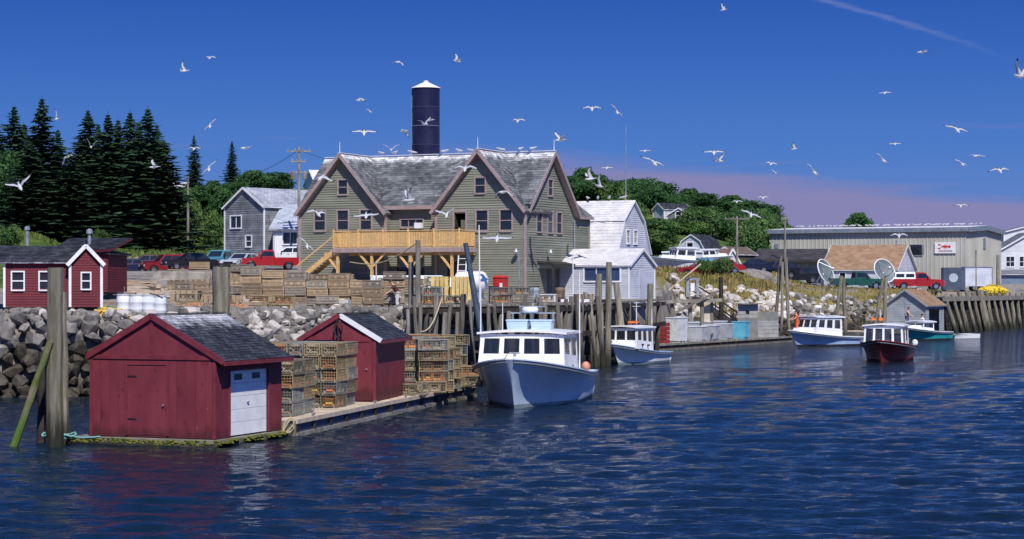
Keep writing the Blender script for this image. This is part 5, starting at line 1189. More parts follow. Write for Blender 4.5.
mb = MB(); ribwall(mb, (0, LL_, 0), -YA, -XA, 0, LL_, 3.5, lambda x: hE, .5, [(17.5, 19.0, 8.1, 9.3)]); mb.build('long_wall', rib_cream, wh_, kind='stuff')
topf = lambda x: hE + (hR_ - hE) * (1 - abs(x - WW_ / 2) / (WW_ / 2))
mb = MB(); ribwall(mb, (0, 0, 0), XA, -YA, 0, WW_, 3.5, topf, .5); mb.build('end_wall', rib_cream, wh_, kind='stuff')
mb = MB(); ribwall(mb, (WW_, LL_, 0), -XA, YA, 0, WW_, 3.5, topf, .5); mb.build('end_wall', rib_cream, wh_, kind='stuff')
mb = MB(); ribwall(mb, (WW_, 0, 0), YA, XA, 0, LL_, 3.5, lambda x: hE, .5); mb.build('long_wall', rib_cream, wh_, kind='stuff')
grey_blue = M('grey_blue_trim', (.16, .19, .24), (.22, .25, .30), 2, .5)
for s in (0, 1):
    xe = -.4 if s == 0 else WW_ + .4; n = 24
    for i in range(n):
        y0, y1 = -.4 + (LL_ + .8) * i / n, -.4 + (LL_ + .8) * (i + 1) / n - .05
        mb = MB(); pts = [V(xe, y0, hE - .02), V(xe, y1, hE - .02), V(WW_ / 2, y1, hR_ + .1), V(WW_ / 2, y0, hR_ + .1)]; mb.hexa([p - V(0, 0, .12) for p in pts] + pts); mb.build('roof_sheet', white_metal_roof, wh_)
mb = MB(); mb.b(-.46, -.405, -.4, LL_ + .4, hE - .5, hE - .02); mb.build('fascia', grey_blue, wh_)
for y in (-.45,):
    mb = MB(); mb.bar((-.4, y, hE - .3), (WW_ / 2, y, hR_ - .2), .05, .55); mb.bar((WW_ / 2, y, hR_ - .2), (WW_ + .4, y, hE - .3), .05, .55); mb.build('rake_trim', grey_blue, wh_)
mb = MB(); mb.b(-.04, .0, LL_ - 19.0, LL_ - 17.5, 8.1, 9.3); wo = mb.build('pane', glass, wh_)
for (y0, y1, z0, z1) in ((LL_ - 19.1, LL_ - 19.0, 8.0, 9.4), (LL_ - 17.5, LL_ - 17.4, 8.0, 9.4), (LL_ - 19.0, LL_ - 17.5, 9.3, 9.4), (LL_ - 19.0, LL_ - 17.5, 8.0, 8.1)):
    mb = MB(); mb.b(-.1, .0, y0, y1, z0, z1); mb.build('window_frame', steel, wh_)
mb = MB(); mb.b(7.6, 8.4, -.1, -.04, 8.9, 10.2); mb.build('louvre', grey_blue, wh_)
mb = MB(); mb.b(-.1, 0, LL_ - 1.2, LL_ - .7, 8.8, 9.6); mb.build('louvre', grey_blue, wh_)
# sign with a red lobster over small lettering
sy0, sy1, sz0, sz1 = 1.15, 3.65, 8.3, 9.6
sg = thing('wall_sign', 'white sign with red lobster and small lettering on the warehouse wall', 'sign', (X(966, 232), 232, 0), R(62))
mb = MB(); mb.b(-.18, -.08, sy0, sy1, sz0, sz1); mb.build('board', white, sg)
redp = M('sign_red', (.55, .03, .02), None, 3, .6); cyy, czz = (sy0 + sy1) / 2, sz0 + .78
mb = MB(); mb.ell((-.19, cyy, czz), (.012, .42, .13), 12, 6); mb.ell((-.19, cyy - .5, czz - .02), (.012, .16, .18), 8, 5)
for s in (-1, 1):
    mb.bar((-.19, cyy + .3, czz), (-.19, cyy + .62, czz + s * .2), .02, .05); mb.ell((-.19, cyy + .72, czz + s * .22), (.012, .16, .085), 8, 5)
    for i in range(3): mb.bar((-.19, cyy - .15 + i * .15, czz), (-.19, cyy - .22 + i * .15, czz + s * .26), .02, .035)
mb.build('lobster_emblem', redp, sg)
mb = MB()
for i, w in enumerate((.12, .1, .13, .1, .12, .09, .12, .11, .12, .1)): mb.b(-.19, -.18, cyy + .78 - i * .165 - w, cyy + .78 - i * .165, sz0 + .18, sz0 + .34)
mb.build('lettering', M('sign_ink', (.25, .05, .05), None, 3, .6), sg)
# tan-roofed white building
tb = thing('tan_roof_building', 'white building with broad tan shingled roof in front of the warehouse', 'building', (X(896, 212), 212, 0), R(65))
gable_house(tb, 8.6, 8.0, Zp(269, 212), Zp(245, 215), white_clap, shingle_tan, .25, .3, .5, trim=white, base=3.8, holes_l=[hole(2.2, 5.3, .6, 1.2), hole(4.4, 5.3, .6, 1.2)])
for c in (2.2, 4.4): window(tb, (0, 8 - c, 5.3), -YA, -XA, .6, 1.2, white)
mb = MB(); mb.tube((4.3, 1.0, Zp(248, 214)), (4.3, 1.0, Zp(240, 214)), .12, .12, 8); mb.build('flue', steel, tb)
# dark low shed left of it
ds = thing('low_shed', 'low beige shed with dark flat roof at the left end of the warehouse', 'shed', (X(823, 222), 222, 0), R(80))
mb = MB(); ribwall(mb, (0, 7.2, 0), -YA, -XA, 0, 7.2, 3.6, lambda x: 7.2, .4, [(1.0, 2.2, 3.0, 6.2)]); mb.build('front_wall', M('beige_wall', (.34, .31, .26), None, 1, .8), ds, kind='stuff')
mb = MB(); ribwall(mb, (0, 0, 0), XA, -YA, 0, 7, 3.6, lambda x: 7.2, .4); mb.build('end_wall', MATS['beige_wall'], ds, kind='stuff')
mb = MB(); mb.hexa([V(-.5, -.4, 7.15), V(7, -.4, 8.5), V(7, 7.6, 8.5), V(-.5, 7.6, 7.15), V(-.5, -.4, 7.4), V(7, -.4, 8.75), V(7, 7.6, 8.75), V(-.5, 7.6, 7.4)]); mb.build('roof', M('tar_roof', (.03, .028, .03), (.06, .055, .055), 1, .9), ds)
mb = MB(); mb.b(-.02, .05, 5.0, 6.2, 3.0, 6.2); mb.build('door', wood_dark, ds)
# white house at the far right
fh = thing('white_house', 'white two-storey house cut by the right edge of the picture', 'house', (X(1000, 258), 258, 0), R(-4))
gable_house(fh, 8, 9, Zp(250, 258), Zp(232, 258), M('pale_clapboard', (.56, .58, .62), (.64, .66, .69), .8, .6, isl=.05), M('slate_shingle', (.16, .17, .19), None, 1, .8, isl=.2), .3, .3, .5, trim=white, base=3.8, holes_f=[hole(1.3, 7.6, 1.0, 1.3), hole(3.0, 7.6, 1.0, 1.3)])
for c in (1.3, 3.0): window(fh, (c, 0, 7.6), XA, -YA, 1.0, 1.3, white, cols=2)
mb = MB(); mb.b(-.2, 8.2, -2.0, -.1, 4, 6.0); mb.build('porch', M('slate_blue_paint', (.14, .19, .28), None, 1, .7), fh)
roof_plane((-.5, -2.4, 6.0), (8.5, -2.4, 6.0), (8.5, -.03, 6.6), (-.5, -.03, 6.6), .12, .3, .5, 81, fh, MATS['slate_shingle'], white)
fb_ = thing('white_house', 'large pale house with grey roof behind the right end of the warehouse', 'house', (X(1004, 300), 300, 0), R(-4))
gable_house(fb_, 12, 9, Zp(232, 300), Zp(222, 300), MATS['pale_clapboard'], MATS['slate_shingle'], .3, .3, .5, trim=white, base=3.8)
# houses in the middle distance
def small_house(label, px, d, rz, w, l, pe, pr, wm, rm, base, wins=(), nm='house'):
    t = thing(nm, label, 'house', at_corner(px, d, rz, w), rz)
    gable_house(t, w, l, Zp(pe, d), Zp(pr, d), wm, rm, .2, .3, .5, trim=white, base=base, holes_f=[hole(x, z, .8, 1.2) for x, z in wins])
    for x, z in wins: window(t, (x, 0, z), XA, -YA, .8, 1.2, white)
    return t
gw = thing('gambrel_house', 'white gambrel house with dark roof beyond the boat yard', 'house', at_corner(707, 225, R(-30), 3.9), R(-30))
gambrel(gw, 3.9, 4.6, Zp(254, 225), Zp(241, 225), Zp(234.5, 225), white_clap, shingle_dark, shingle_dark, 5.0, holes=[hole(1.8, 8.9, .7, 1.0)]); window(gw, (1.8, 0, 8.9), XA, -YA, .7, 1.0, white)
gwl = thing('white_shed', 'flat-fronted white shed with two doors below the gambrel house', 'shed', at_corner(712, 212, R(-10), 5.2), R(-10))
gable_house(gwl, 5.2, 3, Zp(252, 212), Zp(251, 212), white_clap, white_metal_roof, .15, .3, .5, base=5, trim=white, holes_f=[(1.0, 1.8, 5, 7.2), (3.1, 3.9, 5, 7.2)])
for x in (1.0, 3.1): mb = MB(); mb.b(x, x + .8, .0, .05, 5, 7.2); mb.build('door', wood_grey, gwl)
small_house('tiny white gabled hut beside the tall utility pole with wide crossarm', 740, 215, R(20), 1.9, 3, 264, 249, white_clap, M('rust_roof', (.30, .17, .12), None, 2, .8), 5.5, nm='hut')
small_house('low grey roofed shed left of the tiny white hut', 736, 222, R(-40), 2.8, 4, 254, 247, M('dark_boards', (.06, .055, .05), None, 2, .9), M('brown_roof', (.12, .09, .075), None, 2, .85), 5.5, nm='shed')
small_house('grey house with steep dark gable on the green hill', 690, 305, R(-20), 3.6, 4, 215, 208, shingle_wall, MATS['slate_shingle'], 10, [(1.8, 15.2)])
small_house('dark roofed house half hidden by trees above the gambrel building', 664, 312, R(-60), 3.0, 5, 209, 203, white_clap, shingle_dark, 11)
small_house('long white roofed building on the skyline above the shingled house', 316, 290, R(-70), 7, 6, 184, 169, white_clap, white_metal_roof, 12)
small_house('small white house on the skyline behind the lone spruces', 178, 290, R(-50), 2.5, 3, 188, 182, white_clap, white_metal_roof, 12)
# ------------------------------------------------------------------ main wharf
def rebase(t, loc):
    loc = Vector(loc); t.location = loc
    for c in t.children: c.location = c.location - loc
ZW = 3.62
wf = thing('wharf', 'old timber wharf on crowded grey piles behind the big boat', 'wharf')
FE = [P(404, 285, 97.5), P(480, 285, 101.5), P(560, 285, 108.5), P(603, 285, 114), P(664, 285, 141)]
def edge(f):
    f *= len(FE) - 1; i = min(int(f), len(FE) - 2); return FE[i].lerp(FE[i + 1], f - i)
rw = random.Random(31)
pile_grey = M('grey_pile', (.12, .108, .09), (.24, .22, .19), 3, .88, rnd=.35, bump=.02, bsc=14, st=(2.5, 2.5, .3), bands=[(2.5, .5, (.02, .019, .015), .9)], stain=((.07, .062, .05), 1.3, .56, .12))
mb = MB()
N_ = 70
for i in range(N_):
    a, b_ = edge(i / N_), edge((i + .94) / N_); a = a - V(0, rw.uniform(0, .35), 0); b_ = b_ - V(0, rw.uniform(0, .35), 0)
    dp = 24 if i / N_ < .75 else 12
    a2, b2 = a + V(2.5, dp, 0), b_ + V(2.5, dp, 0)
    if i / N_ >= .75: a2, b2 = a + V(-10, 4, 0), b_ + V(-10, 4, 0)
    q = lambda p, z: V(p.x, p.y, z)
    mb.hexa([q(a, ZW - .12), q(b_, ZW - .12), q(b2, ZW - .12), q(a2, ZW - .12), q(a, ZW), q(b_, ZW), q(b2, ZW), q(a2, ZW)])
mb.build('deck_planks', wood_grey, wf, kind='stuff')
for k in range(4):
    for z, nm in ((ZW - .32, 'cap_beam'), (1.9, 'waler')):
        mb = MB(); a, b_ = FE[k], FE[k + 1]; mb.bar(V(a.x, a.y - .05, z), V(b_.x, b_.y - .05, z), .24, .26); mb.build(nm, wood_dark, wf)
def crib(f0, f1, rows, off, mat):
    for r in range(rows):
        a, b_ = edge(f0) + off, edge(f1) + off; z = .1 + r * .42
        mb = MB(); mb.bar(V(a.x, a.y, z), V(b_.x, b_.y, z), .35, .38); mb.build('crib_timber', mat, wf)
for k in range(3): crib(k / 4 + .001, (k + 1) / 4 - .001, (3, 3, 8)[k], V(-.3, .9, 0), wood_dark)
crib(.752, .999, 8, V(-4.5, 1.5, 0), wood_dark)  # dark timbers added here stand in for the shaded void under the open end
for i in range(50):
    f = (i + .5) / 50 + rw.uniform(-.006, .006)
    if f > .72 and i % 3: continue
    e = edge(f); lean = rw.uniform(-.55, .55); r = rw.uniform(.09, .18); top = ZW + (rw.uniform(-.1, .55) if rw.random() < .4 else rw.uniform(-.9, .05))
    o = pile(None, V(e.x + lean, e.y - .25 + rw.uniform(-.12, .1), -1.5), V(e.x, e.y - .28 + rw.uniform(-.15, .2), top), r, r * .88, pile_grey, 8, seed=i + 1); o.parent = wf; o['kind'] = 'part' if False else ''
    del o['kind']
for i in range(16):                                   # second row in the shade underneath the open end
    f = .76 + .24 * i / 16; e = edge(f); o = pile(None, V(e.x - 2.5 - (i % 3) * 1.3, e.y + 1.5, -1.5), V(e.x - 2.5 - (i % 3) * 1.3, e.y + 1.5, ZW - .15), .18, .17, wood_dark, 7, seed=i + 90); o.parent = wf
rebase(wf, (0, 105, 0))
for lb, a, b_, r in (('tall thick pile left of the small white boat, leaning slightly right', V(X(597, 113), 113, -1.5), V(X(599, 113), 113, Zp(274, 113)), .21),
                     ('tallest thick pile directly behind the small white boat bow', V(X(607, 114.3), 114.3, -1.5), V(X(609, 114.3), 114.3, Zp(262, 114)), .19),
                     ('pale leaning pole between the big boat antenna and the tall thick piles', V(X(600, 112.2), 112.2, -1), V(X(585, 112.2), 112.2, Zp(292, 112)), .12),
                     ('dark pile tilted to the right behind the small white boat wheelhouse', V(X(628, 117), 117, -1), V(X(616, 117), 117, Zp(283, 117)), .2),
                     ('pile with short top behind the stern of the small white boat', V(X(651, 128), 128, -1), V(X(650, 128), 128, Zp(284, 128)), .2),
                     ('left pile of the three-pile cluster before the pale riprap', V(X(773, 171), 171, -1), V(X(781, 171), 171, Zp(256, 171)), .15),
                     ('middle pile of the three-pile cluster before the pale riprap', V(X(781, 170.5), 170.5, -1), V(X(782.5, 170.5), 170.5, Zp(262, 171)), .13),
                     ('right pile of the three-pile cluster before the pale riprap', V(X(790, 171), 171, -1), V(X(786, 171), 171, Zp(258, 171)), .15),
                     ('left pile of the leaning pair left of the red boat', V(X(833, 170), 170, -1), V(X(841, 170.2), 170.2, Zp(276, 170)), .17),
                     ('right pile of the leaning pair left of the red boat', V(X(846, 170), 170, -1), V(X(843.5, 170.3), 170.3, Zp(277, 170)), .17),
                     ('slanting pile of the pair behind the red boat', V(X(871, 172), 172, -1), V(X(883, 172.2), 172.2, Zp(278, 172)), .16),
                     ('upright pile of the pair behind the red boat', V(X(884, 172), 172, -1), V(X(886, 172.3), 172.3, Zp(277, 172)), .18),
                     ('dark post at the head of the gangway above float of tubs', V(X(721, 160), 160, -.5), V(X(721, 160), 160, Zp(277, 160)), .2)):
    pile(lb, a, b_, r, seed=int(abs(a.x) * 100) + 3, mat=wood_dark if 'dark post' in lb else None)
# posts, davit, poles on the wharf
def pole(name, label, a, b_, r0, r1, mat, cat='pole'): mb = MB(); mb.tube(a, b_, r0, r1, 10); return tag(mb.build(name, mat), label, cat)
pole('post', 'square-topped grey post on the wharf left of the tall grey pole', V(X(411, 100), 100, 1.5), P(411, 262, 100), .14, .13, wood_grey)
pole('post', 'tall grey pole on the wharf with rope slung to the left', V(X(418, 99), 99, .8), P(418, 240, 99), .15, .12, wood_grey)
pole('davit', 'dark blue slanting davit boom above the big boat', P(483, 345, 99), P(465.5, 243, 99.5), .17, .12, M('davit_blue', (.03, .055, .09), (.06, .09, .13), 3, .5))
pole('mast', 'thin white mast standing beside the yellow crates', P(480, 307, 112), P(479, 225, 112), .05, .03, white)
pole('mast', 'thin pale pole rising from trap stacks below the balcony', P(377, 312, 112), P(376, 262, 112), .05, .04, wood_pale)
pole('mast', 'thin white pole in front of the loading canopy', P(573, 325, 112), P(573, 254, 112), .05, .03, white)
pole('mast', 'thin grey pole under the wall lamp of the green building', P(520, 320, 125), P(518.5, 250, 125), .05, .04, steel)
mb = MB(); a, b_ = P(418, 242, 99), P(350, 262, 106); mb.path([a.lerp(b_, i / 12) - V(0, 0, .5 * math.sin(math.pi * i / 12)) for i in range(13)], .03, 5); tag(mb.build('rope', rope_mat), 'rope slung from the tall grey pole toward the trap stacks', 'rope')
mb = MB(); a, b_ = P(442, 298, 98.5), P(420, 332, 97); mb.path([a.lerp(b_, i / 12) - V(0, 0, .5 * math.sin(math.pi * i / 12)) for i in range(13)], .035, 5); tag(mb.build('rope', rope_mat), 'yellow rope drooping against the wharf piles beside the trap stack', 'rope')
# trap stacks on the bank
def bank_stack(pxs, d, rows, lib, label, group, rz, gap=.42, own=True):
    for i, px in enumerate(pxs):
        n = rows[i % len(rows)]; z0 = gz(X(px, d), d) + .08
        for k in range(n):
          lbl = '%s trap in %s column from left, %s' % (ROWN[min(n - 1 - k, 4)] if k or n < 3 else 'lowest', COLN[i], label) if own else label
          put_trap(rt.choice(lib), (X(px, d) + rt.uniform(-.05, .05), d + rt.uniform(-.06, .06), z0 + k * gap), rz + rt.uniform(-.05, .05), lbl, group)
SA, GA = 'front of long bank stack', 'traps in the long bank stack'
bank_stack([241, 263, 285, 307, 329, 351], 109, [5, 5, 5, 4, 5, 4], TL, SA, GA, R(-3))
bank_stack([244, 266, 288, 310, 332, 354], 110.2, [5, 5, 5, 5, 5, 4], TL, 'back of long bank stack', GA, R(-3))
bank_stack([378, 400, 424], 110.5, [4, 4, 4], TL[1:] + TR[:1], 'stack behind the tall grey pole', 'traps behind the tall grey pole', R(4))
bank_stack([172, 197], 106, [2, 2], TL, 'pile beside white barrels', 'traps beside the white barrels', R(5))
bank_stack([168, 189, 210, 230], 114, [3, 4, 3, 4], TL, 'stack behind mooring pile', 'traps behind the mooring pile', R(4))
bank_stack([362, 383, 404], 105.5, [4, 5, 4], TL, 'stack right of stooping person', 'traps near the stooping person', R(-6))
bank_stack([176, 194, 212, 250, 272, 294, 316], 99, [2, 1, 2, 2, 2, 1, 2], TL + TR[:2], 'low row above rock bank', 'traps along the rock bank', R(6))
def wharf_stack(pxs, d0, k_, rows, lib, label, group, rz):
    for i, px in enumerate(pxs):
        d = d0 + k_ * (px - pxs[0])
        for k in range(rows[i % len(rows)]):
            n = rows[i % len(rows)]; put_trap(rt.choice(lib), (X(px, d) - .5, d + rt.uniform(-.06, .06), ZW + .06 + k * .42), rz + rt.uniform(-.08, .08), '%s trap in %s column from left, %s' % (ROWN[min(n - 1 - k, 4)] if k or n < 3 else 'lowest', COLN[i], label), group)
wharf_stack([432, 454, 500, 522, 546], 99.5, .085, [2, 1, 2, 2, 1], TL[1:] + TR[2:4], 'along wharf edge behind boat', 'traps along the wharf edge', R(6))
bank_stack([806, 822, 840, 858], 171, [3, 4, 3, 2], TR, 'waterline heap behind red boat', 'traps behind the red boat', R(10))
# yellow crates
def slat_crate(label, p, rz, w, dp, h, mat, n=5, cat='crate'):
    t = thing('slatted_crate', label, cat, p, rz)
    for i in range(n):
        mb = MB(); x = -w / 2 + w * (i + .5) / n; mb.b(x - w / n * .42, x + w / n * .42, -dp / 2 - .02, -dp / 2 + .02, 0, h); mb.build('slat', mat, t)
        mb = MB(); mb.b(x - w / n * .42, x + w / n * .42, dp / 2 - .02, dp / 2 + .02, 0, h); mb.build('slat', mat, t)
    for z in (.12, h - .16): mb = MB(); mb.b(-w / 2 + .01, w / 2 - .01, -dp / 2 + .022, dp / 2 - .022, z, z + .1); mb.build('shelf', mat, t)
    mb = MB(); mb.b(-w / 2, w / 2, -dp / 2, dp / 2, h, h + .03); mb.build('lid', mat, t); return t
ylw = M('yellow_crate_wood', (.56, .40, .14), (.66, .50, .22), 3, .7, rnd=.12)
slat_crate('left of the two tall yellow slatted crates on the wharf', P(440.5, 304, 106), R(-4), .95, .9, 1.42, ylw, 4)
slat_crate('right of the two tall yellow slatted crates on the wharf', P(461, 304, 106), R(3), 1.05, .9, 1.42, ylw, 5)
for i, (px, py, d, w, h, lb) in enumerate([(186, 305, 104, 1.5, .75, 'low tan crate row behind the roof of the nearest red shed'), (212, 304, 105, 1.25, .7, 'low tan crate right of the tan crate row'), (238, 302, 106.5, .9, .8, 'tan crate against the left end of the trap stack'), (196, 316, 94, .75, .55, 'orange-brown wooden box above the nearest red shed roof'), (236, 316, 95, 1.0, .5, 'flat wooden box beside the mooring pile behind the shed')]):
    slat_crate(lb, V(X(px, d), d, gz(X(px, d), d)), R(-5 + 4 * i), w, .9, h, wood_tan if i < 3 else M('orange_wood', (.42, .20, .10), (.50, .28, .16), 4, .8), 5, 'box')
# pale boxes, pallets and bait crates crowding the bank
rb2 = random.Random(44)
where = ['left of the barrels', 'behind the white barrels', 'right behind the barrels', 'below the black car', 'below the teal pickup', 'left of the trap stack']
spots = sorted(rb2.uniform(104, 240) for _ in range(18)) + sorted(rb2.uniform(245, 345) for _ in range(12))
for i in range(30):
    px = spots[i]; d = rb2.uniform(92, 118) if i < 18 else rb2.uniform(97, 106)
    x = X(px, d); z = gz(x, d); kind = i % 3; nm = ['bait_crate', 'pallet', 'fish_box'][kind]; col = ['tan', 'grey', 'pale'][kind]
    t = thing(nm, '%s %s on the bank, %s' % (col, ['wooden bait crate', 'timber pallet', 'plastic fish box'][kind], ORD[i // 3 if i < 18 else i // 3 - 6] + (' from left between the barrels and trap stack' if i < 18 else ' from left before the long trap stack')), ['crate', 'pallet', 'box'][kind], (x, d, z), rb2.uniform(-.5, .5), 'loose crates and pallets on the bank')
    if kind == 1:
        for k in range(5): mb = MB(); mb.b(-.6, .6, -.5 + k * .21, -.5 + k * .21 + .13, .1, .13); mb.build('slat', wood_grey, t)
        for y in (-.48, 0, .44): mb = MB(); mb.b(-.58, .58, y - .04, y + .04, 0, .1); mb.build('bearer', wood_grey, t)
    else:
        w, dp, h = rb2.uniform(.6, 1.0), .6, rb2.uniform(.35, .75); mt = wood_tan if kind == 0 else M('pale_box', (.48, .45, .40), (.58, .55, .50), 3, .7, rnd=.2)
        for k in range(3):
            z0, z1 = h * k / 3 + .01, h * (k + 1) / 3 - .02; mb = MB(); mb.b(-w / 2, w / 2, -dp / 2, -dp / 2 + .03, z0, z1); mb.b(-w / 2, w / 2, dp / 2 - .03, dp / 2, z0, z1); mb.b(-w / 2, -w / 2 + .03, -dp / 2 + .03, dp / 2 - .03, z0, z1); mb.b(w / 2 - .03, w / 2, -dp / 2 + .03, dp / 2 - .03, z0, z1); mb.build('side_boards', mt, t)
        mb = MB(); mb.b(-w / 2 + .03, w / 2 - .03, -dp / 2 + .03, dp / 2 - .03, .0, .04); mb.build('bottom', mt, t)
        if i % 2: mb = MB(); mb.ell((0, 0, h * .7), (w * .42, dp * .4, h * .35), 10, 6); mb.build('heaped_gear', [net_mat, rope_mat, orange, plastic_white][i % 4], t)
# lumber and an upturned dory by the left parking lot
lum = thing('lumber_pile', 'pile of pale sawn planks left of the red-brown crates', 'lumber', G(135, 108))
r2 = random.Random(6)
for k in range(4):
    for i in range(5): mb = MB(); mb.box((r2.uniform(-.15, .15), -.5 + i * .24, .06 + k * .11), (3.0 + r2.uniform(-.3, .3), .2, .09), r2.uniform(-.06, .06)); mb.build('plank', wood_pale, lum)
for i in range(5): mb = MB(); mb.box((r2.uniform(-.4, .4), -.3 + i * .18, .52 + .05 * i), (2.3, .22, .07), r2.uniform(-.35, .35), Matrix.Rotation(r2.uniform(-.12, .12), 3, 'Y')); mb.build('plank', wood_tan, lum)
dory = thing('dory', 'upturned weathered dory lying on the lumber left of the crates', 'boat', G(150, 112, 1.15), R(170)); hm, b0_, z0_, w0_ = hull_mesh(3.3, 1.2, .5, .4, .05, .3, .05); dory.rotation_euler = (math.pi, 0, R(12)); hm.build('hull', [wood_grey, wood_grey, wood_tan], dory, True)
mb = MB(); mb.b(.3, 3.9, -.02, .02, -.1, -.04); mb.build('keel', wood_grey, dory)
# white barrels
bar_lb = ['leftmost white barrel on the sea wall beside the small red house', 'second white barrel from the small red house', 'third white barrel from the small red house, roped at the top', 'rightmost white barrel next to the shed roof peak']
for i, px in enumerate((123, 136.5, 148.5, 160)):
    b_ = thing('barrel', bar_lb[i], 'barrel', V(X(px, 86.5), 86.5, max(3.2, gz(X(px, 86.5), 86.5)) - .02), 0, 'white barrels on the sea wall')
    mb = MB(); mb.lathe([(.25, 0), (.27, .05), (.275, .3), (.285, .32), (.275, .35), (.275, .6), (.285, .62), (.275, .65), (.27, .9), (.24, .95)], 16); mb.build('drum', plastic_white, b_, True)
    mb = MB(); mb.lathe([(.28, .9), (.285, .93), (.28, .97), (.24, .972)], 16); mb.build('lid_ring', M('lid_grey', (.45, .46, .48), None, 3, .5), b_)
mb = MB(); c0 = P(150, 296, 84.6); mb.path([c0 + V(.55 * math.sin(a * .5), -.1, .1 * math.cos(a)) for a in [i * .6 for i in range(10)]], .03); tag(mb.build('rope', blk), 'dark rope draped over the white barrels', 'rope')
def heap(name, label, p, r, n, mat, cat, seed=1, nets=True):
    r2 = random.Random(seed); mb = MB(); p = Vector(p)
    for i in range(n):
        a, q = r2.uniform(0, 6.3), math.sqrt(r2.random()); c = p + V(math.cos(a) * q * r[0], math.sin(a) * q * r[1], r[2] * (1 - q * q) * r2.uniform(.3, 1))
        d = V(r2.uniform(-1, 1), r2.uniform(-1, 1), r2.uniform(-.3, .3)); mb.path([c - d * .3, c + V(0, 0, .08), c + d * .3], r2.uniform(.04, .08), 5)
    # body below the strands
    mb.ell(p, (r[0], r[1], r[2] * .8), 14, 7)
    return tag(mb.build(name, mat), label, cat)
heap('net_heap', 'heap of yellow rope and netting on the sea wall by the barrels', G(108, 85.6), (.75, .5, .32), 60, M('yellow_rope', (.55, .36, .06), (.66, .46, .12), 6, .8), 'net', 2)
heap('net_heap', 'small green net heap beside the stilts of the small red house', G(108, 87, .1), (.4, .4, .25), 30, M('green_net', (.05, .16, .10), (.09, .22, .14), 6, .9), 'net', 3)
heap('net_heap', 'bright yellow heap of nets on the right-hand wharf', V(X(992, 214), 214, 3.9), (1.7, 1.0, .75), 120, M('net_yellow', (.62, .42, .02), (.72, .52, .04), 4, .8), 'net', 4)
# hulls under white covers below the balcony
for i, (px, py, d, lb) in enumerate([(378, 279, 128, 'left upturned white skiff under the balcony'), (402, 279, 129, 'middle upturned white skiff under the balcony'), (424, 281, 128, 'right upturned white skiff below the balcony')]):
    t = thing('skiff', lb, 'boat', P(px - 11, py, d) + V(0, 0, .15)); t.rotation_euler = (math.pi, 0, R(-10 + 14 * i)); hm, *_ = hull_mesh(3.4, 1.5, .75, .6, .04, .3, .05); hm.build('hull', [white, white, M('tarp_blue', (.06, .10, .32), None, 3, .6)], t, True)
    mb = MB(); mb.b(.2, 3.3, -.02, .02, -.08, -.03); mb.build('keel', white, t)
    sk = thing('trestle', 'timber trestle carrying the %s skiff under the balcony' % ('left upturned', 'middle upturned', 'right upturned')[i], 'trestle', P(px, py, d) - V(0, 0, .5))
    g_ = gz(X(px, d), d)
    for s in (-1, 1):
        for y in (-.4, .4): mb = MB(); mb.bar((s * .8, y, g_ - sk.location.z), (s * .8, y * .7, .02), .08, .08); mb.build('leg', wood_grey, sk)
        mb = MB(); mb.b(s * .8 - .06, s * .8 + .06, -.7, .7, .02, .12); mb.build('beam', wood_grey, sk)
# white tank, red tank, ladder
tk = thing('tank', 'white horizontal gas tank beside the right end of the balcony', 'tank', V(X(471, 127), 127, gz(X(471, 127), 127)), R(-20))
zc = Zp(282, 127) - tk.location.z
mb = MB()
pr = [(.02, -1.15), (.35, -1.08), (.62, -.9), (.68, -.75), (.68, .75), (.62, .9), (.35, 1.08), (.02, 1.15)]
vs = [V(z, r * math.cos(6.283 * i / 18), zc + r * math.sin(6.283 * i / 18)) for r, z in pr for i in range(18)]
mb.add(vs, [(k * 18 + i, k * 18 + (i + 1) % 18, (k + 1) * 18 + (i + 1) % 18, (k + 1) * 18 + i) for k in range(7) for i in range(18)]); mb.build('shell', white_gel, tk, True)
for s in (-.6, .6): mb = MB(); mb.b(s - .1, s + .1, -.4, .4, 0, zc - .4); mb.build('saddle', steel, tk)
rtk = thing('fuel_cabinet', 'red fuel tank cabinet against the green building wall', 'tank', V(X(500.5, 133), 133, gz(X(500.5, 133), 133)), RB)
zb = Zp(301, 133) - rtk.location.z; redt = M('bright_red', (.42, .02, .02), (.5, .04, .03), 3, .45)
mb = MB(); mb.b(-.4, .4, -.35, .35, zb + .2, zb + 1.55); mb.build('body', redt, rtk)
mb = MB(); mb.hexa([V(-.44, -.4, zb + 1.55), V(.44, -.4, zb + 1.55), V(.44, .4, zb + 1.55), V(-.44, .4, zb + 1.55), V(-.3, -.3, zb + 1.7), V(.3, -.3, zb + 1.7), V(.3, .3, zb + 1.7), V(-.3, .3, zb + 1.7)]); mb.build('lid', redt, rtk)
mb = MB(); mb.b(.1, .3, -.37, -.351, zb + .9, zb + 1.2); mb.build('gauge', white, rtk)
for s in (-.3, .3): mb = MB(); mb.b(s - .05, s + .05, -.2, .2, min(0, zb), zb + .2); mb.build('leg', blk, rtk)
ld = thing('ladder', 'white ladder leaning between the balcony and the white tank', 'ladder', P(460, 284, 122))
for s in (-.25, .25): mb = MB(); mb.bar((s, 0, -1.2), (s + .15, .5, 1.75), .05, .07); mb.build('stile', white, ld)
for i in range(8): mb = MB(); f = i / 8 + .06; mb.bar((-.25 + .15 * f, .5 * f, -1.2 + 2.95 * f), (.25 + .15 * f, .5 * f, -1.2 + 2.95 * f), .04, .04); mb.build('rung', white, ld)
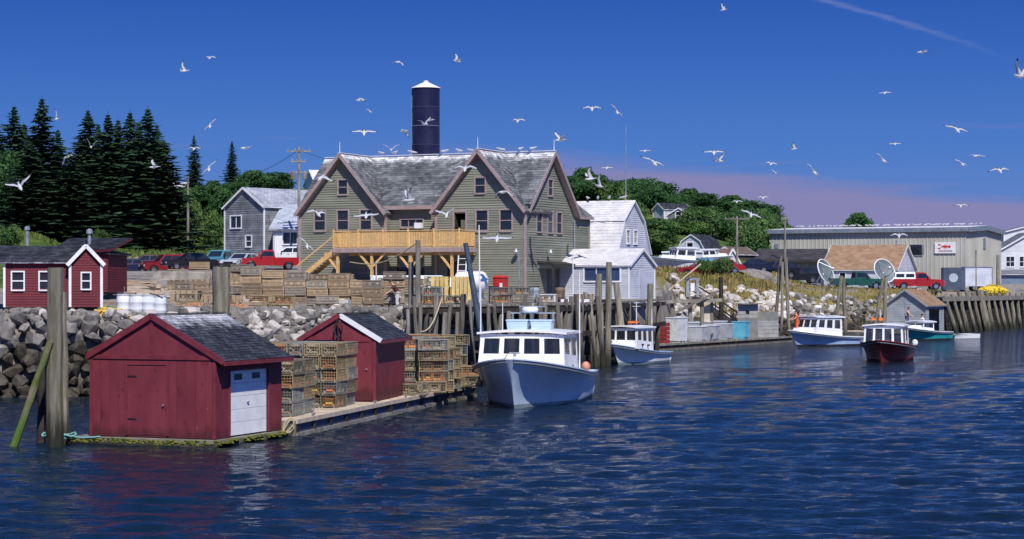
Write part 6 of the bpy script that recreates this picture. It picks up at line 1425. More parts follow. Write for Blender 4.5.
# white saw-horse barrier on the wharf edge
sh = thing('barrier', 'white plank barrier with slanting brace on the wharf by the tall piles', 'barrier', P(576, 302, 112))
mb = MB(); mb.b(-.85, .75, -.03, .03, .0, .16); mb.build('plank', white, sh); mb = MB(); mb.bar((-.7, -.06, -1.0), (.5, -.06, .0), .05, .17); mb.build('brace', white, sh)
for x in (-.6, .6): mb = MB(); mb.b(x - .06, x + .06, .04, .14, -.6, .25); mb.build('leg', wood_grey, sh)
# wharf clutter: barrels, boxes and coils along the edge behind the big boat
cl = [(436, 'barrel', M('barrel_blue', (.10, .11, .13), None, 3, .6), 'dark grey drum on the wharf above the trap stack'), (494, 'barrel', grey_tub, 'grey drum on the wharf left of the boat roof gear'), (508, 'box', wood_grey, 'grey wooden box on the wharf behind the boat roof gear'), (534, 'barrel', M('drum_slate', (.24, .28, .32), None, 3, .6), 'slate grey drum on the wharf edge right of the boat mast'), (548, 'box', plastic_white, 'white fish box on the wharf below the loading door'), (560, 'barrel', M('drum_brown', (.16, .11, .08), None, 3, .7), 'rusty brown drum on the wharf below the sliding door'), (586, 'box', wood_tan, 'tan wooden box on the wharf left of the tall piles')]
for px, kd, mt, lb in cl:
    f_ = 0 if px < 480 else 1; d = 103 + (px - 430) * .085; p = V(X(px, d), d, ZW)
    t = thing('drum' if kd == 'barrel' else 'fish_box', lb, kd, p)
    if kd == 'barrel':
        mb = MB(); mb.lathe([(.28, 0), (.29, .3), (.3, .32), (.29, .34), (.29, .6), (.3, .62), (.28, .88)], 14); mb.build('drum_shell', mt, t, True); mb = MB(); mb.lathe([(.295, .86), (.295, .9), (.26, .9)], 14); mb.build('rim', blk, t)
    else:
        mb = MB(); mb.b(-.45, .45, -.3, .3, 0, .42); mb.build('box', mt, t); mb = MB(); mb.b(-.48, .48, -.33, .33, .42, .47); mb.build('lid', mt, t)
# ------------------------------------------------------------------ second float with tubs
F2 = float_dock('low float crowded with grey fish tubs behind the small white boat', (X(653, WD(351.5)), WD(351.5), 0), (X(792, WD(342)), WD(342), 0), 4.5, .45, 9, wood_grey, wood_grey, wood_dark)
f2a = V(X(653, WD(351.5)), WD(351.5), 0); f2b = V(X(792, WD(342)), WD(342), 0); f2d = (f2b - f2a).normalized(); f2n = V(-f2d.y, f2d.x, 0); aa = math.atan2(f2d.y, f2d.x)
def f2(px, v):
    k = (px - 512) / F; q = f2a + f2n * v; s = (k * q.y - q.x) / (f2d.x - k * f2d.y); return q + f2d * s
def tub(label, p, rz, w, dp, h, mat, lid=True):
    t = thing('fish_tub', label, 'tub', p, rz); mb = MB()
    mb.hexa([V(-w * .45, -dp * .45, .12), V(w * .45, -dp * .45, .12), V(w * .45, dp * .45, .12), V(-w * .45, dp * .45, .12), V(-w / 2, -dp / 2, h), V(w / 2, -dp / 2, h), V(w / 2, dp / 2, h), V(-w / 2, dp / 2, h)]); mb.build('shell', mat, t)
    for x in (-.36, 0, .36): mb = MB(); mb.b(x * w - .08, x * w + .08, -dp * .42, dp * .42, 0, .12); mb.build('foot', mat, t)
    mb = MB(); mb.b(-w / 2 - .03, w / 2 + .03, -dp / 2 - .03, dp / 2 + .03, h, h + .07); mb.build('rim' if not lid else 'lid', plastic_white if lid else mat, t)
    return t
white_bag = M('white_sack', (.55, .56, .57), (.68, .69, .69), 3, .8, bump=.05, bsc=6)
tb_l = [(677, 1.0, 1.75, white_bag, 'tall pale tub at the left end of the tub row'), (698, 1.0, 1.05, grey_tub, 'first low grey tub right of the tall pale one'), (711, 1.0, 1.1, grey_tub, 'second low grey tub in the row on the float'), (724, 1.2, 1.15, grey_tub, 'third low grey tub, left of the light blue tub'), (741, 1.1, 1.25, blue_tub, 'light blue tub on the float of grey tubs')]
for i, (px, v, h, mt, lb) in enumerate(tb_l): p = f2(px, v); tub(lb, V(p.x, p.y, .46), aa + .05 * (i % 3), 1.05 if i else 1.45, 1.1, h, mt, i != 4)
for i, (px, lb) in enumerate(((690, 'grey tub in the back row behind the tall pale tub'), (705, 'grey tub in the middle of the back row'), (718, 'grey tub at the right of the back row'))): p = f2(px, 2.6); tub(lb, V(p.x, p.y, .46), aa, 1.1, 1.1, 1.3, grey_tub)
p = f2(663, 1.2); t = thing('crate_stack', 'dark red crate stack at the left end of the tub float', 'crate', V(p.x, p.y, .46), aa)
for k in range(5): mb = MB(); mb.b(-.3, .3, -.4, .4, k * .3, k * .3 + .26); mb.build('crate', M('crate_red', (.24, .03, .03), None, 3, .6), t)
p = f2(758, 1.6); fs_ = thing('float_hut', 'grey open-topped plywood hut on the float right of the blue tub', 'hut', V(p.x, p.y, .46), aa - .25)
mb = MB(); wall(mb, (-1.35, -1, 0), XA, -YA, (0, 1.3), lambda z: (0, 2.7), .3); mb.build('front_wall', M('grey_ply', (.30, .30, .29), (.38, .37, .35), 2, .8), fs_, kind='stuff')
mb = MB(); wall(mb, (-1.35, 1, 0), XA, -YA, (0, 2.6), lambda z: (0, 2.7), .3, holes=[hole(1.3, 1.95, .5, .35)]); mb.build('back_wall', MATS['grey_ply'], fs_, kind='stuff')
mb = MB(); mb.b(-1.38, -1.3, -1, 1, 0, 1.5); mb.build('side_wall', MATS['grey_ply'], fs_); mb = MB(); mb.b(1.3, 1.38, -1, 1, 0, 2.0); mb.build('side_wall', MATS['grey_ply'], fs_)
mb = MB(); mb.b(-.35, .25, 1.02, 1.06, 1.7, 2.2); mb.build('hatch', blk, fs_); mb = MB(); mb.b(-1.45, 1.45, .6, 1.3, 2.6, 2.68); mb.build('roof', wood_grey, fs_)
p = f2(774, 1.0); t = thing('drum', 'royal blue drum at the right end of the tub float', 'barrel', V(p.x, p.y, .46)); mb = MB(); mb.lathe([(.3, 0), (.32, .4), (.33, .42), (.32, .44), (.3, .98)], 14); mb.build('drum_shell', royal, t, True); mb = MB(); mb.lathe([(.32, .95), (.32, 1.0), (.28, 1.0)], 14); mb.build('rim', royal, t)
# hoist frame and gangway
hf = thing('hoist_frame', 'grey timber hoist frame and posts behind the tub float', 'frame', V(X(700, 152), 152, 0))
zz = lambda py: Zp(py, 152)
for px in (672, 690, 702, 712): mb = MB(); mb.tube((X(px, 152) - X(700, 152), (px % 3) * .4, -1), (X(px, 152) - X(700, 152), (px % 3) * .4, zz(296)), .17, .15, 8); mb.build('post', wood_grey, hf)
xo = lambda px: X(px, 152) - X(700, 152)
mb = MB(); mb.bar((xo(660), -.3, zz(302)), (xo(722), -.3, zz(300)), .22, .25); mb.build('beam', wood_grey, hf)
mb = MB(); mb.bar((xo(664), -.5, zz(318)), (xo(718), -.5, zz(291)), .14, .2); mb.build('brace', wood_grey, hf)
mb = MB(); mb.bar((xo(668), -.6, zz(290)), (xo(700), -.6, zz(264)), .08, .1); mb.build('boom', wood_pale, hf)
for x0, x1 in ((686, 689), (696, 699)): mb = MB(); mb.b(xo(x0), xo(x1), -.2, .0, zz(297), zz(280)); mb.build('frame_side', steel, hf)
mb = MB(); mb.b(xo(686), xo(699), -.2, .0, zz(280), zz(278)); mb.build('frame_top', steel, hf); mb = MB(); mb.b(xo(690.5), xo(694.5), -.1, .1, zz(291), zz(283)); mb.build('winch_box', white, hf)
mb = MB(); mb.b(xo(702), xo(712), .3, .4, .5, zz(297)); mb.build('panel', wood_pale, hf)
gwy = thing('gangway', 'dark timber gangway sloping from the bank down to the tub float', 'gangway', V(X(726, 165), 165, 0))
mb = MB(); mb.bar((-2.5, 3.5, 3.6), (1.2, -4.0, .7), 1.1, .12); mb.build('walkway', wood_dark, gwy)
for s in (-.5, .5): mb = MB(); mb.bar((-2.5 + s, 3.5, 4.5), (1.2 + s, -4.0, 1.6), .08, .1); mb.build('handrail', wood_dark, gwy)
for f in (0, .33, .66, 1):
    for s in (-.5, .5): mb = MB(); c = V(-2.5 + s, 3.5, 3.6).lerp(V(1.2 + s, -4, .7), f); mb.bar(c, c + V(0, 0, .9), .08, .08); mb.build('stanchion', wood_dark, gwy)
# ------------------------------------------------------------------ grey boathouse on a float and the right wharf
bh = thing('boathouse', 'grey boathouse with tan shingled roof and open dark side', 'shed', at_corner(926, 179, R(-33), 3.85) + V(0, 0, 0), R(-33))
bh.location.z = .45
grey_board = M('grey_board', (.26, .29, .32), (.34, .37, .40), 1.2, .75, isl=.08)
gable_house(bh, 3.85, 4.2, 2.4, 3.7, grey_board, shingle_tan, .25, .22, .35, base=0, trim=grey_board, holes_r=[(.7, 3.2, .0, 1.9)], pitch=.22)
mb = MB(); mb.b(1.88, 1.97, -.04, .0, .1, 3.4); mb.build('batten', grey_board, bh)
f3 = float_dock('small float under the grey boathouse', (X(882, 174.5), 174.5, 0), (X(945, 179), 179, 0), 6.5, .45, 5)
# right wharf
rwf = thing('wharf', 'tall right-hand wharf faced with leaning weathered piles', 'wharf')
ra, rb_ = P(944, 285, 193), P(1050, 285, 226); ZR = 3.45
mb = MB(); nseg = 60
for i in range(nseg):
    a, b_ = ra.lerp(rb_, i / nseg), ra.lerp(rb_, (i + .93) / nseg); n_ = V(-4, 16, 0)
    mb.hexa([V(p.x, p.y, z) for z in (ZR - .2, ZR) for p in (a, b_, b_ + n_, a + n_)])
mb.build('deck_planks', wood_grey, rwf, kind='stuff')
mb = MB(); mb.bar(V(ra.x, ra.y - .1, ZR - .2), V(rb_.x, rb_.y - .1, ZR - .2), .35, .45); mb.build('cap_beam', wood_grey, rwf)
for r in range(9): mb = MB(); mb.bar(V(ra.x, ra.y + .9, .05 + r * .38), V(rb_.x, rb_.y + .9, .05 + r * .38), .3, .34); mb.build('crib_timber', wood_dark, rwf)
for r in range(7): mb = MB(); mb.bar(V(ra.x + .1, ra.y + .9, .1 + r * .45), V(ra.x - 1.5, ra.y + 10, .1 + r * .45), .3, .4); mb.build('crib_timber', wood_dark, rwf)
for i in range(17):
    e = ra.lerp(rb_, (i + .4) / 17); ln = 1.1 * (1 - i / 14) + rw.uniform(-.15, .25); r = .20 + (.28 if i == 5 else rw.uniform(-.02, .05))
    o = pile(None, V(e.x + max(ln, 0) * .9, e.y - .55, -1), V(e.x - .3, e.y - .35, ZR + rw.uniform(.05, .7)), r, r * .85, pile_mat, 8, seed=i + 400); o.parent = rwf
rebase(rwf, (ra.x, ra.y, 0))
# ------------------------------------------------------------------ satellite dishes, poles
def dish(label, px, py, d, r, yaw, pit):
    t = thing('satellite_dish', label, 'satellite dish', G(px, d)); c = P(px, py, d) - t.location; n = 24
    rot = Matrix.Rotation(R(yaw), 3, 'Z') @ Matrix.Rotation(R(90 - pit), 3, 'X')
    def para(k, off): return [(c + rot @ V(r * f * math.cos(6.283 * i / n), r * f * math.sin(6.283 * i / n), off + .32 * r * f * f - .2 * r)) for f in k for i in range(n)]
    k = [.02, .3, .55, .8, 1.0]
    mb = MB(); mb.add(para(k, 0), [(a * n + i, a * n + (i + 1) % n, (a + 1) * n + (i + 1) % n, (a + 1) * n + i) for a in range(4) for i in range(n)]); mb.build('reflector', M('dish_mesh', (.12, .15, .16), (.17, .20, .21), 1, .5), t, True)
    mb = MB(); mb.add(para(k, -.12), [(a * n + i, a * n + (i + 1) % n, (a + 1) * n + (i + 1) % n, (a + 1) * n + i) for a in range(4) for i in range(n)]); mb.build('back_shell', white, t, True)
    rim = para([1.0], -.05); mb = MB(); mb.path(rim + [rim[0]], .06, 6); mb.build('rim', white, t)
    fp = c + rot @ V(0, 0, r * .75); mb = MB()
    for a in (0, 2.1, 4.2): mb.tube(c + rot @ V(r * .9 * math.cos(a), r * .9 * math.sin(a), .06 * r), fp, .03, .03, 5)
    mb.build('feed_struts', steel, t); mb = MB(); mb.ell(fp, (.14, .14, .14), 8, 5); mb.build('feed_horn', white, t)
    bk = c - rot @ V(0, 0, .25 * r); mb = MB(); mb.tube((bk.x, bk.y, 0), bk, .18, .16, 10); mb.build('mount', white, t)
    mb = MB()
    for s in (-1, 1): mb.bar((bk.x + s * .9, bk.y + .5, 0), bk, .12, .12)
    mb.build('mount_legs', white, t); return t
dish('left satellite dish, seen edge-on before the tan-roofed building', 825, 272, 203, 1.34, 50, 22)
dish('right satellite dish standing near the red pickup', 884, 271, 202, 1.26, 28, 22)
def utility(label, px, pt, d, arms, r=.16, trafo=False, pb=None):
    t = thing('utility_pole', label, 'pole', G(px, d)); h = Zp(pt, d) - t.location.z; mb = MB(); mb.tube((0, 0, -.5), (0, 0, h), r, r * .65, 8); mb.build('shaft', wood_grey, t)
    for dz, w in arms:
        mb = MB(); mb.b(-w / 2, w / 2, -.14, -.04, h - dz - .06, h - dz + .06); mb.build('crossarm', wood_grey, t)
        for k in range(4): mb = MB(); x = -w / 2 + .1 + (w - .2) * k / 3; mb.lathe([(.03, 0), (.05, .04), (.05, .1), (.02, .14)], 8, (x, -.09, h - dz + .06)); mb.build('insulator', steel, t)
    if trafo:
        for s in (-.62, .62): mb = MB(); mb.lathe([(.18, 0), (.2, .04), (.2, .6), (.15, .68)], 12, (s * .8, -.05, h - 2.7)); mb.build('transformer', wood_grey, t)
        mb = MB(); mb.b(-.8, .8, -.06, .06, h - 2.15, h - 2.05); mb.build('bracket', steel, t)
    return t, h
up1, h1 = utility('tall utility pole with crossarms and transformers left of the green building', 299, 147, 166, ((.35, 2.0), (1.2, 1.3)), .15, True)
utility('slim grey pole at the right foot of the spruces', 188, 176, 182, (), .14)
utility('utility pole with one wide crossarm before the hill thicket', 737, 216, 206, ((.3, 2.6),), .16)
up4, _ = utility('utility pole with small lamp at the left end of the warehouse', 785, 214, 222, ((.6, .9),), .15)
utility('short utility pole before the right end of the warehouse', 976, 250, 216, (), .13); utility('dark stub pole left of the far right white house', 998, 255, 218, (), .26)
for k, (pa, pb_, lb, sag) in enumerate([(P(297, 151, 166), P(188, 177, 182), 'upper overhead wire from tall pole to slim pole at left', 1.2), (P(301, 151, 166), P(736, 218, 206), 'overhead wire passing behind the green building roof', 2.2), (P(737, 217, 206), P(785, 220, 222), 'overhead wire between the two poles right of the hill', .6)]):
    mb = MB(); mb.path([pa.lerp(pb_, i / 20) - V(0, 0, sag * 4 * (i / 20) * (1 - i / 20)) for i in range(21)], .02, 4); tag(mb.build('overhead_wire', blk), lb, 'wire')
# ------------------------------------------------------------------ vehicles
def wheel(t, x, y, r, w=.22):
    o = bpy.data.objects.new('wheel', None); COL.objects.link(o); o.parent = t; o.location = (x, y, r)
    mb = MB(); n = 16; pr = [(r * .62, -w / 2), (r * .95, -w / 2), (r, -w * .3), (r, w * .3), (r * .95, w / 2), (r * .62, w / 2)]
    vs = [V(a * math.cos(6.283 * i / n), b_, a * math.sin(6.283 * i / n)) for a, b_ in pr for i in range(n)]
    mb.add(vs, [(k * n + i, k * n + (i + 1) % n, (k + 1) * n + (i + 1) % n, (k + 1) * n + i) for k in range(5) for i in range(n)]); mb.build('tyre', tyre, o, True)
    mb = MB(); s = 1 if y > 0 else -1; mb.tube((0, -w * .3, 0), (0, w * .3, 0), r * .63, r * .63, 12); mb.build('rim', chrome, o)
def vehicle(kind, label, px, d, heading, paint, cap=None, py=None, sc_=1.0):
    loc = G(px, d); 
    if py: loc = P(px, py, d)
    t = thing({'pickup': 'pickup_truck', 'suv': 'parked_suv', 'car': 'parked_car'}[kind], label, {'pickup': 'pickup', 'suv': 'car', 'car': 'car'}[kind], loc, R(heading))
    t.scale = (sc_,) * 3
    L, W_, r = {'pickup': (5.2, 1.86, .37), 'suv': (4.6, 1.82, .36), 'car': (4.5, 1.74, .31)}[kind]
    hood, belt, roof = {'pickup': (1.08, 1.12, 1.74), 'suv': (1.02, 1.08, 1.72), 'car': (.88, .92, 1.40)}[kind]
    x0, x1 = -L / 2, L / 2; xf, xr = x1 - .88, x0 + 1.0
    cb = {'pickup': -.35, 'suv': x0 + .25, 'car': x0 + .75}[kind]           # rear of the glasshouse at the belt
    cf = {'pickup': x1 - 1.45, 'suv': x1 - 1.35, 'car': x1 - 1.35}[kind]
    arch = lambda c: [(c + (r + .07) * math.cos(a), r + (r + .07) * math.sin(a)) for a in [math.pi * (1 - k / 8) for k in range(9)]]
    bed = kind == 'pickup'
    prof = [(x0 + .03, .42)] + [p for p in arch(xr) if True] + [p for p in arch(xf)] + [(x1 - .06, .40), (x1, .55), (x1 - .02, hood - .18), (x1 - .2, hood - .03), (cf, hood + .03), (cb, belt)]
    prof += [(x0 + .03, belt)] if (bed or kind == 'suv') else [(x0 + .2, belt - .02), (x0 + .03, belt - .2)]
    hw = W_ / 2; n = len(prof); mb = MB()                 # body shell: three lofted sections give tumblehome and a rounded shoulder
    secs = [(-hw, .0), (-hw + .02, .0), (hw - .02, .0), (hw, .0)]
    if bed:
        # cab and nose as one solid, bed as an open box behind it
        front = [p for p in prof if p[0] >= cb - .01 or False]
        nose = [(cb, .42)] + [p for p in arch(xf)] + [(x1 - .06, .40), (x1, .55), (x1 - .02, hood - .18), (x1 - .2, hood - .03), (cf, hood + .03), (cb, belt)]
        mb.prism([V(a, -hw, z) for a, z in nose], (0, W_, 0))
        side = [(x0 + .03, .45)] + [p for p in arch(xr)] + [(cb - .03, .42), (cb - .03, belt), (x0 + .03, belt)]
        for s in (-hw, hw - .07): mb.prism([V(a, s, z) for a, z in side], (0, .07, 0))
        mb.b(x0, x0 + .07, -hw + .07, hw - .07, .5, belt - .02); mb.b(x0 + .07, cb - .03, -hw + .07, hw - .07, .62, .68)
    else: mb.prism([V(a, -hw, z) for a, z in prof], (0, W_, 0))
    body = mb.build('body', paint, t)
    # glasshouse
    ti = .17; rb = {'pickup': cb + .1, 'suv': cb + .25, 'car': cb + .6}[kind]; rf = cf - {'pickup': .55, 'suv': .6, 'car': .75}[kind]
    bl = lambda x, s, z, ww: V(x, s * ww, z)
    mb = MB(); w0, w1 = hw - .03, hw - ti
    ps = winwall(mb, bl(cf, 1, hood + .02, w0), bl(cf, -1, hood + .02, w0), bl(rf, -1, roof, w1), bl(rf, 1, roof, w1), 1, .1, .9, .06)
    ps += winwall(mb, bl(cb, -1, belt, w0), bl(cb, 1, belt, w0), bl(rb, 1, roof, w1), bl(rb, -1, roof, w1), 1, .15, .88, .08)
    ns_ = {'pickup': 1, 'suv': 3, 'car': 2}[kind]
    ps += winwall(mb, bl(cf, -1, hood + .02, w0), bl(cb, -1, belt, w0), bl(rb, -1, roof, w1), bl(rf, -1, roof, w1), ns_, .12, .86, .05, .035)
    ps += winwall(mb, bl(cb, 1, belt, w0), bl(cf, 1, hood + .02, w0), bl(rf, 1, roof, w1), bl(rb, 1, roof, w1), ns_, .12, .86, .05, .035)
    ps = [tuple(reversed((b_, a, d_, c))) if False else (a, b_, c, d_) for a, b_, c, d_ in ps]
    gh_ = mb.build('cabin', paint, t); panes(gh_, ps, glass, .01, .015)
    mb = MB(); mb.hexa([bl(rf, -1, roof - .01, w1), bl(rf, 1, roof - .01, w1), bl(rb, 1, roof - .01, w1), bl(rb, -1, roof - .01, w1), bl(rf - .06, -1, roof + .05, w1 - .06), bl(rf - .06, 1, roof + .05, w1 - .06), bl(rb + .06, 1, roof + .05, w1 - .06), bl(rb + .06, -1, roof + .05, w1 - .06)]); mb.build('roof', paint, t)
    for x in (xf, xr):
        for s in (-1, 1): wheel(t, x, s * (hw - .12), r)
    for s in (-1, 1):
        mb = MB(); mb.b(x1 - .03, x1 + .02, s * hw * .78 - .15, s * hw * .78 + .15, hood - .36, hood - .2); mb.build('headlight', lamp_clear, t)
        mb = MB(); mb.b(x0 - .02, x0 + .02, s * (hw - .12) - .08, s * (hw - .12) + .08, belt - .4, belt - .14); mb.build('tail_light', lamp_red, t)
        mb = MB(); mb.box((cf - .3, s * (hw + .09), belt + .1), (.1, .16, .12)); mb.build('mirror', blk, t)
        mb = MB(); mb.b(cf - .95, cf - .8, s * hw - .015, s * hw + .015, belt - .14, belt - .1); mb.build('door_handle', blk, t)
    mb = MB(); mb.b(x1 - .02, x1 + .09, -hw * .96, hw * .96, .42, .56); mb.build('bumper', chrome if bed else blk, t); mb = MB(); mb.b(x0 - .09, x0 + .02, -hw * .96, hw * .96, .44, .58); mb.build('bumper', chrome if bed else blk, t)
    mb = MB(); mb.b(x1 - .02, x1 + .025, -hw * .55, hw * .55, hood - .38, hood - .2); mb.build('grille', blk, t)
    if cap is not None:
        mb = MB(); c0, c1 = x0 + .06, cb - .04; ps = winwall(mb, V(c0, -hw + .02, belt), V(c1, -hw + .02, belt), V(c1, -hw + .14, roof + .02), V(c0 + .1, -hw + .14, roof + .02), 2, .25, .8, .06, .08); ps += winwall(mb, V(c1, hw - .02, belt), V(c0, hw - .02, belt), V(c0 + .1, hw - .14, roof + .02), V(c1, hw - .14, roof + .02), 2, .25, .8, .06, .08)
        ps += winwall(mb, V(c0, hw - .02, belt), V(c0, -hw + .02, belt), V(c0 + .1, -hw + .14, roof + .02), V(c0 + .1, hw - .14, roof + .02), 1, .2, .85); mb.hexa([V(c0 + .1, -hw + .14, roof), V(c1, -hw + .14, roof), V(c1, hw - .14, roof), V(c0 + .1, hw - .14, roof), V(c0 + .15, -hw + .2, roof + .06), V(c1, -hw + .2, roof + .06), V(c1, hw - .2, roof + .06), V(c0 + .15, hw - .2, roof + .06)])
        cp_ = mb.build('bed_cap', cap, t); panes(cp_, ps, glass, .01, .015)
    return t
def paint(nm, c): return M('paint_' + nm, c, tuple(min(1, x * 1.06) for x in c), 2, .25, spec=.55)
red_car = paint('red', (.33, .016, .020)); maroon = paint('maroon', (.20, .012, .022)); navyc = paint('navy', (.012, .016, .045)); teal_c = paint('teal', (.075, .26, .36)); black_c = paint('black', (.012, .013, .018)); green_c = paint('green', (.015, .075, .06)); white_c = paint('white', (.66, .67, .69)); silver = paint('silver', (.38, .41, .45))
vehicle('pickup', 'bright red pickup parked at the left of the green building', 270, 158, 192, red_car, sc_=.88)
vehicle('pickup', 'light teal blue pickup facing the harbour left of the red pickup', 222, 169, 238, teal_c, sc_=.95)
vehicle('pickup', 'dark navy pickup next to the teal one', 196, 170, 215, navyc, sc_=.95)
vehicle('suv', 'maroon SUV parked left of the dark navy pickup', 166, 168, 208, maroon, sc_=.92)
vehicle('car', 'dark blue car at the left end of the parking row', 128, 169, 195, navyc, sc_=.95)
vehicle('car', 'dark purple car half hidden behind the maroon SUV', 146, 174, 190, paint('plum', (.05, .012, .03)))
vehicle('car', 'black car parked in front of the navy pickup by the pink crates', 190, 160, 205, black_c, sc_=.95)
vehicle('car', 'pale car behind the nose of the red pickup', 242, 168, 245, silver, sc_=.95)
vehicle('car', 'white car behind the red pickup beside the white annex', 288, 167, 190, white_c)
vehicle('suv', 'black SUV parked left of the low beige shed', 776, 206, 200, black_c)
vehicle('suv', 'dark SUV right beside the low beige shed', 799, 210, 185, black_c)
vehicle('pickup', 'dark green pickup between the two satellite dishes', 857, 201, 5, green_c)
vehicle('pickup', 'red pickup with white windowed cap on its bed', 917, 203, 4, red_car, cap=white)
vehicle('car', 'red car parked beyond the tub float near the white hut', 722, 196, 175, red_car)
vehicle('car', 'maroon car in front of the boats in the yard', 700, 188, 185, maroon)
vehicle('car', 'dark blue car behind the tiny white hut', 752, 205, 170, navyc)
vehicle('car', 'dark car at the far right beside the yellow nets', 1012, 222, 10, black_c)
# boxes and trailer on the right
bx = thing('storage_box', 'dark blue box container with pale round emblem near the warehouse', 'container', V(X(953, 215), 215, gz(X(953, 215), 215)), R(-4))
db = M('dark_blue_panel', (.05, .07, .12), (.08, .10, .15), 1, .6)
mb = MB(); mb.b(-1.15, 1.15, -1, 1, .2, 2.6); mb.build('body', db, bx); mb = MB(); mb.lathe([(.48, 0), (.48, .02), (.1, .03)], 16); o = mb.build('emblem', M('pale_emblem', (.35, .40, .46), None, 2, .6), bx); o.location = (-.1, -1.0, 1.5); o.rotation_euler = (R(90), 0, 0)
for s in (-.95, .95): mb = MB(); mb.b(s - .1, s + .1, -.9, .9, 0, .2); mb.build('skid', blk, bx)
tlr = thing('box_trailer', 'white box trailer parked before the right end of the warehouse', 'trailer', V(X(977, 217), 217, gz(X(977, 217), 217)), R(-4))
mb = MB(); mb.b(-1.45, 1.45, -1.1, 1.1, .55, 2.55); mb.build('body', M('trailer_white', (.50, .53, .62), None, 1, .5), tlr); mb = MB(); mb.b(-1.5, 1.5, -1.14, 1.14, 2.55, 2.66); mb.build('roof', grey_blue, tlr)
for s in (-.5, .5):
    for y in (-1.0, 1.0): wheel(tlr, s * .75, y * .95, .36)
for x in (-1.45, 1.45): mb = MB(); mb.b(x - .04, x + .04, -1.13, -1.09, .55, 2.55); mb.build('corner_post', grey_blue, tlr)
# boats hauled out in the yard
yb, _, _ = lobster_boat('white hauled-out boat with blue cover in the yard beyond the white shed', (0, 0), R(70), 6.2, 2.4, 1.2, .8, hull_white, bottom_dark, hull_lblue, house=(2.0, 4.2, .9, 2.0, .3), nf=3, ns=2)
yb.location = V(X(652, 190), 190, Zp(269.5, 190)); mb = MB(); mb.b(4.5, 6.1, -.9, .9, .82, 1.1); mb.build('cover', M('blue_cover', (.10, .25, .42), None, 2, .7), yb)
yb2, _, _ = lobster_boat('second white hauled-out boat, right one in the yard', (0, 0), R(-70), 4.6, 1.9, .95, .7, hull_white, bottom_red, hull_white, house=(1.4, 3.0, .7, 1.5, .3), nf=3, ns=2)
yb2.location = V(X(733, 203), 203, gz(X(733, 203), 203) + .45)
for b_ in (yb, yb2):
    for x in (1.5, 3.9): mb = MB(); mb.b(x - .12, x + .12, -.9, .9, -.72, -.1); mb.build('cradle', wood_grey, b_)

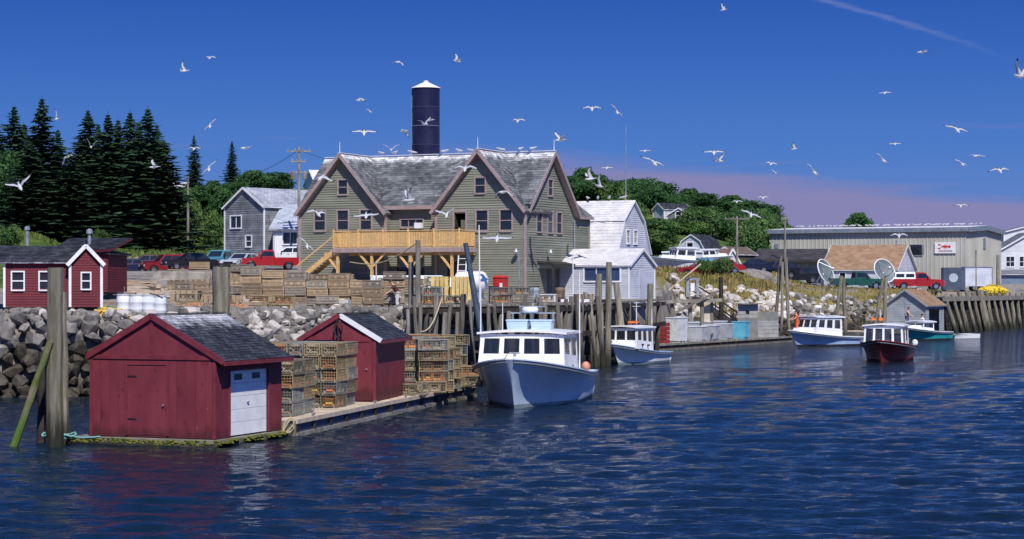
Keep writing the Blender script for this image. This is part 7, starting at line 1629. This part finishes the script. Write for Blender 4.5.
# ------------------------------------------------------------------ people
def skin_part(name, joints, edges, mat, parent):
    me = bpy.data.meshes.new(name); me.from_pydata([j[:3] for j in joints], edges, []); o = link(name, me, parent)
    sm = o.modifiers.new('skin', 'SKIN'); sm.use_smooth_shade = True; ss = o.modifiers.new('sub', 'SUBSURF'); ss.levels = 1; ss.render_levels = 2
    for v, j in zip(me.skin_vertices[0].data, joints): v.radius = (j[3], j[3] * (j[4] if len(j) > 4 else 1)); 
    me.skin_vertices[0].data[0].use_root = True; me.materials.append(mat); return o
skin_m = M('skin', (.50, .30, .21), None, 4, .6); hair_m = M('brown_hair', (.05, .03, .02), None, 8, .8)
def person(label, loc, rz, bend, shirt, trousers, hat=None, arm=.6):
    """standing figure; bend = forward lean of the trunk in radians, arm = swing of the arms"""
    t = thing('person', label, 'person', loc, rz)
    sb, cb_ = math.sin(bend), math.cos(bend); up = lambda h: V(h * sb, 0, .92 + h * cb_)
    pel, wst, chs, nk, hd = up(0), up(.16), up(.38), up(.54), up(.68)
    hip = [V(.0, s * .10, .88) for s in (-1, 1)]; kn = [V(.05 + .02 * s, s * .12, .49) for s in (-1, 1)]; an_ = [V(-.03 + .03 * s, s * .13, .08) for s in (-1, 1)]; toe = [V(.14 + .03 * s, s * .15, .04) for s in (-1, 1)]
    shd = [up(.46) + V(0, s * .19, 0) for s in (-1, 1)]; elb = [p + V(math.sin(arm) * .28, s * .05, -math.cos(arm) * .28) for p, s in zip(shd, (-1, 1))]; wr_ = [p + V(math.sin(arm + .5) * .25, 0, -math.cos(arm + .5) * .25) for p in elb]; hn = [p + V(math.sin(arm + .5) * .09, 0, -math.cos(arm + .5) * .09) for p in wr_]
    J = [(*pel, .13), (*wst, .12), (*chs, .145), (*nk, .055), (*(nk.lerp(hd, .45)), .07), (*hd, .10), (*(hd + (hd - nk) * .55), .07)]; E = [(0, 1), (1, 2), (2, 3), (3, 4), (4, 5), (5, 6)]
    for i in range(2):
        k = len(J); J += [(*shd[i], .06), (*elb[i], .045), (*wr_[i], .032), (*hn[i], .04, .5)]; E += [(2, k), (k, k + 1), (k + 1, k + 2), (k + 2, k + 3)]
        for f in range(5):
            m_ = len(J); o_ = V(.03 * (f == 4), (f - 1.5) * .018 if f < 4 else (.04 if i == 0 else -.04), 0); J += [(*(hn[i] + o_ + (hn[i] - wr_[i]) * .5), .010), (*(hn[i] + o_ * 1.1 + (hn[i] - wr_[i]) * (.85 + .1 * (f in (1, 2)) - .3 * (f == 4))), .008)]; E += [(k + 3, m_), (m_, m_ + 1)]
        k = len(J); J += [(*hip[i], .095), (*kn[i], .065), (*an_[i], .045), (*toe[i], .04)]; E += [(0, k), (k, k + 1), (k + 1, k + 2), (k + 2, k + 3)]
    skin_part('body', J, E, skin_m, t)
    skin_part('shirt', [(*(pel + V(0, 0, .02)), .15), (*wst, .145), (*chs, .168), (*up(.47), .11)] + [(*p, .078) for p in shd] + [(*e.lerp(p, .25), .066) for e, p in zip(elb, shd)], [(0, 1), (1, 2), (2, 3), (2, 4), (2, 5), (4, 6), (5, 7)], shirt, t)
    skin_part('trousers', [(*(pel - V(0, 0, .01)), .152)] + [(*p, .115) for p in hip] + [(*p, .085) for p in kn] + [(*p, .07) for p in an_], [(0, 1), (0, 2), (1, 3), (2, 4), (3, 5), (4, 6)], trousers, t)
    for i in range(2): mb = MB(); mb.ell((an_[i] + toe[i]) / 2 + V(.01, 0, -.01), (.15, .055, .055), 8, 5); mb.build('boot', blk, t, True)
    mb = MB(); hc = hd + (hd - nk).normalized() * .03; ax = (hd - nk).normalized(); fw = V(ax.z, 0, -ax.x); mb.ell(hc + ax * .035 - fw * .02, (.105, .095, .10), 10, 6); mb.build('hair' if hat is None else 'cap', hair_m if hat is None else hat, t, True)
    mb = MB(); fc = hd + fw * .1
    mb.ell(fc + fw * .01 - ax * .01, (.02, .014, .03), 6, 4); mb.build('nose', skin_m, t, True)
    mb = MB(); [mb.ell(fc - fw * .008 + ax * .02 + V(0, s * .035, 0), (.012, .014, .009), 6, 4) for s in (-1, 1)]; mb.build('eyes', blk, t)
    mb = MB(); mb.ell(fc - fw * .006 - ax * .055, (.012, .028, .007), 6, 4); mb.build('mouth', M('lips', (.36, .12, .10), None, 5, .6), t)
    mb = MB(); [mb.ell(hd + V(0, s * .1, 0), (.025, .012, .035), 6, 4) for s in (-1, 1)]; mb.build('ears', skin_m, t, True)
    return t
blue_j = M('jeans', (.07, .11, .20), None, 8, .85); pale_tr = M('pale_trousers', (.52, .50, .46), None, 8, .8); dk_sh = M('dark_maroon_shirt', (.07, .025, .022), None, 8, .8); oilskin = M('oilskin_orange', (.62, .12, .03), None, 4, .4)
person('person in dark red shirt and pale trousers stooping beside the trap stacks', P(398, 311, 105), R(185), .55, dk_sh, pale_tr, None, .5)
person('person in orange oilskins standing on the third white boat', Vector((X(798, 150), 150.6, .95)), R(200), .15, oilskin, oilskin, M('dark_cap', (.03, .03, .05), None, 5, .8), .7)
person('person in blue shirt inside the wheelhouse of the third white boat', Vector((X(815, 152), 152.9, .32)), R(200), .05, M('blue_shirt', (.10, .28, .50), None, 5, .8), blue_j, None, .3)
person('person in tan clothing standing on the teal boat bow', Vector((X(907.5, 172), 172.2, .95)), R(-20), .2, M('tan_shirt', (.50, .34, .22), None, 5, .8), blue_j, None, .5)
person('person in white shirt standing amidships on the teal boat', Vector((X(925, 173.5), 173.9, .35)), R(160), .25, M('white_shirt', (.68, .68, .68), None, 5, .8), blue_j, None, .8)

# ------------------------------------------------------------------ gulls
g_white = M('gull_white', (.84, .84, .84), (.88, .88, .88), 4, .75, trans=.5); g_grey = M('gull_grey', (.72, .73, .75), (.78, .79, .80), 4, .75, trans=.5); g_black = M('gull_black', (.03, .03, .035), None, 4, .8); g_bill = M('gull_bill', (.65, .42, .06), None, 4, .5)
def gull_mesh(pose, seed=0, young=False):
    """one continuous bird: lofted body, tail fan, two two-jointed wings. x = forward"""
    mb = MB(); n = 10
    ring = [(-.30, .010, .0), (-.24, .035, .0), (-.13, .062, -.004), (0, .078, -.008), (.11, .068, -.002), (.18, .046, .012), (.215, .043, .020), (.25, .036, .022), (.275, .016, .018)]
    vs = [V(x, r * math.cos(6.283 * i / n), zc + r * .92 * math.sin(6.283 * i / n)) for x, r, zc in ring for i in range(n)]
    mb.add(vs, [(k * n + i, (k + 1) * n + i, (k + 1) * n + (i + 1) % n, k * n + (i + 1) % n) for k in range(len(ring) - 1) for i in range(n)])
    mb.add([V(-.24, -.03, .012), V(-.42, -.075, .0), V(-.44, 0, .004), V(-.42, .075, .0), V(-.24, .03, .012), V(-.24, 0, -.01)], [(0, 1, 2, 3, 4), (0, 5, 2, 1), (5, 4, 3, 2)])
    mb.mi = 3; mb.tube((.268, 0, .018), (.325, 0, .008), .013, .004, 6)
    mb.mi = 2; mb.ell((.235, .036, .034), (.007, .004, .007), 5, 3); mb.ell((.235, -.036, .034), (.007, .004, .007), 5, 3)
    a1, a2, sw_ = {'glide': (12, -14, .10), 'level': (4, -4, .05), 'up': (48, 20, .02), 'high': (66, 50, .0), 'down': (-8, -44, .06), 'bow': (22, -34, .10), 'stand': (0, 0, 0)}[pose]
    if pose == 'stand':
        mb.mi = 1
        for s in (-1, 1): mb.ell((-.10, s * .062, .012), (.26, .026, .056), 9, 5)
        mb.mi = 2; mb.ell((-.36, 0, .03), (.10, .03, .016), 6, 4)
        mb.mi = 3
        for s in (-1, 1): mb.tube((.0, s * .03, -.06), (.01, s * .03, -.20), .007, .007, 5); mb.add([V(.0, s * .03, -.198), V(.06, s * .03 - .025, -.2), V(.06, s * .03 + .025, -.2)], [(0, 1, 2)])
    else:
        for s in (-1, 1):
            st_ = []                                       # spanwise stations: shoulder, elbow-wrist, tip
            y, z = .05, .03; secs = [(0, .17, .09, 0)]
            pts = [(.05, .03, .10, .20)]
            segs = [(.10, a1, .11, .19), (.12, a1, .13, .17), (.10, a1 * .5 + a2 * .5, .15, .15), (.12, a2, .11, .125), (.12, a2, .04, .09), (.10, a2 - 4, -.06, .045)]
            sta = [(V(.09, s * y, z), .25)]
            for ln, an2, xl, ch in segs:
                ch *= 1.3; y += ln * math.cos(R(an2)); z += ln * math.sin(R(an2)); sta.append((V(xl - sw_, s * y, z), ch))
            prev = None
            for k, (p, ch) in enumerate(sta):
                row_ = [p, p + V(-ch * .35, 0, .016 * (1 - k / 8)), p + V(-ch, 0, -.004), p + V(-ch * .4, 0, -.006)]
                b0 = len(mb.v); mb.v += [tuple(q) for q in row_]
                if prev is not None:
                    mt_ = [1, 1, 0, 0]
                    if k >= 6: mt_ = [2, 2, 2, 2]
                    for j in range(4): mb.f.append((prev + j, prev + (j + 1) % 4, b0 + (j + 1) % 4, b0 + j)); mb.m.append(mt_[j])
                prev = b0
            mb.f.append(tuple(prev + j for j in range(4))); mb.m.append(2)
    return mb.mesh('gull', [g_white if not young else g_grey, g_grey, g_black, g_bill], True)
GM = {k: gull_mesh(k) for k in ('glide', 'level', 'up', 'high', 'down', 'bow', 'stand')}
def gull(label, px, py, w, pose, yaw=0, roll=0, pitch=0, dmax=None, group='gulls in flight', d=None):
    """w = apparent span in pixels; the span of a gull (about 1.3 m) sets its distance"""
    d = d or max(70, min(260, 1.22 * F / w))
    if dmax: d = min(d, dmax)
    p = P(px, py, d); o = link('gull', GM[pose], scale=(1.28,) * 3, loc=p, rot=(R(roll), R(pitch), R(yaw))); tag(o, label, 'gull', group); return o
GL = [(723, 10, 10, 'high', 150, 20, 'highest gull, near the top edge right of centre'), (184, 71, 12, 'high', 210, 35, 'gull with raised wings high above the spruces'), (210, 58, 9, 'bow', 250, 0, 'small gliding gull just above the one over the spruces'),
      (398, 62, 11, 'down', 60, 10, 'gull left above the silo cap'), (457, 61, 12, 'up', 30, 25, 'gull right above the silo cap'), (360, 100, 12, 'bow', 200, -8, 'gull left of the silo, upper of a close pair'), (371, 112, 8, 'up', 70, 0, 'tiny gull, lower of the close pair left of the silo'),
      (364, 133, 17, 'glide', 275, 0, 'gull gliding with spread wings above the left gable'), (404, 131, 11, 'down', 160, 20, 'gull just left of the silo side'), (425, 124, 13, 'up', 310, 15, 'left gull crossing the front of the silo'), (430, 120, 11, 'level', 200, 0, 'right gull crossing the front of the silo'),
      (210, 126, 14, 'glide', 275, 48, 'steeply banking gull between spruces and silo'), (57, 119, 10, 'high', 80, 30, 'gull beside the tip of the tallest left spruce'), (91, 147, 12, 'high', 100, 10, 'gull against the spruces with raised wings'), (67, 157, 10, 'down', 60, -30, 'faint gull against the gap in the spruces'),
      (20, 187, 21, 'up', 300, 25, 'large gull flying low at the far left against trees'), (154, 167, 13, 'up', 200, -20, 'gull against the right edge of the spruces'), (194, 149, 10, 'bow', 260, 0, 'small gull beside the lone left spruce'), (209, 169, 15, 'glide', 280, 50, 'banking gull below the lone left spruce'),
      (245, 148, 15, 'level', 230, 5, 'gull over the skyline left of the utility pole'), (518, 121, 11, 'bow', 250, 0, 'small gull right of the silo above the right gable'), (560, 140, 16, 'up', 210, -12, 'gull just above the right end of the green roof'),
      (592, 109, 14, 'bow', 268, 0, 'left of the pair of gulls right of the silo'), (617, 112, 14, 'glide', 275, -50, 'right, banking gull of the pair right of the silo'), (645, 151, 7, 'level', 250, 0, 'tiny gull above the hill wood'), (654, 163, 19, 'glide', 290, -20, 'gull gliding over the hill wood by the thin aerial'),
      (590, 179, 11, 'high', 200, 20, 'gull above the white gambrel roof, left of two'), (599, 186, 12, 'high', 130, -40, 'gull above the white gambrel roof, right of two'), (607, 168, 9, 'level', 250, 0, 'faint gull over trees beside the green roof'), (714, 153, 14, 'glide', 265, 0, 'upper left gull of the group over the lavender haze'),
      (719, 161, 14, 'up', 320, 15, 'dark-winged gull just under the upper left one over the haze'), (771, 164, 9, 'bow', 250, -10, 'small gull right of centre above the haze edge'), (776, 173, 8, 'up', 70, 0, 'smaller gull under the one above the haze edge'), (794, 149, 9, 'high', 160, 10, 'gull with lifted wings right of centre sky'), (814, 172, 17, 'glide', 285, -42, 'gull banking steeply over the warehouse left end'),
      (763, 198, 9, 'bow', 270, 0, 'gull just above the round hill trees'), (737, 202, 8, 'bow', 255, 0, 'gull against the left of the round hill trees'), (751, 215, 15, 'glide', 260, -25, 'gull against the dark trees by the crossarm pole'), (922, 52, 14, 'level', 200, 5, 'high gull right of the aircraft trail'), (885, 93, 9, 'level', 240, 0, 'small dim gull in the right sky'),
      (1019, 76, 22, 'high', 120, 15, 'large gull cut by the right edge'), (957, 130, 18, 'glide', 280, -14, 'gull with long dark wings in the right sky'), (883, 160, 15, 'glide', 285, -38, 'gull banking alone at right above the haze'), (895, 144, 6, 'level', 260, 0, 'tiny speck of a gull at right'), (962, 164, 13, 'glide', 285, -25, 'left of two gulls flying together at right'),
      (977, 156, 15, 'level', 215, -8, 'right of two gulls flying together at right'), (1000, 171, 15, 'bow', 275, 4, 'gliding gull at far right above the warehouse'), (961, 206, 10, 'bow', 250, 0, 'pale gull just above the warehouse roof'), (497, 239, 20, 'level', 268, 0, 'gull gliding in front of the right gable wall'),
      (318, 214, 15, 'bow', 300, -10, 'gull in front of the left gable windows'), (366, 216, 16, 'level', 275, 6, 'gull in front of the third left gable window'), (409, 200, 15, 'high', 200, 0, 'gull with raised wings before the lower roof edge'), (447, 215, 17, 'up', 260, 10, 'gull in front of the right end of the balcony windows'),
      (307, 246, 15, 'glide', 280, -48, 'gull before the lower left wall of the green building'), (321, 178, 15, 'down', 240, 0, 'gull before the left rake of the left gable'), (465, 169, 16, 'bow', 265, 0, 'gull before the left rake of the right gable'), (503, 192, 15, 'down', 230, 0, 'gull in front of the right gable just below its attic window'), (899, 236, 13, 'bow', 260, 0, 'gull in front of the warehouse wall'),
      (391, 150, 14, 'up', 100, 0, 'gull settling on the green building ridge left of the silo')]
for px, py, w, pose, yaw, roll, lb in GL:
    dm = None
    if 300 < px < 530 and py > 150: dm = 122
    if px < 110 and py > 100: dm = 170
    if 590 <= px <= 600 and py > 170: dm = 140
    gull(lb, px, py, w * 1.15, pose, yaw, roll, 32 if 240 <= yaw <= 300 else (-10 if 60 <= yaw <= 130 else 8), dm)
rg2 = random.Random(9)
def perch(n, a, b_, label, group, dz=.2):
    a, b_ = Vector(a), Vector(b_)
    for i in range(n):
        p = a.lerp(b_, (i + rg2.uniform(.1, .9)) / n); o = link('gull', GM['stand'], loc=p + V(0, 0, dz), rot=(0, R(-12), rg2.uniform(0, 6.3)), scale=(1.15,) * 3); tag(o, '%s, %s from %s' % (label, ordn(i), 'left' if b_.x > a.x else 'right'), 'gull', group)
mw = Matrix.Translation(O0) @ Matrix.Rotation(RB, 4, 'Z')
perch(9, mw @ V(3.6, 4.25, HR + .26), mw @ V(17.8, 4.25, HR + .26), 'gull standing on the ridge of the large green building', 'gulls on the green building ridge')
gm = Matrix.Translation((X(616, 151), 151, 0)) @ Matrix.Rotation(R(65), 4, 'Z')
perch(6, gm @ V(3.5, .2, 11.2), gm @ V(3.5, 7, 11.2), 'gull standing on the ridge of the white gambrel building', 'gulls on the gambrel ridge')
wm_ = Matrix.Translation((wh_.location.x, wh_.location.y, 0)) @ Matrix.Rotation(wh_.rotation_euler.z, 4, 'Z')
perch(38, wm_ @ V(WW_ / 2, .2, hR_ + .12), wm_ @ V(WW_ / 2, LL_ - .5, hR_ + .12), 'gull standing along the warehouse ridge', 'gulls on the warehouse ridge')
